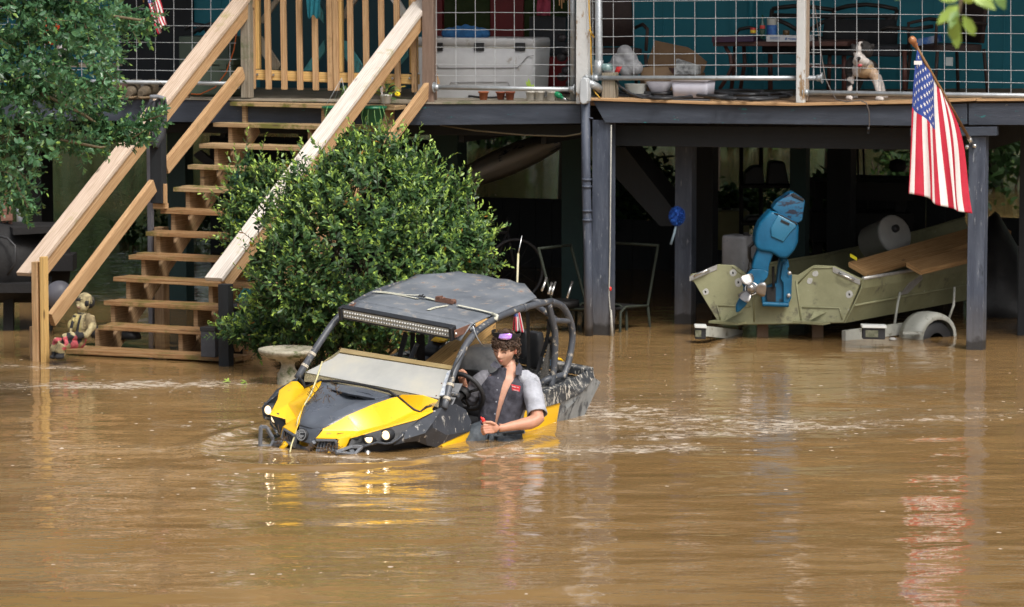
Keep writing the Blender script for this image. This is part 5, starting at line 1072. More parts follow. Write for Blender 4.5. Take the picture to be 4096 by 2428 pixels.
# head, turned to the picture's left and looking down
HC = q5(606, 440, .02); yaw, pit, rol = radians(-24), radians(14), radians(5)
hx = X_*cos(yaw)-D_*(-sin(yaw))*-1 if False else (X_*cos(yaw)+D_*sin(-yaw)*1.0).normalized()
hf = (D_*cos(yaw)+X_*sin(yaw)).normalized(); hx = Z_.cross(hf)*-1; hx = hx if hx.x > 0 else -hx
hf = (hf*cos(pit)-Z_*sin(pit)).normalized(); hzv = hx.cross(hf); hzv = hzv if hzv.z > 0 else -hzv
hx2 = hx*cos(rol)-hzv*sin(rol); hzv = hzv*cos(rol)+hx*sin(rol); hx = hx2
def HP(x, f, z): return HC+hx*x+hf*f+hzv*z
def gs(x, y, cx, cz, sx, sz): return exp(-((x-cx)/sx)**2-((y-cz)/sz)**2)
mbh = MB(); n_, m_ = 72, 60; hv_ = []
for i in range(m_+1):
    ph = -pi/2+pi*i/m_
    for j in range(n_):
        th = 2*pi*j/n_; dx, df, dz = cos(ph)*sin(th), cos(ph)*cos(th), sin(ph)
        x, f, z = .076*dx, .098*df, .122*dz
        if z < .02: k_ = 1-.34*min(1, (.02-z)/.14)**1.4; x *= k_
        if f < 0: f *= .98; z2_ = z
        if z < -.03 and f < 0: f *= 1-.45*min(1, (-.03-z)/.08)
        fr_ = max(df, 0)**1.5
        f += fr_*(.026*gs(x, z, 0, -.022, .0105, .018)+.012*gs(x, z, 0, .0, .009, .024)+.006*gs(x, z, 0, .033, .05, .012)-.012*(gs(x, z, .031, .010, .016, .013)+gs(x, z, -.031, .010, .016, .013)))
        f += fr_*(.008*gs(x, z, 0, -.055, .020, .006)+.009*gs(x, z, 0, -.064, .018, .006)-.004*gs(x, z, 0, -.0595, .022, .0025)+.014*gs(x, z, 0, -.095, .026, .018)-.004*gs(x, z, 0, -.077, .02, .006))
        f += fr_*(.007*(gs(x, z, .014, -.030, .006, .007)+gs(x, z, -.014, -.030, .006, .007)))
        x += (dx > 0)*.004*gs(f, z, .05, -.022, .04, .02)-(dx < 0)*.004*gs(f, z, .05, -.022, .04, .02)
        hv_.append(HP(x, f, z))
mbh.add(hv_, [(i*n_+j, i*n_+(j+1) % n_, (i+1)*n_+(j+1) % n_, (i+1)*n_+j) for i in range(m_) for j in range(n_)])
pr.append((mbh, (.66, .385, .27)))  # lighter skin tone put into the face so it looks better lit
for s in (1, -1):
    mbe = MB(); mbe.ell(HP(s*.077, -.012, -.004), hx*.009*s+hf*-.004, hf*.017, hzv*.031, 12, 8); pr.append((mbe, (.66, .27, .19)))
    mbe = MB(); mbe.tube([HP(s*.083, .004+.0*t, .0)+hf*(.015*cos(t)*1)-hf*.012+hzv*.028*sin(t)+hx*s*.003 for t in np.linspace(-2.4, 2.6, 14)], .0035, 6); pr.append((mbe, (.66, .27, .19)))
SKINM = vcol('skin', .5, .10, 25, sss=.12, bump=.12, bscale=300)
body = union('body', pr, SKINM, man, vox=.0042, smooth=2)
# face details
HAIRM = mat('dark_curly_hair', [(.020, .011, .007), (.07, .040, .026), (.15, .095, .06)], 55, .55, spec=.4)
def hobj(name, mb, m): return obj(name, mb, m, man)
def fz(x, z): 
    dz = z/.122; dx = x/.076; f = .098*sqrt(max(0, 1-dz*dz-dx*dx)); fr_ = max(f/.098, 0)**1.5
    f += fr_*(.026*gs(x, z, 0, -.022, .0105, .018)+.012*gs(x, z, 0, .0, .009, .024)+.006*gs(x, z, 0, .033, .05, .012)-.012*(gs(x, z, .031, .010, .016, .013)+gs(x, z, -.031, .010, .016, .013))+.008*gs(x, z, 0, -.055, .020, .006)+.009*gs(x, z, 0, -.064, .018, .006)-.004*gs(x, z, 0, -.0595, .022, .0025))
    return f
for s in (1, -1):
    mb = MB(); mb.tube([HP(s*x, fz(x, z)+.0035, z) for x, z in ((.012, .026), (.022, .031), (.034, .032), (.046, .028), (.052, .022))], [.003, .005, .005, .004, .002], 8); hobj('eyebrow', mb, HAIRM)
    mb = MB(); mb.ell(HP(s*.031, fz(.031, .010)-.0045, .009), hx*.012, hf*.008, hzv*.0075, 12, 8); ey_ = hobj('eye', mb, mat('eye_white', [(.5, .45, .4)], 5, .3))
    mb = MB(); mb.ell(HP(s*.031-.002, fz(.031, .010)+.0018, .006), hx*.0045, hf*.003, hzv*.004, 8, 6); obj('iris', mb, BLACKM, ey_)
    mb = MB(); mb.tube([HP(s*x, fz(x, z)+.003, z) for x, z in ((.018, .008), (.024, .0115), (.031, .0125), (.039, .011), (.045, .007))], [.0022, .0042, .005, .0042, .002], 8); hobj('eyelid', mb, mat('eyelid_skin', [(.46, .22, .15)], 5, .5))
    mb = MB(); mb.tube([HP(s*x, fz(x, z)+.0045, z) for x, z in ((.018, .0055), (.025, .0065), (.032, .007), (.040, .006), (.046, .003))], .0022, 6); hobj('lash', mb, HAIRM)
LIP = mat('lip', [(.50, .17, .13)], 5, .45)
mb = MB(); mb.tube([HP(x, fz(x, -.0565)+.0005, -.0565-.002*abs(x)/.02) for x in (-.021, -.012, -.004, 0, .004, .012, .021)], [.001, .0035, .004, .0034, .004, .0035, .001], 8); mb.tube([HP(x, fz(x, -.0635)-.0008, -.0632+.002*abs(x)/.02) for x in (-.019, -.01, 0, .01, .019)], [.001, .0042, .005, .0042, .001], 8); hobj('lips', mb, LIP)
mb = MB(); mb.tube([HP(x, fz(x, -.060)+.0025, -.0598-.001*abs(x)/.02) for x in (-.020, -.01, 0, .01, .020)], .0013, 6); hobj('mouth_line', mb, mat('mouth_shadow', [(.16, .05, .04)], 5, .6))
# curly hair
rh = np.random.default_rng(4); mb = MB(); hr = []
cap_ = MB(); cap_.loft([(HP(0, -.016, .125*sin(a)+.012), hx*(.086*cos(a)+.0005), hf*(.102*cos(a)+.0005)) for a in np.linspace(-.05, pi/2, 12)], 30); cap_.loft([(HP(0, -.045, .02-.075*t), hx*(.078-.02*t), hf*(.068-.02*t)) for t in np.linspace(0, 1, 6)], 24)
for i in range(900):
    u_ = rh.normal(size=3); u_ /= np.linalg.norm(u_)
    x, f, z = u_
    if z < -.15 or (f > .30 and z < .50-.12*abs(x)): 
        if not (f < -.05 and z > -.55): continue
    if abs(x) > .75 and f > .05 and z < .25: continue
    p = HP(x*.087, -.014+f*.106, .006+z*.122); nrm = (hx*x+hf*f+hzv*z).normalized(); t1 = nrm.orthogonal().normalized(); t2 = nrm.cross(t1); ph = rh.uniform(0, 6.28); R_ = rh.uniform(.008, .013); L2 = rh.uniform(.012, .028)
    dr_ = (nrm*.7+V(rh.normal(size=3))*.45+(hf*.4 if z > .3 else V((0, 0, -.4)))).normalized()
    pts_ = [p+dr_*(L2*a/9)+(t1*cos(ph+a*1.0)+t2*sin(ph+a*1.0))*R_ for a in range(10)]
    mb.tube(pts_, [.0040]*7+[.0034, .0028, .0018], 5)
for i in range(46):                       # curls falling on the forehead
    x = rh.uniform(-.062, .066); z0 = .082+rh.uniform(-.02, .02)-.3*abs(x); p = HP(x, .082*sqrt(max(.1, 1-(x/.08)**2))+.016, z0); ph = rh.uniform(0, 6.28)
    mb.tube([p-hzv*(.0045*a)*rh.uniform(.7, 1.1)+(hx*cos(ph+a*1.1)+hf*sin(ph+a*1.1)*.6)*.009 for a in range(8)], [.004]*6+[.003, .002], 5)
ho = hobj('hair', mb, HAIRM); obj('scalp_hair', cap_, HAIRM, ho)
# sunglasses pushed up on the head
LENS = mat('violet_mirror_lens', [(.42, .16, .85), (.62, .30, .95), (.85, .62, .95)], 14, .08, metal=.85, spec=.8, rvar=.03); 
hb = lambda i: .010+.012*exp(-((i-17)/7)**4)
mb = MB(); band = []
for a in np.linspace(-1.9, 1.9, 31): band.append(HP(.104*sin(a), -.030+.098*cos(a), .112+.012*cos(a)))
for i in range(30): mb.quad(band[i]-hzv*hb(i), band[i+1]-hzv*hb(i+1), band[i+1]+hzv*hb(i+1), band[i]+hzv*hb(i))
fr = obj('sunglasses', mb, BLACKP, man, solid=.006)
mb = MB(); rows = []
for a in np.linspace(-.10, .78, 18):
    k_ = 1-abs((a-.34)/.44)**4*.4; rows.append([HP(.110*sin(a), -.028+.106*cos(a)-.010*w_, .126+w_*.020*max(k_, .5)) for w_ in (-1, -.5, 0, .5, 1)])
mb.grid(rows); obj('lens', mb, LENS, fr, solid=.003)
# ------------------------------------------------------------ work shirt (open), trousers
CH_ = mat('charcoal_work_cloth', [(.026, .026, .036), (.045, .045, .060), (.07, .07, .088)], 9, .85, bump=.55, bscale=38, dirt=((.015, .013, .013), .62, .8, 8, (1, 1, 1)))
GC_ = mat('light_grey_work_cloth', [(.26, .27, .30), (.36, .37, .41), (.44, .45, .49)], 9, .85, bump=.5, bscale=34, dirt=((.10, .10, .10), .66, .78, 10, (1, 1, .5)))
TR_ = mat('slate_work_trousers', [(.030, .038, .046), (.05, .062, .074), (.085, .10, .115)], 8, .7, bump=.6, bscale=30)
def wrk(a, k, s_): return .004*sin(k*9+a*13+s_)+.003*sin(k*17-a*21+s_*2)
levels = [(652, 600, 98, 90, 20, 62), (640, 655, 118, 98, 25, 60), (628, 690, 165, 106, 22, 52), (620, 728, 222, 122, 8, 46), (610, 790, 232, 142, -6, 40), (600, 860, 226, 148, -18, 33), (590, 930, 214, 146, -27, 26), (578, 1010, 202, 142, -34, 20), (568, 1080, 200, 138, -40, 13), (566, 1140, 204, 138, -44, 10), (574, 1195, 214, 136, -46, 10)]
rings = []; arcs = []
for i, (x, y, hw, hd, gx, gw) in enumerate(levels):
    c = q5(x, y); g0 = gx+0*hw
    def ang(px): v_ = max(-.97, min(.97, px/hw)); return math.asin(v_)          # angle from the front, to the picture's right
    gw *= .80; a0, a1 = ang(g0+gw), ang(g0-gw)
    rings.append((c, hw, hd, a0, a1+2*pi, i))
def shirt_pt(R, t, i):
    c, hw, hd, a0, a1, k = R; a = a0+(a1-a0)*t; w_ = wrk(t*6, k, 0)
    rol_ = -.10 if k in (2, 3) else 0
    return c+X_*sin(a)*(hw*MS+w_)+D_*cos(a)*(hd*MS+w_)+Z_*(sin(a)*rol_*hw*MS)
NR = 56; fine = []
for i in range(len(rings)-1):
    for s_ in range(3):
        f_ = s_/3; fine.append([shirt_pt(rings[i], j/NR, i).lerp(shirt_pt(rings[i+1], j/NR, i+1), f_) for j in range(NR+1)])
fine.append([shirt_pt(rings[-1], j/NR, 0) for j in range(NR+1)])
mb = MB(); mb.grid(fine); mb.sm = [True]*len(mb.f)
mi = []
for i in range(len(fine)-1):
    for j in range(NR):
        t = (j+.5)/NR; r_ = i/3; side = (.20 < t < .34 and r_ > 6.5) or (.66 < t < .74 and r_ > 3.5); yoke = .17 < t < .83 and 1.2 < r_ < 3.2 and False
        mi.append(1 if side or (.13 < t < .24 and 2.2 < r_ < 4.2) else 0)
mb.m = mi; shirt = obj('work_shirt', mb, [CH_, GC_], man, solid=.006)
ctex = bpy.data.textures.new('cloth_folds', 'CLOUDS'); ctex.noise_scale = .055; ctex.noise_depth = 2
def wrinkle(o, k):
    o.modifiers.clear(); a = o.modifiers.new('u', 'SUBSURF'); a.levels = a.render_levels = 1
    d = o.modifiers.new('d', 'DISPLACE'); d.texture = ctex; d.strength = k; d.mid_level = .5; d.texture_coords = 'GLOBAL'
    m_ = o.modifiers.new('s', 'SOLIDIFY'); m_.thickness = .006; m_.offset = 0; return o
wrinkle(shirt, .016)
def sleeve(pts_, m, flare, nm='sleeve'):
    mb = MB(); n = len(pts_); seg = []
    for i, (p, r) in enumerate(pts_): seg.append((p, r))
    ds = dens(seg, 5); P2 = [p for p, r in ds]; R2 = [r+.0012*sin(i*1.9) for i, (p, r) in enumerate(ds)]
    mb.tube(P2, R2, 22, False); nv = len(mb.v)
    return wrinkle(obj(nm, mb, m, shirt, solid=.006), .018)
sleeve([(Lsh+V((-.075, .0, .050)), .040), (Lsh+V((-.035, .0, .024)), .064), (Lsh+V((.002, 0, -.006)), .070), (Lsh.lerp(Lel, .35)+X_*.006, .070), (Lsh.lerp(Lel, .62)+X_*.008, .068), (Lsh.lerp(Lel, .84)+X_*.004, .070)], GC_, 1)
sleeve([(Rsh+V((.07, .0, .045)), .040), (Rsh+V((.03, .0, .02)), .062), (Rsh+V((-.002, 0, -.006)), .066), (Rsh.lerp(Rel, .4), .064), (Rsh.lerp(Rel, .75), .060), (Rel+V((.0, -.0, -.01)), .054)], mat('shaded_grey_work_cloth', [(.12, .12, .14), (.19, .19, .215), (.26, .26, .29)], 9, .85, bump=.5, bscale=34), 1)  # darker copy of the grey cloth, shade on this arm painted in
# collar flaps, placket with buttons, name patch
def flap(pts_, m=CH_, nm='collar'):
    mb = MB(); mb.prism(pts_, D_*-.006); return obj(nm, mb, m, shirt, bevel=.002)
flap([q5(705, 605, .075), q5(735, 560, .06), q5(765, 610, .06), q5(756, 680, .10), q5(700, 672, .105)]); flap([q5(575, 600, .10), q5(520, 545, .07), q5(500, 560, .07), q5(470, 590, .10), q5(535, 620, .115)])
mb = MB()
for x, y in ((700, 630), (690, 690)): pass
for x, y in ((548, 702), (532, 916), (521, 1025), (540, 810)): mb.lathe(q5(x-4, y, .168 if y > 800 else .172), [(.006, -.002), (.006, .002), (.003, .003), (.001, .002)], 10, D_)
obj('buttons', mb, mat('grey_button', [(.25, .26, .3)], 5, .4), shirt)['kind'] = 'stuff'
mb = MB(); mb.prism([q5(455, 678, .160), q5(515, 688, .168), q5(514, 712, .168), q5(454, 702, .160)], D_*-.003); obj('name_strip', mb, mat('faded_strip', [(.06, .06, .085), (.09, .09, .12)], 60, .9), shirt)
mb = MB(); p4 = [q5(662, 757, .176), q5(746, 775, .160), q5(740, 824, .162), q5(672, 812, .176)]; mb.prism(p4, D_*-.003); pt_ = obj('patch', mb, mat('red_patch', [(.50, .02, .03)], 9, .8), shirt)
ax_ = (p4[1]-p4[0]).normalized(); ay_ = (p4[0]-p4[3]).normalized(); t1_ = text_mb('Snap-on', p4[0]-ay_*.018+D_*.004+ax_*.002, ax_, ay_, .0165); t2_ = text_mb('TOOLS', p4[3]+ay_*.002+D_*.004+ax_*.008, ax_, ay_, .0125)
mb = MB(); mb.add(t1_.v, t1_.f); mb.add(t2_.v, t2_.f); obj('patch_lettering', mb, mat('white_thread', [(.7, .62, .62)], 9, .8), pt_)
# trousers
tw_ = [ring(560, 1098, 182, 122, .0), ring(556, 1150, 200, 134, 0), ring(552, 1200, 212, 142, .0), ring(550, 1300, 218, 145, .0), ring(550, 1420, 200, 140, 0)]
mt_ = MB(); mt_.loft(tw_, 40)
prs = [(mt_, (.06, .07, .085)), (limb(dens([(q5(640, 1235, .03), .098), (q5(610, 1350, .16), .100), (q5(600, 1480, .24), .088), (q5(595, 1600, .26), .07)])), (.06, .07, .085)), (limb(dens([(q5(455, 1190, .03), .098), (q5(352, 1225, .12), .095), (q5(300, 1330, .17), .088), (q5(280, 1480, .17), .075)])), (.06, .07, .085))]
for i in range(9):
    a = q5(330+i*36, 1150+14*(i % 3), .17+.01*(i % 2)); b_ = q5(300+i*40, 1300, .20); m_ = MB(); m_.tube([a, a.lerp(b_, .5)+X_*.01*(-1)**i, b_], [.012, .014, .010], 8); prs.append((m_, (.06, .07, .085)))
union('trousers', prs, TR_, man, vox=.006, smooth=2)
mb = MB(); mb.tube([q5(440, 1172, .165), q5(520, 1180, .185), q5(600, 1190, .19), q5(690, 1195, .18), q5(770, 1185, .12)], .011, 8); mb.tube([q5(460, 1215, .18), q5(520, 1222, .19), q5(600, 1235, .195), q5(690, 1230, .185)], .010, 8); obj('waist_folds', mb, TR_, man)
rd = thing('lighter_tool', 'bright red plastic hand tool gripped in the driver\'s left fist', 'tool', q5(430, 1110, .34))
REDP = mat('red_plastic', [(.80, .03, .025), (.90, .06, .05)], 8, .35, spec=.5)
mb = MB(); mb.loft([(q5(430, 1130, .335), X_*.013, D_*.010, 4), (q5(408, 1068, .345), X_*.013, D_*.010, 4), (q5(404, 1058, .345), X_*.010, D_*.008, 4)], 12); obj('case', mb, REDP, rd)
mb = MB(); mb.tube([q5(395, 1066, .345), q5(391, 1050, .345)], [.006, .0045], 8); obj('nozzle', mb, REDP, rd)
mb = MB(); mb.loft([(q5(402, 1120, .335), X_*.008, D_*.011, 3), (q5(388, 1080, .34), X_*.006, D_*.009, 3)], 10); obj('grip', mb, mat('dark_grip', [(.07, .03, .06)], 5, .5), rd)
print('E done')
# ================================================================== BOAT ON ITS TRAILER
def z3(x, y): return 2600+x/1.649, 550+y/1.649
BG = mat('olive_boat_paint', [(.19, .19, .10), (.25, .25, .14), (.30, .30, .175)], 3, .55, bump=.12, bscale=40, dirt=((.10, .09, .06), .62, .78, 5, (1, 1, 1)), wear=((.42, .42, .38), .75, .78, 12, (1, 1, 1)))
ALU = mat('bare_aluminium', [(.36, .36, .35), (.55, .55, .53)], 22, .4, metal=.6)
BD = V((.56, .828, 0)); ZB = 31.2
def bq(x, y, k=0.0):                         # transom point; k metres along the boat towards the bow
    px, py = z3(x, y); f = (px-2761)/(3446-2761); return P(px, py, ZB-.25*f)+BD*k
boat = thing('flat_bottom_boat', 'olive painted flat bottomed metal boat, its stern facing out from under the house', 'boat', P(3100, 1295, ZB))
out = [(265, 915), (445, 838), (545, 842), (640, 905), (900, 905), (975, 905), (1078, 842), (1210, 848), (1395, 935), (1275, 1222), (460, 1237)]
mb = MB(); mb.prism([bq(x, y) for x, y in out], BD*.03); obj('transom', mb, BG, boat, bevel=.006)
mb = MB(); tl, tr, br_, bl = bq(265, 915), bq(1395, 935), bq(1275, 1222), bq(460, 1237); UPz = V((0, 0, 1))
perp = V((BD.y, -BD.x, 0))
def hullpt(p, k):
    c = (bq(830, p[1]) if False else (tl+tr)/2); w_ = (p-c).dot(perp); n_ = 1-max(0, (k-2.6)/2.6)**2*.75; return c+perp*w_*n_+UPz*((p-c).z+max(0, (k-2.2))**2*.035)+(p-c-perp*w_-UPz*(p-c).z)+BD*k
ks = [.03, .6, 1.2, 1.8, 2.4, 3, 3.6, 4.2, 4.7]
trm, blm = bq(1330, 1110), bq(400, 1120)
mb.grid([[hullpt(p, k) for p in (tr, tr.lerp(trm, .35)+perp*.015, trm, br_)] for k in ks]); mb.grid([[hullpt(p, k) for p in (bl, blm, tl)] for k in ks]); mb.grid([[hullpt(p, k) for p in (br_, bl)] for k in ks])
mb.sm = [False]*len(mb.f); obj('hull', mb, BG, boat, solid=.012)
for p in (tr, tl): mb = MB(); mb.tube([hullpt(p, k)+UPz*.004 for k in ks], .016, 8); obj('gunwale', mb, ALU if p is tr else BG, boat)
mb = MB(); mb.tube([hullpt(trm, k)+perp*.012 for k in ks], .010, 6); obj('side_rib', mb, BG, boat)
mb = MB(); mb.prism([hullpt(tl, .03)-UPz*.05, hullpt(tr, .03)-UPz*.05, hullpt(tr, .5)-UPz*.05, hullpt(tl, .5)-UPz*.05], UPz*.015); obj('stern_deck', mb, BG, boat)
for fr_ in (.18, .82):
    mb = MB(); a_, b_ = (bq(445, 838), bq(265, 915)) if fr_ < .5 else (bq(1210, 852), bq(1388, 938)); dn_ = V((0, 0, -.045))
    mb.prism([a_-BD*.012, b_-BD*.012, b_-BD*.012+dn_, a_-BD*.012+dn_], BD*.008); pl = obj('corner_plate', mb, ALU, boat)
    mb = MB(); mb.tube([a_.lerp(b_, .25)-BD*.02+dn_*.5, a_.lerp(b_, .3)-BD*.05+dn_*.4, a_.lerp(b_, .75)-BD*.05+dn_*.4, a_.lerp(b_, .8)-BD*.02+dn_*.5], .010, 8); obj('grab_handle', mb, CHROME, pl)
BARE = mat('bare_metal_patch', [(.34, .34, .32), (.58, .58, .55)], 60, .5, metal=.3)
for x, y, r_ in ((548, 893, 24), (583, 955, 25), (367, 1018, 20), (1055, 945, 20), (1092, 898, 20), (1315, 1035, 26)):
    pts_ = [bq(x+r_*cos(a)*random.uniform(.8, 1.15), y+r_*sin(a)*random.uniform(.9, 1.25))-BD*.004 for a in np.linspace(0, 2*pi, 10)[:-1]]
    mb = MB(); mb.prism(pts_, BD*.006); pp = obj('bare_patch', mb, BARE, boat)
    if y not in (945, 898): mb = MB(); mb.lathe(bq(x, y)-BD*.006, [(.0, .001), (.012, 0)], 8, -BD); obj('drain_hole', mb, BLACKM, pp)
for seq in (((980, 960), (1075, 860), (1210, 858)), ((965, 945), (1000, 1215)), ((1005, 1120), (1250, 1125), (1270, 1200)), ((445, 1108), (665, 1115)), ((445, 1108), (465, 1200)), ((675, 900), (690, 1215)), ((545, 850), (640, 925))): mb = MB(); mb.tube([bq(*p)-BD*.004 for p in seq], .007, 6); obj('weld_seam', mb, BG, boat)
for x0, x1 in ((420, 645), (975, 1200)): mb = MB(); mb.box(bq((x0+x1)/2, 1215)-BD*.06, perp*((x1-x0)/2/1.649/450), BD*.07, UPz*.010); obj('trim_tab', mb, BG, boat)
for x in (535, 1090): mb = MB(); mb.prism([bq(x-5, 1145)-BD*.002, bq(x+75, 1148)-BD*.002, bq(x-5, 1200)-BD*.10], perp*.006); obj('tab_bracket', mb, BG, boat)
mb = MB(); mb.prism([hullpt(tr.lerp(trm, t_), k)+perp*.018 for k, t_ in ((.85, .9), (.95, .45), (1.15, .2), (1.2, .4), (1.0, .9))], perp*.004); obj('scraped_plate', mb, ALU, boat)
# lumber and things lying in the boat
for i, (pa, pb, w_, lab) in enumerate((((1180, 790), (1330, 865), .20, 'amber plank with a yellow tag, topmost of the boards in the boat'), ((1480, 868), (1560, 900), .17, 'shorter reddish plank lying low along the right side of the boat'))):
    a_ = bq(*pa, .35+.3*i); b_ = bq(*pb, .30+.3*i); mb = MB(); mid = (a_+b_)/2; sd_ = (b_-a_).normalized(); L_ = 2.9-1.6*i
    mb.box(mid+BD*L_/2+UPz*.0, BD*L_/2+UPz*.06*L_*(.5-.2*i), sd_*w_/2, UPz*.022)
    o = obj('plank', mb, wood('dull_lumber', (.26, .14, .05), (.38, .22, .09), (.46, .30, .14), None), None, bevel=.003); centre(o); tagp(o, lab, 'plank', 'planks in the boat')
    if i == 0: mb = MB(); mb.box(mid-sd_*w_*.22-BD*.003+UPz*.006-UPz*.17*0, BD*.004, sd_*.035, UPz*.014); obj('tag', mb, mat('yellow_tag', [(.8, .7, .02)], 5, .6), o)
t = thing('white_drum', 'translucent white plastic drum lying tilted in the boat behind the planks', 'drum', P(3560, 980, 32.6))
c_ = P(*z3(1620, 635), 32.6); ax_ = (c_-P(*z3(1470, 700), 32.9)).normalized(); mb = MB(); mb.lathe(c_, [(.001, 0), (.17, 0), (.185, -.01), (.185, -.04), (.175, -.05), (.172, -.36), (.15, -.38)], 28, ax_)
DRUM = mat('cloudy_white_plastic', [(.24, .24, .23), (.32, .32, .30)], 6, .4); obj('barrel', mb, DRUM, t); mb = MB(); mb.lathe(c_-ax_*.0+V((.0, 0, .05)), [(.001, .02), (.035, .018), (.038, -.02)], 12, ax_); obj('cap', mb, RUBBER, t)
t = thing('fuel_tank', 'square grey portable fuel tank standing in the boat left of the outboard motor', 'tank', P(*z3(600, 830), 31.9))
c_ = P(*z3(590, 740), 31.9); mb = MB(); mb.loft([(c_+UPz*z_, perp*.135*k_, BD*.12*k_, 6) for z_, k_ in ((-.20, .95), (-.19, 1), (0, 1), (.10, 1), (.125, .97), (.135, .88))], 28); obj('body', mb, mat('grey_tank', [(.17, .17, .18), (.25, .25, .26)], 6, .5, dirt=((.08, .1, .16), .66, .75, 6, (1, 1, 1))), t)
mb = MB(); mb.lathe(c_+UPz*.135+perp*.07, [(.03, 0), (.03, .025), (.001, .028)], 12); obj('cap', mb, BLACKM, t)
# outboard motor
om = thing('outboard_motor', 'tilted up blue outboard motor with a steel propeller on the boat stern', 'motor', P(*z3(700, 1100), 31.0))
BLUE = mat('blue_motor_paint', [(.002, .060, .130), (.004, .088, .18), (.008, .12, .23)], 4, .42, spec=.3, bump=.08, bscale=40, dirt=((.01, .03, .045), .66, .8, 7, (1, 1, 1))); BLUED = mat('scuffed_blue_cowl', [(.003, .075, .165), (.006, .11, .22)], 6, .35, dirt=((.008, .012, .03), .52, .60, 9, (1, 1, 2.5)), coat=.2)
ZO = 30.85; axm = (P(*z3(960, 390), ZO)-P(*z3(590, 1140), ZO)); axm = (axm+BD*.0).normalized(); lat = RT*cos(radians(24))-UPz*sin(radians(24))*0; lat = (RT-axm*RT.dot(axm)).normalized(); dep = lat.cross(axm).normalized()
def mr(x, y, w_, d_, e_=3.2, dz=0): s_ = 1/1.649*ZO/FPX; return (P(*z3(x, y), ZO-dz), lat*w_*s_/2, dep*d_, e_)
def mprism(name, pts_, z0, th, m, bev, parent=om):
    mb = MB(); mb.prism([P(*z3(x, y), ZO+z0) for x, y in pts_][::-1], V((0, th, 0))); mb.sm = [True]*len(mb.f); o = obj(name, mb, m, parent); md = o.modifiers.new('b', 'BEVEL'); md.width = bev; md.segments = 5; md.limit_method = 'ANGLE'; md.angle_limit = radians(20); return o
mprism('cowl_cap', [(925, 366), (948, 362), (1018, 408), (1022, 425), (1004, 548), (975, 566), (850, 505), (806, 470), (835, 428)], -.135, .27, BLUED, .030)
mprism('cap_rim', [(930, 372), (948, 366), (1018, 408), (1014, 424), (940, 392)], -.145, .10, BLACKM, .006)
mprism('cowl', [(800, 480), (850, 500), (978, 562), (982, 600), (978, 690), (955, 748), (905, 800), (860, 800), (800, 760), (735, 752), (700, 735), (690, 690), (697, 620), (725, 560), (765, 515)], -.16, .32, BLUE, .045)
mprism('cowl_seam', [(818, 497), (850, 503), (968, 562), (975, 577), (960, 575), (846, 517)], -.168, .02, BLACKM, .003)
mprism('cowl_panel', [(845, 508), (905, 540), (962, 572), (965, 592), (930, 625), (880, 690), (800, 655), (795, 600), (815, 560)], -.176, .03, mat('pale_blue_panel', [(.010, .11, .20), (.02, .15, .26)], 4, .3, coat=.15), .010)
mprism('vent_slots', [(866, 540), (922, 566), (916, 582), (860, 555)], -.182, .02, BLACKM, .002)
mprism('midsection', [(735, 690), (760, 665), (852, 668), (858, 700), (815, 770), (785, 850), (785, 892), (668, 870), (690, 790), (715, 730)], -.13, .15, BLUE, .028)
mprism('gearcase', [(612, 940), (740, 940), (700, 1010), (655, 1075), (628, 1115), (590, 1150), (568, 1160), (566, 1110), (590, 1060), (618, 1010)], -.12, .07, BLUE, .018)
mb = MB(); mb.prism([P(*z3(x, y), ZO-.13) for x, y in ((672, 868), (745, 866), (785, 888), (775, 925), (735, 975), (660, 1000), (612, 985), (612, 935), (640, 905))][::-1], V((0, .10, 0))); obj('antiventilation_plate', mb, BLUE, om, bevel=.01)
pc = P(*z3(668, 995), ZO-.2); pa = (V((-.15, -1, .25))).normalized(); mb = MB(); mb.lathe(pc, [(.001, .06), (.028, .055), (.040, .02), (.045, -.03), (.05, -.10)], 18, pa); PROP = mat('worn_propeller_steel', [(.30, .29, .28), (.45, .43, .41)], 20, .35, metal=.8); ph_ = obj('propeller', mb, PROP, om)
for a in (radians(-8), radians(112), radians(232)):
    x1 = pa.orthogonal().normalized(); x1 = (RT-pa*RT.dot(pa)).normalized(); x2 = pa.cross(x1); d = x1*cos(a)+x2*sin(a); t2_ = pa.cross(d)
    mb = MB(); mb.grid([[pc+d*(.035+.095*sin(pi*.5*i/7))+(t2_*(.058*j)+pa*.030*j)*sqrt(max(.02, 1-(2*i/7-1)**2*.92)) for j in (-1, -.5, 0, .5, 1)] for i in range(8)]); obj('blade', mb, PROP, ph_, solid=.005)
mb = MB(); mb.tube([pc-pa*.02+x1*.055*cos(a)+x2*.055*sin(a) for a in np.linspace(0, 2*pi, 20)], .006, 6, False); obj('ring', mb, CHROME, ph_)
mb = MB(); q3_ = [(855, 800), (912, 806), (920, 850), (905, 870), (938, 905), (932, 1060), (905, 1118), (745, 1112), (735, 1050), (760, 985), (835, 960), (845, 860)]
mb.prism([P(*z3(x, y), ZO+.10) for x, y in q3_][::-1], V((0, .12, 0))); obj('clamp_bracket', mb, BLUE, om, bevel=.008)
mb = MB(); mb.prism([P(*z3(x, y), ZO+.06) for x, y in ((875, 830), (905, 840), (900, 900), (925, 940), (915, 1090), (880, 1090), (880, 960), (860, 930))][::-1], V((0, .05, 0))); mb.tube([P(*z3(740, 1098), ZO+.05), P(*z3(915, 1105), ZO+.05)], .022, 10); mb.tube([P(*z3(880, 820), ZO+.06), P(*z3(880, 800), ZO+.06)], .03, 10); obj('bracket_arm', mb, BLUE, om, bevel=.006)
mb = MB()
for x, y in ((920, 895), (915, 1042)): mb.lathe(P(*z3(x, y), ZO+.05), [(.001, .012), (.018, .010), (.018, -.01)], 10, V((0, -1, 0)))
obj('mount_bolts', mb, ALU, om)['kind'] = 'stuff'
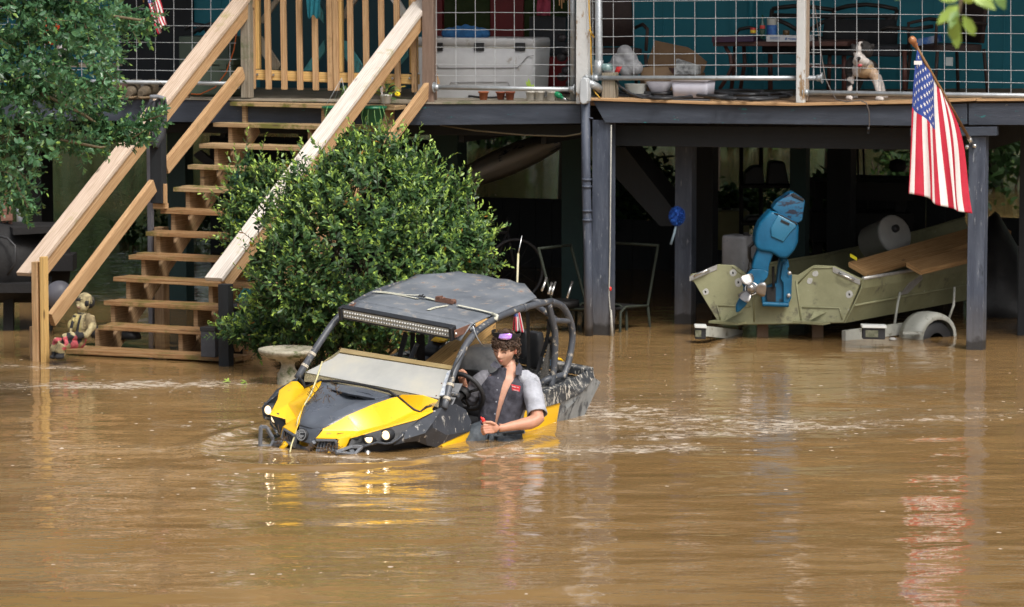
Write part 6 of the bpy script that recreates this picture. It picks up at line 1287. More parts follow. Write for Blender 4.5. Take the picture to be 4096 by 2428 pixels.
mb = MB(); mb.prism([P(*z3(x, y), ZO+.07) for x, y in ((765, 990), (830, 985), (830, 1085), (775, 1085))][::-1], V((0, .05, 0))); mb.tube([P(*z3(812, 850), ZO+.05), P(*z3(815, 990), ZO+.05)], .012, 8); obj('tilt_tube', mb, BLACKM, om)
mb = MB(); mb.tube([P(*z3(690, 690), ZO), P(*z3(655, 720), ZO), P(*z3(655, 790), ZO+.05), P(*z3(700, 870), ZO+.2)], .016, 8); mb.tube([P(*z3(655, 800), ZO+.05), P(*z3(650, 860), ZO+.2), P(*z3(640, 890), ZO+.3)], .005, 5); obj('control_cables', mb, RUBBER, om)
# trailer
TRG = mat('pale_trailer_paint', [(.34, .35, .31), (.46, .47, .42)], 6, .6, dirt=((.14, .13, .09), .55, .72, 9, (1, 1, 1)))
tr_ = thing('boat_trailer', 'mostly sunken pale trailer under the boat with white lights and a round fender showing', 'trailer', P(3200, 1340, 31.5))
for x0, x1, Zt in ((2778, 2826, 30.75), (3446, 3546, 30.35)):
    a_, b_ = P(x0, 1310, Zt), P(x1, 1312, Zt); mb = MB(); mb.box((a_+b_)/2+V((0, .04, -.045)), (b_-a_)/2*.9, V((0, .05, 0)), UPz*.055); mb_h = obj('tail_light', mb, BLACKP, tr_, bevel=.006)
    mb = MB(); mb.box((a_+b_)/2+V((0, .03, .012)), (b_-a_)/2, V((0, .065, 0)), UPz*.012); obj('cover', mb, mat('white_light_cover', [(.62, .64, .62)], 5, .5), mb_h, bevel=.004)
    mb = MB(); mb.box((a_+b_)/2+V((-.02, -.012, -.05)), (b_-a_)/2*.5, V((0, .006, 0)), UPz*.03); obj('lens', mb, mat('algae_lens', [(.05, .06, .03), (.20, .20, .14)], 30, .5), mb_h)
mb = MB(); mb.beam(P(2826, 1325, 30.75), P(2960, 1340, 31.6), .05, .09); mb.beam(P(3375, 1345, 31.0), P(3720, 1300, 31.6), .05, .10); mb.beam(P(2700, 1385, 31.2), P(3500, 1385, 30.9), .06, .05); obj('frame', mb, TRG, tr_)
for x in (3050, 3270): mb = MB(); mb.beam(P(x, 1290, 31.3), P(x, 1390, 31.3), .10, .06, (0, 1, 0)); obj('bunk_post', mb, mat('rusty_bunk', [(.12, .07, .04), (.2, .13, .08)], 10, .8), tr_)
fc_ = P(3715, 1345, 31.3); mb = MB(); fv = V((.80, .60, 0)); fs_ = V((fv.y, -fv.x, 0)); rows = []
for i in range(15):
    a = radians(200-i*15.0); rr_ = .235; p = fc_+fv*cos(a)*rr_*1.0+UPz*sin(a)*rr_*.92-UPz*.01
    rows.append([p+fs_*-.13, p+fs_*-.06+(UPz*sin(a)+fv*cos(a))*.012, p+fs_*.06+(UPz*sin(a)+fv*cos(a))*.012, p+fs_*.11, p+fs_*.125-(UPz*sin(a)+fv*cos(a))*.045])
mb.grid(rows); obj('fender', mb, TRG, tr_, solid=.008)
mb = MB(); mb.lathe(fc_-UPz*.06, [(.1, -.1), (.19, -.1), (.21, -.06), (.21, .06), (.19, .1), (.1, .1)], 24, fs_); obj('wheel', mb, RUBBER, tr_)
mb = MB(); mb.beam(P(3615, 1331, 31.05), P(3690, 1331, 31.0), .08, .02); obj('fender_step', mb, TRG, tr_)
for q in ((3600, 1170, 3590, 1220, 3572, 1335), (3818, 1150, 3815, 1220, 3790, 1290)): mb = MB(); mb.tube([P(q[0], q[1], 31.5), P(q[2], q[3], 31.4), P(q[4], q[5], 31.4)], .012, 6); obj('guide_strap', mb, TRG, tr_)
mb = MB(); mb.ell(P(3570, 1357, 30.4), X_*.035, D_*.03, UPz*.018, 10, 6); solo('bottle', 'small pale bottle floating beside the right trailer light', 'bottle', mb, DRUM)
# ================================================================== FLAGS
bf_ = thing('large_flag', 'large stars and stripes flag hanging from an angled wooden pole on the right post', 'flag', P(3700, 850, 29.2))
pb_, ptp = hp(3880, 560, .12), hp(3660, 178, 1.05)
mb = MB(); mb.tube([pb_, ptp], .0135, 10); obj('pole', mb, mat('varnished_pole', [(.20, .10, .04), (.28, .15, .06)], 8, .45, coord='UV', stretch=(1, 10, 1)), bf_)
pd_ = (ptp-pb_).normalized(); mb = MB(); mb.lathe(ptp, [(.018, -.03), (.013, -.01), (.026, .0), (.016, .012), (.030, .035), (.034, .055), (.028, .08), (.001, .092)], 18, pd_); obj('finial', mb, mat('wood_finial', [(.30, .12, .05), (.42, .19, .08)], 12, .4), bf_)
mb = MB(); mb.tube([pb_-pd_*.04, pb_+pd_*.03], .021, 10)
for dx, dz in ((-.035, -.06), (.03, -.05), (.0, -.02)): q = hp(3885, 560, .05)+X_*dx+UPz*dz; mb.ell(q, X_*.022, D_*.02, UPz*.022, 8, 6)
obj('bracket', mb, CHROME, bf_)
h_a, h_b = pb_.lerp(ptp, .965), pb_.lerp(ptp, .40)
ZA = lambda px, py, z: P(px, py, z)
zt_ = (h_a-CAM).dot(FW); zb_ = (h_b-CAM).dot(FW)
def cfl(s, t):
    top = h_a.lerp(h_b, s)-UPz*.012
    b0 = ZA(3630, 772, zt_+.25); bx = [(3630, 772), (3655, 776), (3700, 790), (3725, 803), (3760, 822), (3790, 832), (3822, 838), (3850, 848), (3882, 855)]
    k_ = s*8; i = min(int(k_), 7); f = k_-i; px = bx[i][0]*(1-f)+bx[i+1][0]*f; py = bx[i][1]*(1-f)+bx[i+1][1]*f
    bot = ZA(px, py, zt_+(zb_-zt_)*s*.9+.1)
    sag = 4*t*(1-t)
    p = top.lerp(bot, t)
    fold = sin(s*17+.6+t*.8)*.045*min(1, .25+t*1.4)*(1-.5*(1-t)*(s < .15)); p = p+D_*fold+X_*(cos(s*17+.6+t*.8)*.022*min(1, .1+t))
    if s > .6: p = p+X_*(.10*sag*(1-t)*(s-.6)/.4)-UPz*.03*sag*(s-.6)
    return p+X_*(-.03*sag*(1-s)*(1-t))
fo = usflag(bf_, cfl, .04, flyn=60)
mb = MB(); q = cfl(.06, .07)+D_*.03; mb.box(q, X_*.033, D_*.002, UPz*.016); obj('label_tag', mb, mat('white_label', [(.7, .68, .66)], 5, .7), fo)
sf = thing('small_porch_flag', 'small stars and stripes flag hanging slanted behind the left porch railing', 'flag', hp(620, 140, .15))
mb = MB(); mb.tube([hp(560, -160, .1), hp(575, 10, .1)], .006, 6); obj('pole', mb, GOLD, sf)
def cfs(s, t):
    a = hp(562+s*44, -70+s*6, .15); b_ = hp(640+s*30, 138-s*42, .15); return a.lerp(b_, t)+X_*(.015*sin(t*5))+HV*(.03*sin(s*9+t*3))
usflag(sf, cfs, .02, flyn=30)
print('F done')
# ================================================================== THINGS ON THE STAIRS AND PORCH
def bx(c, sx, sy, sz, mb=None, e=8): mb = mb or MB(); c = V(c); mb.box(c+UPz*sz/2, HU*sx/2, HV*sy/2, UPz*sz/2); return mb
def dp(px, py, dz=0):
    z = DK
    for _ in range(3): u_, v_ = hz(px, py, z); z = DZ(u_)
    return HW(u_, v_, z)     # point of the deck seen at a pixel
def S_(px): return px/450.0
# cloths
mb = MB(); rows = []; A0, A1 = P(600, 392, 31.2), P(662, 404, 31.2)
for i in range(16):
    t = i/15; x0 = 600-60*t+(22*max(0, t-.5)); x1 = 664+18*sin(t*3)-30*t; y = 392+(190*t)
    rows.append([P(x0+(x1-x0)*j/11, y+10*sin(j*.6)+(16*j/11 if t > .7 else 0), 30.93+.05*sin(j*1.5+t*4)+.06*abs(j-5)/5) for j in range(12)])
mb.grid(rows); o = obj('hung_shirt', mb, mat('charcoal_knit', [(.035, .038, .045), (.065, .07, .08)], 9, .9, bump=.5, bscale=60, dirt=((.18, .02, .08), .70, .73, 14, (1, 1, 1)), wear=((.02, .10, .22), .70, .73, 11, (1, 1, 1))), None, solid=.02, sub=1); centre(o); tagp(o, 'dark grey garment with a lighter hem wrapped over the left handrail', 'clothing')
mb = MB(); mb.tube([P(600+62*t, 388+10*t-6*sin(t*3), 30.9) for t in np.linspace(0, 1, 9)], [.018]*9, 8); obj('hem', mb, mat('grey_hem', [(.14, .15, .17), (.22, .23, .25)], 30, .9), o)
mb = MB(); rows = []
for i in range(14):
    t = i/13; rows.append([hp(1222+ (62-14*t)*j/9+8*t, -60+t*(128+10*sin(j*1.1)), .0+.03*sin(j*2+t*3)) for j in range(10)])
mb.grid(rows); solo('teal_cloth', 'teal cloth hanging over the top of the left gate leaf', 'cloth', mb, mat('teal_fabric', [(.008, .12, .16), (.015, .19, .24)], 10, .9, bump=.6, bscale=30), solid=.008, sub=1)
# pots
def pot(name, label, c, r0, r1, h, m, rim=.0, group=None, soil=True, n=24):
    t = thing(name, label, 'pot', c, group); mb = MB(); c = V(c); pr_ = [(r0*.9, 0), (r0, .002), (r1, h*.8), (r1+rim, h*.8+.001), (r1+rim*1.1, h), (r1*.92, h), (r1*.88, h*.85)]
    mb.lathe(c, pr_, n, cap=True); obj('body', mb, m, t)
    return t
TERR = mat('terracotta', [(.30, .09, .035), (.42, .14, .06)], 12, .85, dirt=((.45, .3, .22), .66, .8, 9, (1, 1, 1)))
WHP = mat('white_pot', [(.60, .59, .54), (.72, .70, .64)], 12, .5, dirt=((.28, .22, .1), .7, .78, 20, (1, 1, 1)))
def deckpt(px, v): p = hp(px, 400, v); u_ = (p-H0).dot(HU); return HW(u_, v, DZ(u_))
pot('plant_pot', 'orange terracotta pot standing alone, left of the pair of darker ones', deckpt(1934, -.12), .032, .042, .078, TERR, .006, 'terracotta pots on the deck edge')
TER2 = mat('damp_terracotta', [(.18, .05, .025), (.30, .09, .045)], 12, .8)
pot('plant_pot', 'darker terracotta pot, left one of the touching pair', deckpt(2003, -.18), .028, .040, .074, TER2, .006, 'terracotta pots on the deck edge')
pot('plant_pot', 'darker terracotta pot, right one of the touching pair', deckpt(2040, -.13), .032, .041, .078, TER2, .006, 'terracotta pots on the deck edge')
for i, (x, lab) in enumerate(((2123, 'white pot with a green seedling, left of the three white pots'), (2159, 'mud splashed white pot in the middle of the three white pots'), (2206, 'white pot standing apart at the right of the three white pots'))):
    t = pot('plant_pot', lab, deckpt(x, -.12), .034, .043, .085, WHP, .003, 'white pots on the deck edge')
    if i == 0: leaf_mesh('seedling', np.array([a3(deckpt(x, -.12))+np.array([0, 0, .085])]*5), np.array([[-.5, 0, 1.], [.5, 0, 1], [-.2, -.3, 1], [.9, 0, .4], [-.1, .2, 1]]), np.tile([0, -1., .2], (5, 1)), np.array([.10, .07, .12, .08, .07]), np.full(5, .03), np.full(5, .95), LEAF1, t)
mb = MB(); c_ = deckpt(2232, -.12)+UPz*.05; ax_ = (HU*.85-UPz*.5).normalized(); mb.lathe(c_, [(.001, -.03), (.026, -.028), (.028, .02), (.016, .035), (.014, .06)], 14, ax_); t = thing('garden_torch', 'small green and chrome flashlight tilted at the deck edge', 'flashlight', c_-UPz*.05); obj('body', mb, mat('green_glossy', [(.01, .25, .10), (.02, .35, .16)], 20, .25), t)
mb = MB(); mb.lathe(c_+ax_*.06, [(.014, 0), (.020, .02), (.008, .05), (.001, .055)], 12, ax_); obj('head', mb, CHROME, t)
mb = MB(); c_ = dp(1960, 392); mb.tube([c_+HU*.20*cos(a)+HV*.10*sin(a)+UPz*(.012+.004*sin(a*3)) for a in np.linspace(0, 4*pi, 60)], .010, 6); solo('hose_coil', 'black hose coil lying flat on the deck behind the terracotta pots', 'hose', mb, RUBBER)
# white flower pot with yellow flower, hanging green planters
TP = ST(1.36, 0)-RD*.12; TP = P(1543, 414, 31.55)
t = pot('flower_pot', 'ribbed white pot with a wilting plant and a yellow flower on the top tread', P(1544, 414, 31.6), .042, .052, .082, WHP, .002)
rr_ = np.random.default_rng(2); n_ = 46; Bp = np.tile(a3(P(1545, 378, 31.6)), (n_, 1))+rr_.normal(0, .012, (n_, 3)); Dd_ = rr_.normal(size=(n_, 3))*np.array([1, .6, .6])+np.array([0, 0, .7]); leaf_mesh('foliage', Bp+Dd_*rr_.uniform(.01, .07, (n_, 1)), Dd_*np.array([1, 1, .4]), np.tile([0, -.5, 1.], (n_, 1)), rr_.uniform(.05, .08, n_), np.full(n_, .022), rr_.uniform(.5, .9, n_), LEAF1, t, (rr_.uniform(size=n_) < .2)*.7)
mb = MB(); q = P(1590, 376, 31.5)
for a in range(7): mb.ell(q+X_*.012*cos(a)+UPz*.012*sin(a), X_*.016, D_*.008, UPz*.010, 8, 6)
fl_o = obj('flower', mb, mat('yellow_petal', [(.85, .62, .01)], 8, .6), t); mb = MB(); mb.tube([P(1550, 375, 31.55), P(1572, 355, 30.43), P(1590, 376, 31.5)], .003, 5); obj('stem', mb, mat('green_stem', [(.08, .16, .03)], 8, .6), t)
mb = MB(); mb.box(P(1528, 362, 31.5), X_*.008, D_*.002, UPz*.035); obj('plant_label', mb, mat('label_card', [(.6, .35, .15), (.7, .7, .8)], 40, .5, stretch=(.1, .1, 4)), t)
GRP = mat('green_planter', [(.006, .10, .045), (.010, .15, .07)], 5, .35)
for (x, lab, Z_p) in ((1490, 'large green hanging planter with trailing stems below the top tread', 31.3), (1345, 'green hanging planter mostly hidden behind the right handrail', 31.3)):
    t = thing('hanging_planter', lab, 'planter', P(x, 500, Z_p), 'green hanging planters under the top tread'); c_ = P(x, 500, Z_p); mb = MB(); mb.lathe(c_, [(.075, 0), (.085, .005), (.118, .145), (.130, .147), (.130, .168), (.118, .168), (.110, .12)], 28, cap=True); obj('body', mb, GRP, t)
    mb = MB()
    for a in (.4, 2.5, 4.4): mb.tube([c_+X_*.12*cos(a)+D_*.12*sin(a)+UPz*.16, c_+UPz*.42+X_*.05], .0022, 4)
    obj('hanger_wire', mb, WIREM, t)
    mb = MB()
    for k_ in range(5): a = k_*.5-.8; mb.tube([c_+X_*.10*sin(a)+D_*.11+UPz*.17, c_+X_*(.13*sin(a))+D_*.13+UPz*.08, c_+X_*(.13*sin(a)+.02)+D_*.125+UPz*(-.02-.03*(k_ % 2))], .003, 4)
    obj('trailing_stems', mb, mat('pale_green_stem', [(.12, .25, .08), (.2, .36, .12)], 20, .7), t)
n_ = 26; rr_ = np.random.default_rng(8); c_ = P(1378, 395, 31.4); t = thing('potted_sapling', 'thin leggy green plant rising from the hidden green planter', 'plant', P(1378, 440, 31.4)); zz = rr_.uniform(0, .12, n_)
leaf_mesh('foliage', np.tile(a3(c_), (n_, 1))+np.stack([rr_.normal(0, .012, n_), rr_.normal(0, .01, n_), zz], 1), rr_.normal(size=(n_, 3))+np.array([-.3, 0, .4]), np.tile([0, -.5, 1.], (n_, 1)), rr_.uniform(.03, .055, n_), np.full(n_, .018), rr_.uniform(.4, .9, n_), LEAF1, t)
mb = MB(); mb.tube([c_-UPz*.1, c_+UPz*.12], .003, 5); obj('stem', mb, mat('sap_stem', [(.1, .2, .05)], 8, .6), t)
# child statue
st_ = thing('child_statue', 'weathered concrete statue of a seated child on the lowest stair, head turned left', 'statue', P(262, 1400, 29.3))
def zs(x, y, d=0): return P(x/1.978, 700+y/1.978, 29.35-d)
u5 = 1/1.978*29.35/FPX
TAN, BLK, PNK, GLD = (.42, .35, .19), (.018, .018, .02), (.52, .10, .12), (.46, .38, .16)
def se(x, y, rx, ry, d, col, dz=None): m_ = MB(); m_.ell(zs(x, y, d), X_*rx*u5, D_*(dz or rx)*u5, UPz*ry*u5, 16, 12); return (m_, col)
def sl(pts_, col): m_ = MB(); m_.tube([zs(x, y, d) for x, y, r_, d in pts_], [r_*u5 for x, y, r_, d in pts_], 14); return (m_, col)
pr = [se(672, 985, 62, 56, 0, TAN), se(705, 1005, 48, 52, -.02, BLK), se(655, 1040, 44, 48, .02, TAN), se(620, 1010, 20, 16, .04, TAN), se(612, 1030, 12, 9, .05, (.5, .42, .24)), se(622, 1048, 18, 10, .05, (.25, .15, .1)), se(690, 1020, 14, 20, .06, BLK), se(625, 985, 26, 10, .04, BLK),
      sl([(650, 1060, 34, 0), (645, 1100, 36, 0)], BLK), se(650, 1180, 78, 92, 0, TAN, 60), se(700, 1180, 40, 90, .03, (.22, .17, .09)), se(600, 1175, 40, 80, .05, GLD), se(560, 1200, 30, 55, .05, GLD), sl([(590, 1110, 12, .09), (570, 1180, 12, .12), (555, 1250, 12, .12)], BLK), sl([(640, 1110, 10, .10), (620, 1180, 10, .13), (610, 1240, 10, .13)], BLK), sl([(720, 1120, 30, .02), (735, 1200, 32, .06), (680, 1270, 28, .12), (560, 1265, 24, .15), (500, 1275, 20, .15)], TAN), sl([(640, 1275, 24, .13), (560, 1280, 26, .16), (490, 1290, 24, .16)], BLK),
      se(640, 1290, 85, 50, .02, (.3, .22, .1), 70), sl([(650, 1320, 50, .04), (560, 1325, 50, .12), (500, 1335, 46, .15)], PNK), sl([(500, 1335, 46, .15), (470, 1385, 40, .14), (490, 1430, 34, .12)], TAN), sl([(560, 1330, 40, .02), (440, 1320, 38, .06), (430, 1370, 34, .06), (440, 1430, 30, .06)], TAN), se(452, 1308, 28, 18, .10, PNK), se(470, 1440, 40, 20, .16, BLK), se(420, 1440, 30, 16, .1, BLK)]
union('figure', pr, vcol('worn_statue_paint', .85, .6, 26, bump=.6, bscale=60), st_, vox=.006, smooth=2)
# battery, bin, bird bath, bucket
bt = thing('battery', 'dark car battery box standing in the water against the right stair post', 'battery', P(852, 1415, 29.3)); a_ = P(852, 1415, 29.3)
mb = MB(); mb.box(a_+UPz*.09, TD*.068, V((TD.y, -TD.x, 0))*.09, UPz*.11); obj('case', mb, mat('charcoal_case', [(.03, .033, .042), (.05, .054, .065)], 40, .55, bump=.3), bt, bevel=.006); mb = MB(); mb.box(a_+UPz*.215, TD*.073, V((TD.y, -TD.x, 0))*.095, UPz*.018); obj('lid', mb, BLACKP, bt, bevel=.005)
mb = MB(); mb.tube([a_+UPz*.235+TD*.045, a_+UPz*.255+TD*.045], .011, 8); obj('terminal', mb, ALU, bt)
bn = thing('storage_bin', 'tall dark plastic bin behind the right stair post, half hidden by the bush', 'bin', P(985, 1420, 29.9)); a_ = P(985, 1420, 29.9); mb = MB(); mb.loft([(a_-UPz*.1, TD*.12, HV*.10, 6), (a_+UPz*.40, TD*.15, HV*.13, 6)], 28); obj('body', mb, BLACKP, bn); mb = MB(); mb.loft([(a_+UPz*.40, TD*.16, HV*.14, 6), (a_+UPz*.45, TD*.155, HV*.135, 6)], 28); obj('lid', mb, BLACKP, bn)
bb_ = thing('bird_bath', 'pale mossy concrete bird bath with a wide bowl standing in the water under the bush', 'bird bath', P(1152, 1488, 28.0)); c_ = P(1152, 1484, 28.0)
mb = MB(); mb.lathe(c_, [(.10, -.3), (.085, -.02), (.060, .02), (.052, .05), (.060, .075), (.095, .085), (.10, .10), (.18, .115), (.228, .145), (.240, .165), (.236, .180), (.222, .184), (.19, .165), (.10, .150), (.001, .145)], 36); obj('bowl', mb, CONC, bb_)
# smoker barbecue at the left
sm = thing('smoker_barbecue', 'black barrel smoker barbecue with a side shelf standing in the flood at far left', 'barbecue', P(120, 1250, 31.8)); ZS = 31.8
def b6(x, y, Z=ZS): return P(x/1.978, 700+y/1.978, Z)
mb = MB(); a_, b_ = b6(-260, 690, ZS-.1), b6(430, 690, ZS+.35); mb.tube([a_, b_], .37, 28); obj('barrel', mb, BLACKM, sm)
mb = MB(); mb.tube([b6(-60+0, 470, ZS-.3)+V((0, 0, 0)), b6(60, 500, ZS-.35), b6(120, 560, ZS-.4), b6(120, 700, ZS-.4), b6(60, 790, ZS-.35)], .012, 6); obj('door_rim', mb, mat('dark_seam', [(.03, .03, .032)], 5, .5), sm)
mb = MB(); mb.beam(b6(90, 440, ZS-.2), b6(440, 420, ZS-.1), .25, .06); obj('lid_ledge', mb, BLACKM, sm); mb = MB(); mb.beam(b6(400, 685, ZS), b6(592, 685, ZS), .30, .15); obj('side_shelf', mb, BLACKM, sm, bevel=.004)
for x in (70, 375): mb = MB(); mb.beam(b6(x, 800), b6(x, 1500), .09, .09, (0, 1, 0)); obj('leg', mb, BLACKM, sm)
mb = MB(); mb.beam(b6(30, 1000), b6(200, 850), .03, .03); obj('leg_brace', mb, BLACKM, sm); mb = MB(); mb.beam(b6(-100, 880, ZS-.2), b6(400, 880, ZS-.1), .4, .08); obj('fire_box', mb, BLACKM, sm)
mb = MB(); mb.beam(b6(55, 50), b6(30, 420), .035, .035, (0, 1, 0)); mb.beam(b6(95, 60), b6(80, 420), .03, .03, (0, 1, 0)); mb.beam(b6(10, 340, ZS-.05), b6(100, 335, ZS-.05), .05, .05); obj('handle_frame', mb, RUSTY, sm)
mb = MB(); mb.tube([b6(150, 200, ZS+.5), b6(160, 420, ZS+.5)], .03, 8); mb.tube([b6(195, 200, ZS+.5), b6(200, 420, ZS+.5)], .02, 8); obj('stack_pipe', mb, GALV, sm)
mb = MB(); c_ = b6(470, 950, 31.4); mb.ell(c_, X_*.13, D_*.11, UPz*.13, 20, 14); solo('grey_float', 'round grey float behind the left lower rail', 'float', mb, mat('grey_float_plastic', [(.10, .10, .12), (.16, .16, .18)], 6, .5))
mb = MB(); mb.loft([(P(440, 1350, 30.6), TD*.30, HV*.10, 4), (P(440, 1325, 30.6), TD*.28, HV*.10, 4), (P(440, 1300, 30.6), TD*.10, HV*.08, 3)], 24); solo('black_bag', 'low black bag floating under the second lowest stair', 'bag', mb, BLACKP)
# --- porch: left bay
gc = thing('green_cooler', 'sage green ice chest with dark latches behind the left handrail', 'cooler', dp(870, 382)); c_ = deckpt(872, -.55); GRC = mat('sage_plastic', [(.075, .11, .075), (.11, .15, .105)], 4, .6, bump=.1)
mb = MB(); mb.box(c_+UPz*.155, HU*.235, HV*.18, UPz*.14); mb.box(c_+UPz*.02, HU*.215, HV*.16, UPz*.02); obj('tub', mb, GRC, gc, bevel=.015); mb = MB(); mb.box(c_+UPz*.325, HU*.245, HV*.19, UPz*.028); obj('lid', mb, GRC, gc, bevel=.012)
for d_ in (-.14, .14): mb = MB(); mb.box(c_+HU*d_+HV*.19+UPz*.285, HU*.035, HV*.01, UPz*.028); obj('latch', mb, GRC, gc, bevel=.003)
gc2 = thing('green_crate', 'dull green crate piled with dark gear behind the green ice chest', 'crate', deckpt(850, -1.1)); c_ = deckpt(850, -1.1); mb = MB(); mb.box(c_+UPz*.28, HU*.26, HV*.2, UPz*.27); obj('box', mb, mat('olive_plastic', [(.05, .075, .055), (.08, .11, .08)], 4, .6), gc2, bevel=.012)
mb = MB()
for i in range(7): q = c_+UPz*(.56+random.uniform(0, .06))+HU*(.07*i-.2); mb.tube([q-HU*.08, q+UPz*.05, q+HU*.12+UPz*random.uniform(0, .1)], .022, 7)
solo('dark_gear', 'tangle of dark straps and gear on top of the green crate', 'gear', mb, BLACKP)
mb = MB(); mb.tube([hp(958, 40, -.2), hp(948, 120, -.2), hp(936, 200, -.2), hp(905, 290, -.2), hp(860, 350, -.25), hp(800, 378, -.3), hp(765, 376, -.3)], .006, 6); solo('extension_cord', 'thin orange extension cord hanging down beside the green ice chest', 'cord', mb, mat('orange_cord', [(.62, .12, .02), (.8, .2, .04)], 20, .6))
BOOT = mat('worn_boot_leather', [(.055, .042, .028), (.11, .085, .055), (.16, .13, .09)], 14, .85, bump=.5, bscale=50); SOLE = mat('tan_sole', [(.20, .14, .08)], 8, .8)
def boot(px, v, ang, lab, m=BOOT, k=1.0):
    c = deckpt(px, v); f = HV*cos(ang)+HU*sin(ang); s_ = f.cross(UPz).normalized(); t = thing('boot', lab, 'boot', c, 'boots and shoes along the porch edge')
    mb = MB(); rows = [(-.12, .035, .05), (-.10, .045, .07), (-.02, .044, .075), (.06, .052, .058), (.12, .050, .045), (.16, .03, .03)]
    mb.loft([(c+f*a*k+UPz*(h*k*.9+.02), s_*w_*k, UPz*h*k*.9, 2.4) for a, w_, h in rows], 18); mb.loft([(c-f*.07*k+UPz*.08*k, s_*.042*k, f*.050*k), (c-f*.075*k+UPz*.17*k, s_*.045*k, f*.055*k)], 16); u_ = obj('upper', mb, m, t)
    mb = MB(); mb.loft([(c+f*.02*k+UPz*z_, f*.15*k, s_*.054*k, 2.6) for z_ in (0, .022)], 22); obj('sole', mb, SOLE, t)
boot(535, -.05, .15, 'worn brown boot pointing outward, left of the middle pair'); boot(597, -.04, -.1, 'worn brown boot pointing outward, right of the middle pair'); boot(482, -.12, -.5, 'dark reddish shoe lying left of the boot pair', mat('reddish_leather', [(.06, .03, .025), (.11, .055, .045)], 12, .8), .8); boot(735, -.12, .6, 'brown leather shoe lying beside the green ice chest', mat('brown_leather', [(.10, .05, .03), (.16, .08, .05)], 12, .8), .85); boot(570, -.35, 1.2, 'grey shoe lying behind the middle pair of boots', mat('grey_suede', [(.09, .09, .09), (.15, .14, .13)], 12, .9), .95); boot(440, -.3, .9, 'dark shoe half hidden by the tree branches', BOOT, .9)
mb = MB(); q = hp(205, 128, -.4); mb.loft([(q+UPz*.14, X_*.05, D_*.05), (q+UPz*.11, X_*.085, D_*.06), (q, X_*.08, D_*.06), (q-UPz*.12, X_*.06, D_*.05)], 18); solo('life_jacket', 'bright orange red life jacket hanging behind the tree branches at upper left', 'life jacket', mb, mat('orange_fabric', [(.75, .07, .015), (.9, .12, .03)], 10, .8, bump=.4))
mb = MB(); q = hp(248, 205, -.5); mb.loft([(q+UPz*.06, X_*.05, D_*.04), (q, X_*.06, D_*.05), (q-UPz*.08, X_*.05, D_*.04)], 16); solo('sun_hat', 'white and red sun hat behind the branches below the life jacket', 'hat', mb, mat('white_red_cloth', [(.6, .6, .6), (.62, .58, .58), (.5, .03, .03)], 7, .8))
mb = MB(); bx(deckpt(300, -.7), .75, .4, .03, mb); bx(deckpt(300, -.7)+UPz*.27, .8, .45, .03, mb); [mb.box(deckpt(300, -.7)+HU*a+HV*b_+UPz*.14, HU*.02, HV*.02, UPz*.14) for a in (-.36, .36) for b_ in (-.18, .18)]; solo('low_bench', 'low grey wooden bench behind the branches on the left porch', 'bench', mb, GREYW)
mb = MB(); q = deckpt(222, -.3)+UPz*.12; mb.loft([(q-UPz*.10, X_*.05, D_*.04), (q+UPz*.06, X_*.055, D_*.04), (q+UPz*.09, X_*.02, D_*.02)], 14); solo('yellow_jug', 'yellow jug half hidden by the branches on the left porch', 'jug', mb, mat('yellow_jug_plastic', [(.55, .5, .04)], 8, .5))
mb = MB(); q = deckpt(425, -.4)+UPz*.10; [mb.ell(q+HU*.05*cos(a)+UPz*.04*sin(a*2), HU*.05, HV*.05, UPz*.05, 10, 8) for a in range(5)]; solo('camo_bag', 'crumpled brown and pink patterned bag right of the branches', 'bag', mb, mat('patterned_cloth', [(.10, .06, .04), (.30, .20, .16), (.42, .20, .2)], 26, .9))
# --- porch: middle bay
wc = thing('white_cooler', 'long dirty white marine cooler with three black latches', 'cooler', dp(1900, 368)); WCM = mat('dirty_white_plastic', [(.40, .41, .42), (.52, .53, .54)], 2.5, .5, bump=.08, bscale=30, dirt=((.24, .20, .15), .64, .8, 6, (1, 1, 1)))
vC = -.50; uL, uR = (hp(1640, 300, vC)-H0).dot(HU), (hp(2138, 300, vC)-H0).dot(HU); uc, ul = (uL+uR)/2, (uR-uL)/2; zT = hp(1900, 152, vC).z; zS = hp(1900, 192, vC).z
mb = MB(); mb.loft([(HW(uc, vC-.25, z_), HU*(ul*k_), HV*(.25*k_), 14) for z_, k_ in ((DK+.005, .955), (DK+.02, .965), (DK+.3, .985), (zS, 1.0))], 56); obj('tub', mb, WCM, wc)
mb = MB(); mb.loft([(HW(uc, vC-.25, z_), HU*(ul*k_), HV*(.252*k_), 14) for z_, k_ in ((zS+.012, 1.0), (zT-.02, .995), (zT-.004, .985), (zT, .96))], 56); obj('lid', mb, WCM, wc)
mb = MB(); mb.loft([(HW(uc, vC-.25, z_), HU*(ul*.992), HV*.247, 14) for z_ in (zS, zS+.012)], 56); obj('gasket', mb, mat('yellowed_gasket', [(.42, .38, .24)], 6, .6), wc)
for x in (1752, 1917, 2081): q = hp(x, 187, vC+.004); mb = MB(); mb.box(q, HU*.048, HV*.012, UPz*.037); obj('latch', mb, BLACKP, wc, bevel=.005)
mb = MB()
for seq in (((1735, 245), (1757, 272), (2070, 271), (2110, 226), (2136, 222)), ((1797, 345), (1803, 330), (2030, 327), (2040, 345))): mb.tube([hp(x, y, vC+.003) for x, y in seq], .004, 5)
obj('moulded_groove', mb, mat('groove_shadow_plastic', [(.26, .26, .27)], 5, .6), wc)
mb = MB(); q = hp(1862, 140, vC-.15); rr_ = np.random.default_rng(14)
for i in range(15): mb.ell(q+HU*(-.18+.026*i)+UPz*(.006*sin(i*2)+.012), HU*.055, HV*.07, UPz*(.085-.005*abs(i-7)), 10, 8)
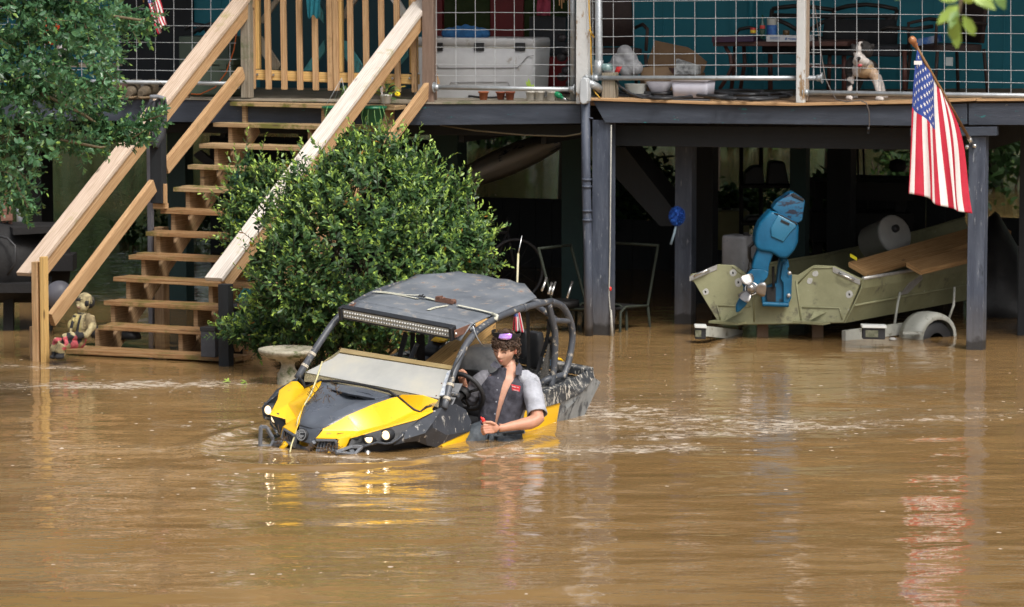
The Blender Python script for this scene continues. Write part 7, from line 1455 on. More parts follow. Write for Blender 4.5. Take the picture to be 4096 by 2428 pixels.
o = union('blue_cloth', [(mb, (.02, .10, .26))], mat('blue_fabric', [(.012, .07, .18), (.02, .12, .30)], 12, .9, bump=.9, bscale=22), None, vox=.012, smooth=2); centre(o); tagp(o, 'bundled blue cloth lying on the white cooler lid', 'cloth')
mb = MB(); q = hp(2175, 20, -1.2); mb.grid([[q+HU*(.10*(j/6-.5)*(1+.3*i/6))+UPz*(.10-.2*i/6)+HV*.03*sin(j*1.7+i*.5) for j in range(7)] for i in range(7)]); solo('pink_cloth', 'dusky red cloth hanging inside the middle porch bay', 'cloth', mb, mat('dusky_red', [(.22, .02, .04), (.30, .05, .09)], 10, .9), solid=.006)
wch = thing('wind_chime', 'wooden wind chime hanging at the top right of the middle porch bay', 'wind chime', hp(2250, -60, -.2))
for x, y in ((2238, 22), (2247, 34), (2255, 10), (2278, 58), (2265, 0)): mb = MB(); mb.tube([hp(x, -80, -.2), hp(x, y, -.2)], .006, 6); obj('chime_tube', mb, PINE, wch)
rc = thing('red_cabinet', 'dark red low cabinet with a black top at the right end of the middle bay', 'cabinet', deckpt(2200, -1.6)); mb = MB(); bx(deckpt(2195, -1.6), .55, .4, .35, mb); obj('body', mb, RED, rc); mb = MB(); bx(deckpt(2215, -1.6)+UPz*.36, .36, .38, .36, mb); obj('top_box', mb, BLACKP, rc)
mb = MB(); q = deckpt(2265, -.9)
for i in range(9): mb.ell(q+UPz*(.06+.06*i)+HU*.05*sin(i*2.1), HU*.05, HV*.05, UPz*.04, 8, 6)
solo('clutter_pile', 'pile of dark bottles and rags beside the galvanised upright', 'clutter', mb, mat('mottled_clutter', [(.006, .006, .007), (.02, .018, .02), (.07, .06, .07)], 30, .6))
mb = MB(); mb.tube([hp(2353, -100, .08), hp(2357, 60, .09), hp(2362, 130, .09), hp(2364, 250, .08), hp(2368, 300, .08)], .006, 6); mb.tube([hp(2357, 118, .09), hp(2372, 140, .10), hp(2362, 128, .1), hp(2376, 150, .1)], .008, 6); mb.tube([hp(2373, 358, .08), hp(2382, 372, .1), hp(2400, 392, .1)], .006, 6); solo('yellow_rope', 'yellow rope tied to the white chipped post', 'rope', mb, mat('yellow_rope_fibre', [(.5, .28, .03), (.62, .38, .06)], 40, .8))
# --- porch: right bays
BRN = mat('dark_brown_wicker', [(.018, .010, .008), (.04, .022, .018)], 30, .7, bump=.4, bscale=90)
def z4p(x, y): return 2350+x/2.782, y/2.782
def armchair(label, px, v, face, m):
    c = deckpt(px, v); f = HV*cos(face)+HU*sin(face); s_ = f.cross(UPz).normalized()*-1; t = thing('patio_chair', label, 'chair', c, 'dark patio chairs on the porch')
    mb = MB(); mb.loft([(c+UPz*z_+f*.0, s_*.26, f*.25, 5) for z_ in (.38, .44)], 22); obj('seat', mb, m, t, bevel=.01)
    mb = MB(); mb.loft([(c-f*(.22+.10*(z_-.45))+UPz*z_, s_*w_, f*.025, 5) for z_, w_ in ((.45, .25), (.8, .25), (.98, .24), (1.02, .19))], 20); obj('backrest', mb, m, t)
    for a in (-.27, .27):
        for b_ in (-.22, .24): mb = MB(); mb.tube([c+s_*a+f*b_+UPz*.40, c+s_*a*1.08+f*b_*1.15], .016, 6); obj('leg', mb, m, t)
        mb = MB(); mb.tube([c+s_*a-f*.24+UPz*.62, c+s_*a*1.05+f*.05+UPz*.66, c+s_*a*1.05+f*.26+UPz*.62, c+s_*a+f*.26+UPz*.42], .017, 6); obj('armrest', mb, m, t)
armchair('dark brown high backed patio chair behind the galvanised upright, left of the cardboard box', 2445, -1.1, .5, BRN); armchair('dark patio chair behind the flag pole with a blue box on its seat', 3790, -1.35, -.9, BRN)
mb = MB(); q = deckpt(3700, -1.35)+UPz*.47+HU*.02; mb.box(q, HU*.10+UPz*.02, HV*.13, UPz*.03-HU*.008); solo('blue_box', 'flat blue and white box lying on the patio chair seat', 'box', mb, mat('blue_white_card', [(.02, .10, .35), (.03, .13, .4), (.42, .45, .45)], 4, .6), bevel=.002)
mb = MB(); q = hp(3797, 246, -1.0); mb.box(q, HU*.032, HV*.004, UPz*.038); solo('paper_sheet', 'small pale sheet of paper hanging from the patio chair seat', 'paper', mb, mat('pale_paper', [(.40, .46, .46)], 8, .8))
# bench (metal loveseat with X back)
IRON = mat('dark_bronze_iron', [(.012, .010, .009), (.03, .024, .02)], 10, .5)
lv = thing('patio_loveseat', 'dark metal patio loveseat with crossed back bars behind the dog', 'bench', deckpt(3380, -1.75)); vb = -1.9
def lb_(x, y, v=vb): return hp(3150+x/2.474, y/2.474, v)
mb = MB()
for seq in (((-150, 90), (-80, 75), (60, 60), (250, 70), (450, 98)), ((450, 98), (600, 60), (780, 45), (930, 60), (1085, 92)), ((1085, 92), (1060, 240), (1020, 380)), ((-150, 90), (-190, 380)), ((-150, 150), (450, 165), (1060, 160)), ((470, 160), (620, 240), (720, 300)), ((470, 160), (330, 230), (150, 330)), ((1050, 165), (900, 240), (780, 300)), ((-160, 170), (0, 240), (120, 310)), ((460, 100), (450, 300)), ((-190, 380), (1010, 380))): mb.tube([lb_(*p) for p in seq], .020, 8)
obj('back_frame', mb, IRON, lv); mb = MB(); a_, b_ = lb_(-180, 470, -1.5), lb_(1160, 500, -1.5); mb.box((a_+b_)/2, (b_-a_)/2, HV*.28, UPz*.05); obj('seat_cushion', mb, mat('black_cushion', [(.012, .013, .016), (.022, .024, .03)], 5, .9), lv, bevel=.02)
for x in (-170, 560, 1160): mb = MB(); mb.tube([lb_(x, 500, -1.3), lb_(x, 890, -1.25)], .022, 8); obj('leg', mb, mat('reddish_iron', [(.07, .025, .02), (.11, .04, .03)], 6, .6), lv)
mb = MB(); mb.tube([lb_(930, 300, -1.3), lb_(1000, 270, -1.3), lb_(1240, 290, -1.3), lb_(1440, 260, -1.4)], .018, 8); obj('armrest', mb, IRON, lv)
for i in range(3): 
    mb = MB(); q = lb_(530+i*190, 330, -1.7); mb.loft([(q-UPz*.14, HU*.16, HV*.07, 4), (q, HU*.17, HV*.09, 3), (q+UPz*.13, HU*.15, HV*.06, 4)], 18); solo('dark_cushion', ['black cushion at the left of the loveseat', 'black cushion in the middle of the loveseat behind the dog', 'black cushion at the right of the loveseat'][i], 'cushion', mb, mat('black_cushion_cloth', [(.010, .011, .012), (.02, .021, .024)], 5, .95), 'black cushions on the loveseat')
# table
tb = thing('patio_table', 'dark brown patio table with curved legs holding bottles and cans', 'table', deckpt(3000, -1.1)); BRT = mat('red_brown_metal', [(.055, .022, .016), (.09, .036, .026)], 8, .5)
def tp(x, y, v=-1.0): return hp(*z4p(x, y), v)
mb = MB(); a_, b_ = tp(1400, 487), tp(2900, 487); mb.box((a_+b_)/2-HV*.38, (b_-a_)/2, HV*.40, UPz*.022); obj('table_top', mb, BRT, tb, bevel=.006)
for seq in (((1530, 510), (1590, 620), (1605, 750), (1560, 850), (1470, 990)), ((1640, 510), (1640, 700), (1600, 1000)), ((1740, 510), (1750, 700), (1700, 1000)), ((2700, 510), (2680, 1000))): mb = MB(); mb.tube([tp(x, y, -1.05-.25*(seq[0][0] > 1600)) for x, y in seq], .018, 8); obj('leg', mb, BRT, tb)
mb = MB(); mb.beam(tp(1640, 725), tp(2800, 735), .30, .02); obj('lower_shelf', mb, BRT, tb)
mb = MB(); mb.beam(tp(1440, 435, -1.1), tp(1900, 425, -1.1), .35, .055); solo('dark_tray', 'low dark red tray on the left of the patio table', 'tray', mb, mat('dark_red_tray', [(.05, .008, .02), (.03, .02, .06)], 3, .5), bevel=.006)
mb = MB(); mb.tube([tp(1650, 380, -1.3), tp(1690, 325, -1.3), tp(1800, 305, -1.3), tp(1900, 330, -1.3)], .016, 8); solo('table_hoop', 'dark curved armrest showing behind the red and yellow can', 'armrest', mb, IRON)
def cyl(name, lab, cat, px, py0, py1, r_, m, v=-1.05, prof=None, parts=None):
    c = hp(*z4p(px, py0), v); h = hp(*z4p(px, py1), v).z-c.z; t = thing(name, lab, cat, c); mb = MB(); mb.lathe(c, [(r_*a, h*b_) for a, b_ in (prof or ((.9, 0), (1, .02), (1, .96), (.9, 1), (.0, 1)))], 20); obj('body', mb, m, t)
    for nm, z0, z1, k_, m2 in parts or (): mb = MB(); mb.lathe(c, [(r_*k_, h*z0), (r_*k_, h*z1)], 20); obj(nm, mb, m2, t)
cyl('food_can', 'small red and yellow can on the patio table', 'can', 1842, 372, 308, .026, mat('red_can', [(.5, .03, .02)], 5, .4), parts=[('label', .1, .6, 1.03, mat('yellow_label', [(.7, .5, .04)], 5, .5))])
BOT = mat('dark_green_glass', [(.02, .07, .05)], 5, .1, spec=.8)
cyl('glass_bottle', 'tall green glass bottle with a red label on the patio table', 'bottle', 1945, 430, 165, .024, BOT, prof=((.9, 0), (1, .02), (1, .5), (.85, .62), (.42, .78), (.38, 1), (.3, 1)), parts=[('label', .42, .56, 1.04, mat('red_label', [(.5, .05, .04)], 5, .5))])
cyl('coffee_tub', 'blue and white plastic tub on the patio table beside the bottle', 'tub', 2050, 385, 205, .045, mat('white_plastic', [(.42, .42, .38)], 5, .5), v=-1.2, parts=[('label', .0, .6, 1.03, mat('blue_label', [(.02, .06, .30), (.05, .2, .5)], 30, .5))])
mb = MB(); a_, b_ = tp(1995, 430, -.98), tp(2440, 432, -.98); mb.box((a_+b_)/2-HV*.1, (b_-a_)/2, HV*.12, UPz*.026); o = solo('carton', 'flat white carton with faint blue print on the patio table edge', 'box', mb, mat('white_card', [(.5, .52, .54), (.58, .6, .62)], 8, .7), bevel=.003)
mb = MB()
for x, y in ((2060, 418), (2060, 432), (2260, 428), (2280, 440)): mb.box(hp(*z4p(x+30, y), -.98)+HV*.021, HU*.045, HV*.001, UPz*.003)
mb.prism([hp(*z4p(x, y), -.957) for x, y in ((2195, 445), (2215, 445), (2222, 418), (2205, 418))], HV*.002); obj('blue_print', mb, mat('faded_blue_print', [(.08, .16, .34)], 5, .6), o)['kind'] = 'stuff'
cyl('small_jar', 'small amber jar on the patio table beside the white chipped post', 'jar', 2210, 400, 335, .03, mat('amber_jar', [(.12, .07, .02)], 5, .3), v=-1.25)
# boxes, bags
def card(x): return x
CARD = mat('brown_cardboard', [(.14, .085, .045), (.21, .13, .07)], 4, .85, bump=.15, bscale=40)
cb = thing('cardboard_box', 'big open brown cardboard box with raised flaps behind the white tub', 'box', deckpt(2700, -.8)); vq = -.85
def bp_(pts_, v, th, m, nm, par): mb = MB(); mb.prism([hp(*z4p(x, y), v) for x, y in pts_], -HV*th); return obj(nm, mb, m, par, bevel=.001)
bp_([(655, 715), (750, 450), (960, 495), (1110, 525), (1200, 580), (1330, 690), (1280, 820), (1250, 990), (700, 990)], vq-.25, .012, CARD, 'back_flap', cb)
bp_([(570, 750), (890, 745), (960, 845), (960, 1000), (720, 1010), (640, 930)], vq+.12, .010, mat('pale_cardboard', [(.24, .16, .09), (.30, .2, .12)], 4, .85), 'front_flap', cb)
mb = MB(); c_ = deckpt(2690, vq-.1); mb.box(c_+UPz*.10, HU*.26, HV*.16, UPz*.10); obj('body', mb, CARD, cb)
mb = MB()
for i, s_ in enumerate((-.5, 0, .5)): mb.box(c_+HU*(-.12+.09*i)+UPz*.22+HV*.1, HU*.04, HV*.03, UPz*.03+HU*s_*.03)
obj('contents', mb, mat('mixed_rubbish', [(.02, .03, .08), (.10, .03, .02), (.22, .2, .18)], 22, .7), cb)
np_ = thing('newspaper_bundle', 'crumpled grey newspaper bundle standing in the cardboard box', 'newspaper', deckpt(2745, -.6)); bp_([(985, 655), (1235, 740), (1225, 830), (970, 830)], -.62, .09, mat('newsprint', [(.05, .05, .05), (.28, .29, .29), (.5, .51, .5)], 24, .9), 'pages', np_)
sb = thing('foam_tub', 'white foam box standing on the deck in front of the cardboard box', 'box', deckpt(2775, -.3)); a_ = deckpt(2774, -.32); wS = (hp(2847, 350, -.32)-hp(2700, 350, -.32)).length; FOAM = mat('white_foam', [(.52, .52, .60), (.6, .6, .68)], 9, .8)
mb = MB(); mb.loft([(a_+UPz*.004, HU*wS*.465, HV*.12, 14), (a_+UPz*.165, HU*wS*.50, HV*.14, 14)], 48); obj('body', mb, FOAM, sb); mb = MB(); mb.loft([(a_+UPz*.150, HU*wS*.52, HV*.15, 14), (a_+UPz*.172, HU*wS*.515, HV*.148, 14)], 48); obj('rim', mb, FOAM, sb)
pb2 = MB(); rr_ = np.random.default_rng(6)
q = hp(2470, 235, -.7)
pts_ = [(-.13, -.10), (-.06, -.02), (.0, .06), (.05, .0), (.10, -.08), (.02, -.10), (-.02, -.05), (.06, -.05)]
for x, z in pts_: pb2.ell(q+HU*(x+.07)+UPz*z, HU*.075, HV*.07, UPz*.07, 10, 8)
o = union('plastic_bag', [(pb2, (.6, .6, .6))], mat('white_plastic_bag', [(.30, .31, .33), (.45, .46, .48)], 12, .5, bump=1, bscale=26), None, vox=.012, smooth=1); centre(o); tagp(o, 'crumpled white plastic bag on the chair beside the galvanised upright', 'bag')
mb = MB(); c_ = deckpt(2545, -.4); mb.loft([(c_, HU*.075, HV*.07, 3), (c_+UPz*.12, HU*.10, HV*.10, 3)], 24, cap=False); mb.loft([(c_+UPz*.12, HU*.10, HV*.10, 3), (c_+UPz*.11, HU*.09, HV*.09, 3), (c_+UPz*.01, HU*.07, HV*.06, 3)], 24, cap=True); solo('white_bucket', 'small white bucket on the deck left of the white foam box', 'bucket', mb, mat('off_white_plastic', [(.42, .43, .40), (.5, .51, .48)], 6, .5))
mb = MB(); c_ = deckpt(2640, -.42); mb.loft([(c_, HU*.05, HV*.06, 3), (c_+UPz*.14, HU*.12, HV*.10, 5)], 22); solo('grey_bin', 'pale grey tapered bin under the cardboard flap', 'bin', mb, mat('grey_bin_plastic', [(.26, .25, .28), (.32, .31, .34)], 6, .6))
mb = MB(); q = hp(2472, 282, -.15); mb.loft([(q-UPz*.04-HU*.02, HU*.022, HV*.01, 3), (q+UPz*.035+HU*.012, HU*.026, HV*.01, 3)], 12); solo('red_mitt', 'red paddle shaped mitt beside the stub post', 'mitt', mb, mat('red_rubber', [(.35, .01, .01), (.45, .02, .02)], 6, .6))
mb = MB(); q = hp(2427, 268, -.02); mb.lathe(q, [(.052, -.03), (.058, -.015), (.056, .015), (.04, .03), (.02, .033)], 20); t = thing('glass_dish', 'glass dish with red stripes sitting on the stub post', 'dish', q-UPz*.03); obj('bowl', mb, mat('greenish_glass', [(.10, .17, .17), (.2, .3, .3)], 30, .15, spec=.8), t); mb = MB(); mb.tube([q+UPz*.02+HU*.03*cos(a)+HV*.03*sin(a) for a in np.linspace(0, 6.28, 14)], .004, 5); obj('red_stripe', mb, mat('red_stripe_paint', [(.6, .12, .1)], 5, .4), t)
mb = MB(); rr_ = np.random.default_rng(15)
for k_ in range(9):
    y0 = 388+rr_.uniform(-12, 10); ph = rr_.uniform(0, 6); x0_, x1_ = 2440+rr_.uniform(-60, 120), 3175+rr_.uniform(-150, 0)
    pts_ = []
    for i in range(26):
        x = x0_+(x1_-x0_)*i/25; p = dp(x, min(y0+5*sin(i*.45+ph)+(x-2450)*.012, 408)); pts_.append(p+UPz*(.014+.014*(k_ % 3)))
    mb.tube(pts_, .014, 6)
mb.tube([hp(2463, 320, 0), hp(2480, 345, 0), hp(2520, 372, .02), hp(2570, 392, .04), hp(2700, 400, .06), hp(2840, 402, .08)], .012, 6)
solo('black_hoses', 'long black hoses heaped along the deck edge in front of the foam box', 'hose', mb, mat('black_hose_rubber', [(.018, .019, .022), (.035, .037, .042)], 9, .5))
mb = MB(); pts_ = [hp(3258, 20, -.02), hp(3268, 90, -.02), hp(3282, 200, -.0), hp(3300, 310, .0), hp(3325, 365, .05), hp(3345, 398, .14), hp(3385, 407, .17), hp(3440, 402, .17), hp(3465, 412, .17), hp(3476, 445, .15), hp(3478, 500, .14), hp(3474, 512, .14)]; mb.tube(pts_, .0055, 6)
t = thing('power_cord', 'brown power cord with a plug dangling over the beam below the dog', 'cord', hp(3474, 530, .14)); obj('cable', mb, mat('brown_cord', [(.08, .07, .06), (.13, .11, .1)], 9, .6), t); mb = MB(); mb.loft([(hp(3474, 508, .14), X_*.009, D_*.008, 3), (hp(3473, 524, .14), X_*.013, D_*.010, 3)], 12); mb.beam(hp(3470, 524, .14), hp(3470, 534, .14), .004, .002, (0, 1, 0)); mb.beam(hp(3476, 524, .14), hp(3476, 534, .14), .004, .002, (0, 1, 0)); obj('plug', mb, BLACKP, t)
# ================================================================== THE DOG
dog = thing('dog', 'black and white bulldog type dog standing behind the wire railing looking out', 'dog', deckpt(3450, -.25)); DV = -.25
def zd(x, y, d=0.0): return hp(3150+x/2.474, y/2.474, DV+d)
ud = (zd(800, 500)-zd(799, 500)).length
WH, BK, TN, PK = (.60, .55, .51), (.019, .017, .016), (.40, .27, .15), (.50, .28, .25)
def de(x, y, rx, ry, d, col, rz=None, tilt=0): m_ = MB(); a = HU*cos(tilt)+UPz*sin(tilt); b_ = UPz*cos(tilt)-HU*sin(tilt); m_.ell(zd(x, y, d), a*rx*ud, HV*(rz or rx)*ud, b_*ry*ud, 16, 12); return (m_, col)
def dl(pts_, col): m_ = MB(); m_.tube([zd(x, y, d) for x, y, r_, d in pts_], [r_*ud for x, y, r_, d in pts_], 12); return (m_, col)
pr = [de(752, 485, 92, 80, .01, BK, 80), de(716, 500, 30, 66, .045, WH, 62), de(722, 440, 20, 30, .04, WH, 50), de(700, 545, 44, 34, .06, WH, 60), de(800, 500, 48, 70, .03, BK, 55), de(664, 500, 36, 62, .03, BK, 50),
      de(718, 590, 66, 50, .10, WH, 60), de(762, 612, 52, 42, .09, WH, 50), de(690, 610, 46, 40, .09, WH, 45), de(702, 578, 24, 20, .18, BK, 20), de(700, 600, 14, 18, .175, (.12, .06, .06), 10), de(712, 650, 26, 12, .135, (.45, .06, .07), 14), de(760, 640, 44, 22, .08, WH, 40),
      de(650, 462, 22, 34, -.02, BK, 12, .4), de(835, 470, 24, 44, -.01, BK, 14, -.5),
      de(760, 650, 95, 70, -.03, (.3, .26, .22), 80), de(760, 700, 108, 72, .0, TN, 85), de(690, 690, 50, 70, .02, WH, 60), de(640, 680, 70, 120, -.10, BK, 120), de(760, 700, 120, 100, -.22, BK, 150), de(790, 680, 110, 95, -.40, BK, 140), de(850, 730, 50, 60, .0, (.5, .36, .25), 55),
      dl([(630, 740, 46, -.02), (615, 830, 30, .0), (612, 880, 25, .02), (605, 950, 24, .03)], BK), dl([(640, 800, 20, .02), (618, 880, 25, .035), (604, 955, 26, .045)], WH), dl([(860, 745, 44, -.0), (885, 830, 34, .02), (900, 900, 28, .04), (905, 965, 30, .05)], WH), de(612, 968, 36, 24, .07, WH, 46), de(912, 978, 44, 26, .08, WH, 54),
      dl([(720, 760, 50, -.45), (700, 860, 30, -.42), (660, 930, 24, -.40)], BK), dl([(880, 760, 50, -.48), (930, 850, 32, -.45), (950, 930, 26, -.42)], WH), de(665, 960, 36, 22, -.36, WH, 40), de(960, 955, 38, 22, -.38, WH, 42)]
for i in range(4): pr.append(de(885+i*18, 988, 11, 14, .10, WH, 20)); pr.append(de(590+i*15, 980, 9, 12, .09, WH, 18))
union('body', pr, vcol('dog_coat', .75, .25, 40, bump=.4, bscale=160), dog, vox=.0065, smooth=2)
for s_ in (-1, 1): mb = MB(); mb.ell(zd(722+s_*48+(10 if s_ > 0 else -4), 510, .115+.01*s_), HU*.011, HV*.006, UPz*.010, 10, 8); obj('eye', mb, mat('dog_eye', [(.03, .015, .008)], 5, .1), dog)
mb = MB(); mb.ell(zd(737, 438, .085), HU*.012, HV*.004, UPz*.013, 8, 6); obj('head_spot', mb, mat('black_spot', [(.012, .011, .01)], 5, .8), dog)
# ================================================================== UNDER THE HOUSE
bm = thing('blue_brush', 'blue bristled wash brush hanging on the post left of the boat', 'brush', P(2705, 970, 31.6)); c_ = P(2708, 862, 31.6); rr_ = np.random.default_rng(31)
mb = MB(); 
for i in range(420):
    u_ = V(rr_.normal(size=3)).normalized(); p = c_+V((u_.x*.05, u_.y*.04, u_.z*.065)); mb.tube([p, p+u_*.028+V((0, 0, -.006))], [.004, .002], 4, False)
mb.ell(c_, X_*.055, D_*.045, UPz*.072, 14, 10); obj('bristles', mb, mat('blue_bristle', [(.004, .03, .20), (.008, .07, .36), (.02, .13, .5)], 30, .8), bm)
mb = MB(); mb.tube([P(2703, 905, 31.6), P(2698, 930, 31.6), P(2683, 978, 31.6)], [.008, .012, .012], 8); obj('handle', mb, mat('pale_blue_handle', [(.14, .24, .32), (.3, .36, .4)], 20, .5), bm)
def lawn(px, py, Z, lab, m, yaw_):
    c = P(px, py, Z); c.z = 0; f = V((sin(yaw_), -cos(yaw_), 0)); s_ = V((f.y, -f.x, 0)); t = thing('metal_lawn_chair', lab, 'chair', c, 'metal chairs standing in the water under the house')
    for a in (-.24, .24): mb = MB(); mb.tube([c+s_*a+f*.28-UPz*.3, c+s_*a+f*.26+UPz*.18, c+s_*a+f*.18+UPz*.22, c+s_*a-f*.2+UPz*.2, c+s_*a-f*.28+UPz*.45, c+s_*a-f*.38+UPz*.75], .013, 8); mb.tube([c+s_*a-f*.2+UPz*.2, c+s_*a-f*.3-UPz*.3], .013, 8); obj('side_frame', mb, m, t)
    mb = MB(); mb.beam(c-f*.2+UPz*.2, c+f*.2+UPz*.2, .46, .012); obj('seat', mb, BLACKM, t); mb = MB(); mb.tube([c-s_*.24-f*.375+UPz*.74, c+s_*.24-f*.375+UPz*.74], .013, 8); obj('back_bar', mb, m, t)
GRN = mat('green_chair_tube', [(.012, .018, .011), (.025, .032, .02)], 8, .8)
lawn(2350, 1240, 31.8, 'green framed metal chair in the water left of the main post', GRN, .9); lawn(2455, 1260, 32.0, 'green framed metal chair half hidden behind the main post', GRN, -.6)
cl = thing('upturned_stool', 'upturned stool with four bright steel legs under the house', 'stool', P(2230, 1250, 31.6))
for x, y0, x1, y1 in ((2187, 1110, 2167, 1165), (2208, 1130, 2193, 1178), (2222, 1128, 2205, 1182), (2290, 1125, 2268, 1195)): mb = MB(); mb.tube([P(x, y0, 31.6), P(x1, y1, 31.55)], .012, 8); obj('leg', mb, CHROME, cl)
mb = MB(); a_ = P(2230, 1215, 31.7); mb.lathe(a_, [(.001, .03), (.20, .03), (.20, -.02), (.001, -.02)], 20); obj('seat', mb, BLACKM, cl)
bk = thing('bicycle', 'dark bicycle with a large wheel in the shade under the house', 'bicycle', P(2080, 1180, 33)); 
for x in (2060, 1860): 
    wl_ = P(x, 1080, 33.0); mb = MB(); mb.tube([wl_+X_*.26*cos(a)+UPz*.29*sin(a)+V((0, .1*cos(a), 0)) for a in np.linspace(0, 6.283, 40)], .014, 6, False); w2 = obj('wheel', mb, mat('worn_tyre', [(.025, .025, .028), (.04, .04, .043)], 8, .6), bk)
    mb = MB(); [mb.tube([wl_, wl_+X_*.26*cos(a)+UPz*.29*sin(a)], .0025, 4) for a in np.linspace(0, 6.283, 13)]; obj('spokes', mb, BLACKM, w2)['kind'] = 'stuff'
mb = MB(); A_, B_, C_, D2 = P(2060, 1080, 33), P(1960, 1100, 33), P(1930, 930, 33), P(2030, 930, 33)
for a, b_ in ((A_, D2), (D2, C_), (C_, B_), (B_, D2), (B_, P(1860, 1080, 33)), (C_, P(1860, 1080, 33))): mb.tube([a, b_], .016, 8)
mb.tube([D2, D2+UPz*.1+X_*.02, D2+UPz*.12-D_*.2, D2+UPz*.12+D_*.2], .012, 6); obj('frame', mb, BLACKM, bk); mb = MB(); mb.ell(C_+UPz*.08, X_*.12, D_*.06, UPz*.03, 12, 8); obj('saddle', mb, BLACKM, bk)
kh = thing('white_skiff', 'pale upturned skiff hung slanting under the floor behind the bush', 'boat', P(1980, 640, 35)); mb = MB()
rw = []
for i in range(11):
    t = i/10; x = 1770+t*470; yc = 745-t*185; wv = 95*sin(pi*(.12+.88*(1-t)))**.6; rw.append([P(x, yc-wv*.62+(wv*1.25)*j/6, 35+.5*sin(pi*j/6)*-1) for j in range(7)])
mb.grid(rw); obj('hull', mb, mat('dull_white_hull', [(.42, .40, .36), (.5, .48, .43)], 3, .5, dirt=((.01, .02, .08), .68, .70, 2, (1, 1, 1))), kh, solid=.02)
mb = MB(); mb.tube([hp(1760, 500, -.15), hp(1900, 522, -.15), hp(2100, 540, -.15), hp(2260, 545, -.12), hp(2322, 535, -.05), hp(2336, 510, .0)], .007, 6); solo('sagging_cable', 'tan cable sagging under the beam left of the main post', 'cable', mb, mat('tan_cable', [(.20, .17, .11)], 8, .7))
sh_ = thing('wire_shelf', 'black wire shelving rack with dark tools standing behind the boat', 'shelf', P(3050, 1100, 36)); mb = MB()
for x in (2965, 3044, 3200): mb.tube([P(x, 560, 36), P(x, 1150, 36)], .022, 6)
obj('uprights', mb, BLACKM, sh_); 
for y_ in (742, 890): mb = MB(); mb.beam(P(2962, y_, 36), P(3200, y_, 36), .4, .03); obj('shelf_board', mb, BLACKM, sh_)
for nm, lab, pts_ in (('tool_case', 'black rounded tool case on the upper wire shelf', [(2975, 740), (2980, 690), (3010, 665), (3050, 662), (3060, 740)]), ('tool_box', 'dark amber edged box on the upper wire shelf', [(3068, 740), (3075, 650), (3100, 645), (3140, 650), (3158, 740)]), ('bench_grinder', 'dark grinder shaped tool on the lower wire shelf', [(2975, 888), (2990, 866), (3060, 860), (3130, 868), (3140, 888)])):
    mb = MB(); mb.prism([P(x, y, 35.9) for x, y in pts_][::-1], V((0, .25, 0))); solo(nm, lab, 'tool', mb, BLACKP, bevel=.02)
tk = thing('pale_tank', 'pale olive plastic tank standing behind the wire shelf', 'tank', P(2920, 1000, 37)); mb = MB(); a_ = P(2905, 920, 37.5); mb.loft([(a_-UPz*.24, X_*.24, D_*.2, 6), (a_+UPz*.20, X_*.24, D_*.2, 6), (a_+UPz*.22, X_*.22, D_*.18, 6)], 28); obj('body', mb, mat('olive_tank', [(.22, .21, .09), (.28, .27, .13)], 5, .6), tk); mb = MB(); mb.lathe(a_+UPz*.22, [(.05, 0), (.05, .02), (.001, .022)], 12); obj('cap', mb, BLACKM, tk)
wb = thing('workbench', 'black workbench with tools on it in the shade behind the boat', 'workbench', P(3450, 900, 36)); mb = MB(); mb.beam(P(3250, 752, 36), P(3640, 760, 36), .7, .18); obj('bench_top', mb, BLACKM, wb)
for x in (3270, 3600): mb = MB(); mb.beam(P(x, 770, 36), P(x, 1150, 36), .1, .1, (0, 1, 0)); obj('leg', mb, BLACKM, wb)
mb = MB(); mb.beam(P(3240, 900, 36), P(3640, 905, 36), .6, .30); obj('drawer_block', mb, BLACKM, wb)
for lab, x, y, r_ in (('round black vise on the workbench', 3525, 735, .055), ('dark squat tin on the left of the workbench', 3330, 735, .07), ('dark pot hanging above the right of the workbench', 3590, 660, .09)):
    mb = MB(); mb.lathe(P(x, y+12, 35.8), [(r_*.7, -r_*.4), (r_, 0), (r_*.9, r_*.8), (r_*.3, r_), (.001, r_)], 14); solo('shop_tool', lab, 'tool', mb, BLACKM)
for x, y0, y1, lab in ((3430, 590, 720, 'thin hanging chain left of the workbench vise'), (3453, 590, 700, 'thin hanging chain right of the first chain')): mb = MB(); mb.tube([P(x, y0, 35.5), P(x+4, y1, 35.5)], .012, 6); solo('hanging_chain', lab, 'chain', mb, BLACKM, 'chains hanging over the workbench')
mb = MB(); rw = [[P(3935+140*i/12, 1300-(450-40*abs(i-4)/4-10*max(0, i-5))*sin(pi*.5*j/7)*1.0+0, 33.5-.7*cos(pi*.5*j/7)) for j in range(8)] for i in range(13)]
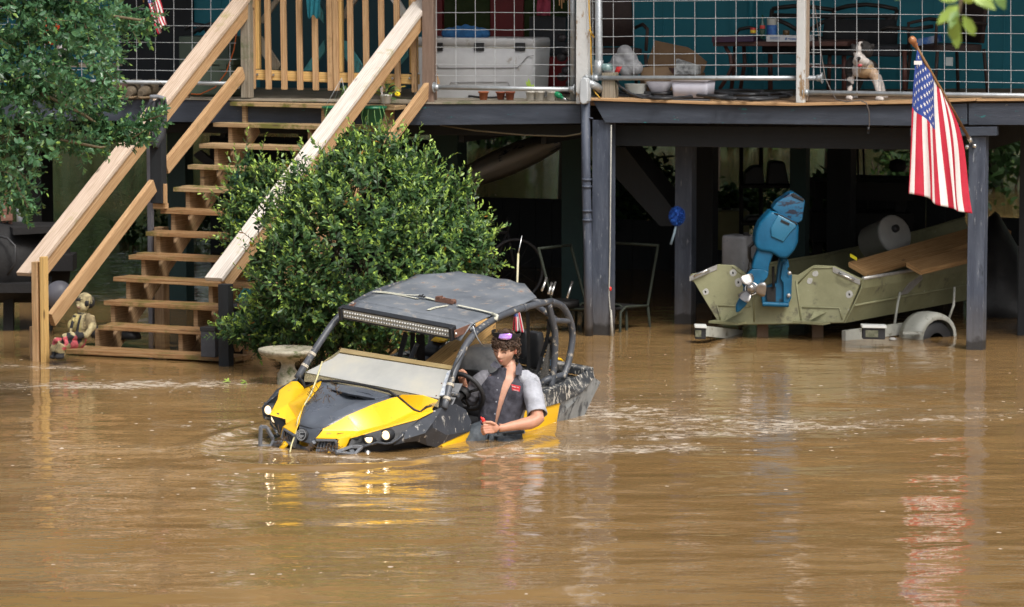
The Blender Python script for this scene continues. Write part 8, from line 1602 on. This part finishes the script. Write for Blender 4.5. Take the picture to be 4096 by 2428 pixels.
mb.grid(rw); solo('covered_machine', 'hump of black tarpaulin over a machine right of the flag post', 'tarpaulin', mb, mat('black_tarpaulin', [(.010, .010, .011), (.03, .03, .03)], 6, .45, bump=.8, bscale=8), solid=.02)
mb = MB(); mb.tube([hp(2445, 500, .05), hp(2440, 1000, .03), hp(2436, 1180, .02), hp(2444, 1280, .03), hp(2448, 1345, .05)], .006, 6); mb.tube([hp(2444, 1240, .05), hp(2449, 1350, .05)], [.008, .016], 6); solo('hanging_line', 'thin pale line running down the right edge of the main post', 'rope', mb, mat('pale_line', [(.30, .30, .28), (.45, .44, .38)], 12, .8))
mb = MB(); mb.ell(hp(2442, 1155, .02), X_*.012, D_*.012, UPz*.02, 10, 8); solo('red_float', 'small red float tied at the edge of the main post', 'float', mb, REDP)
for lab, x, y in (('small green sprig floating left of the buggy', 912, 1532), ('tiny green sprig floating right of the larger sprig', 985, 1535)):
    g_ = G(x, y); n_ = 6; t = thing('floating_sprig', lab, 'sprig', g_, 'green sprigs floating on the water'); leaf_mesh('leaves', np.tile(a3(g_)+np.array([0, 0, .01]), (n_, 1)), rng.normal(size=(n_, 3))*np.array([1, 1, .3])+np.array([0, 0, .3]), np.tile([0, -.3, 1.], (n_, 1)), np.full(n_, .05), np.full(n_, .018), np.full(n_, .9), LEAF1, t)
# drift debris caught on the bumper
mb = MB(); rr_ = np.random.default_rng(17)
for cx, cy_, n_, yy in ((440, 1165, 26, -.2), (1230, 1300, 44, .2), (1330, 1330, 30, .26), (960, 1290, 14, .1), (1000, 460, 22, -.15), (1250, 350, 20, -.08)):
    q = W(h1(cx, cy_, yy))+CF*.03
    for i in range(n_): a = q+V(rr_.normal(size=3))*.03; mb.tube([a, a+V(rr_.normal(size=3))*.03], .0022, 4, False)
solo('drift_twigs', 'brown twigs and leaf litter caught on the buggy bumper and hood', 'debris', mb, mat('wet_twig', [(.06, .035, .02), (.16, .10, .05)], 30, .9))['kind'] = 'stuff'
print('G done', len(bpy.data.objects))
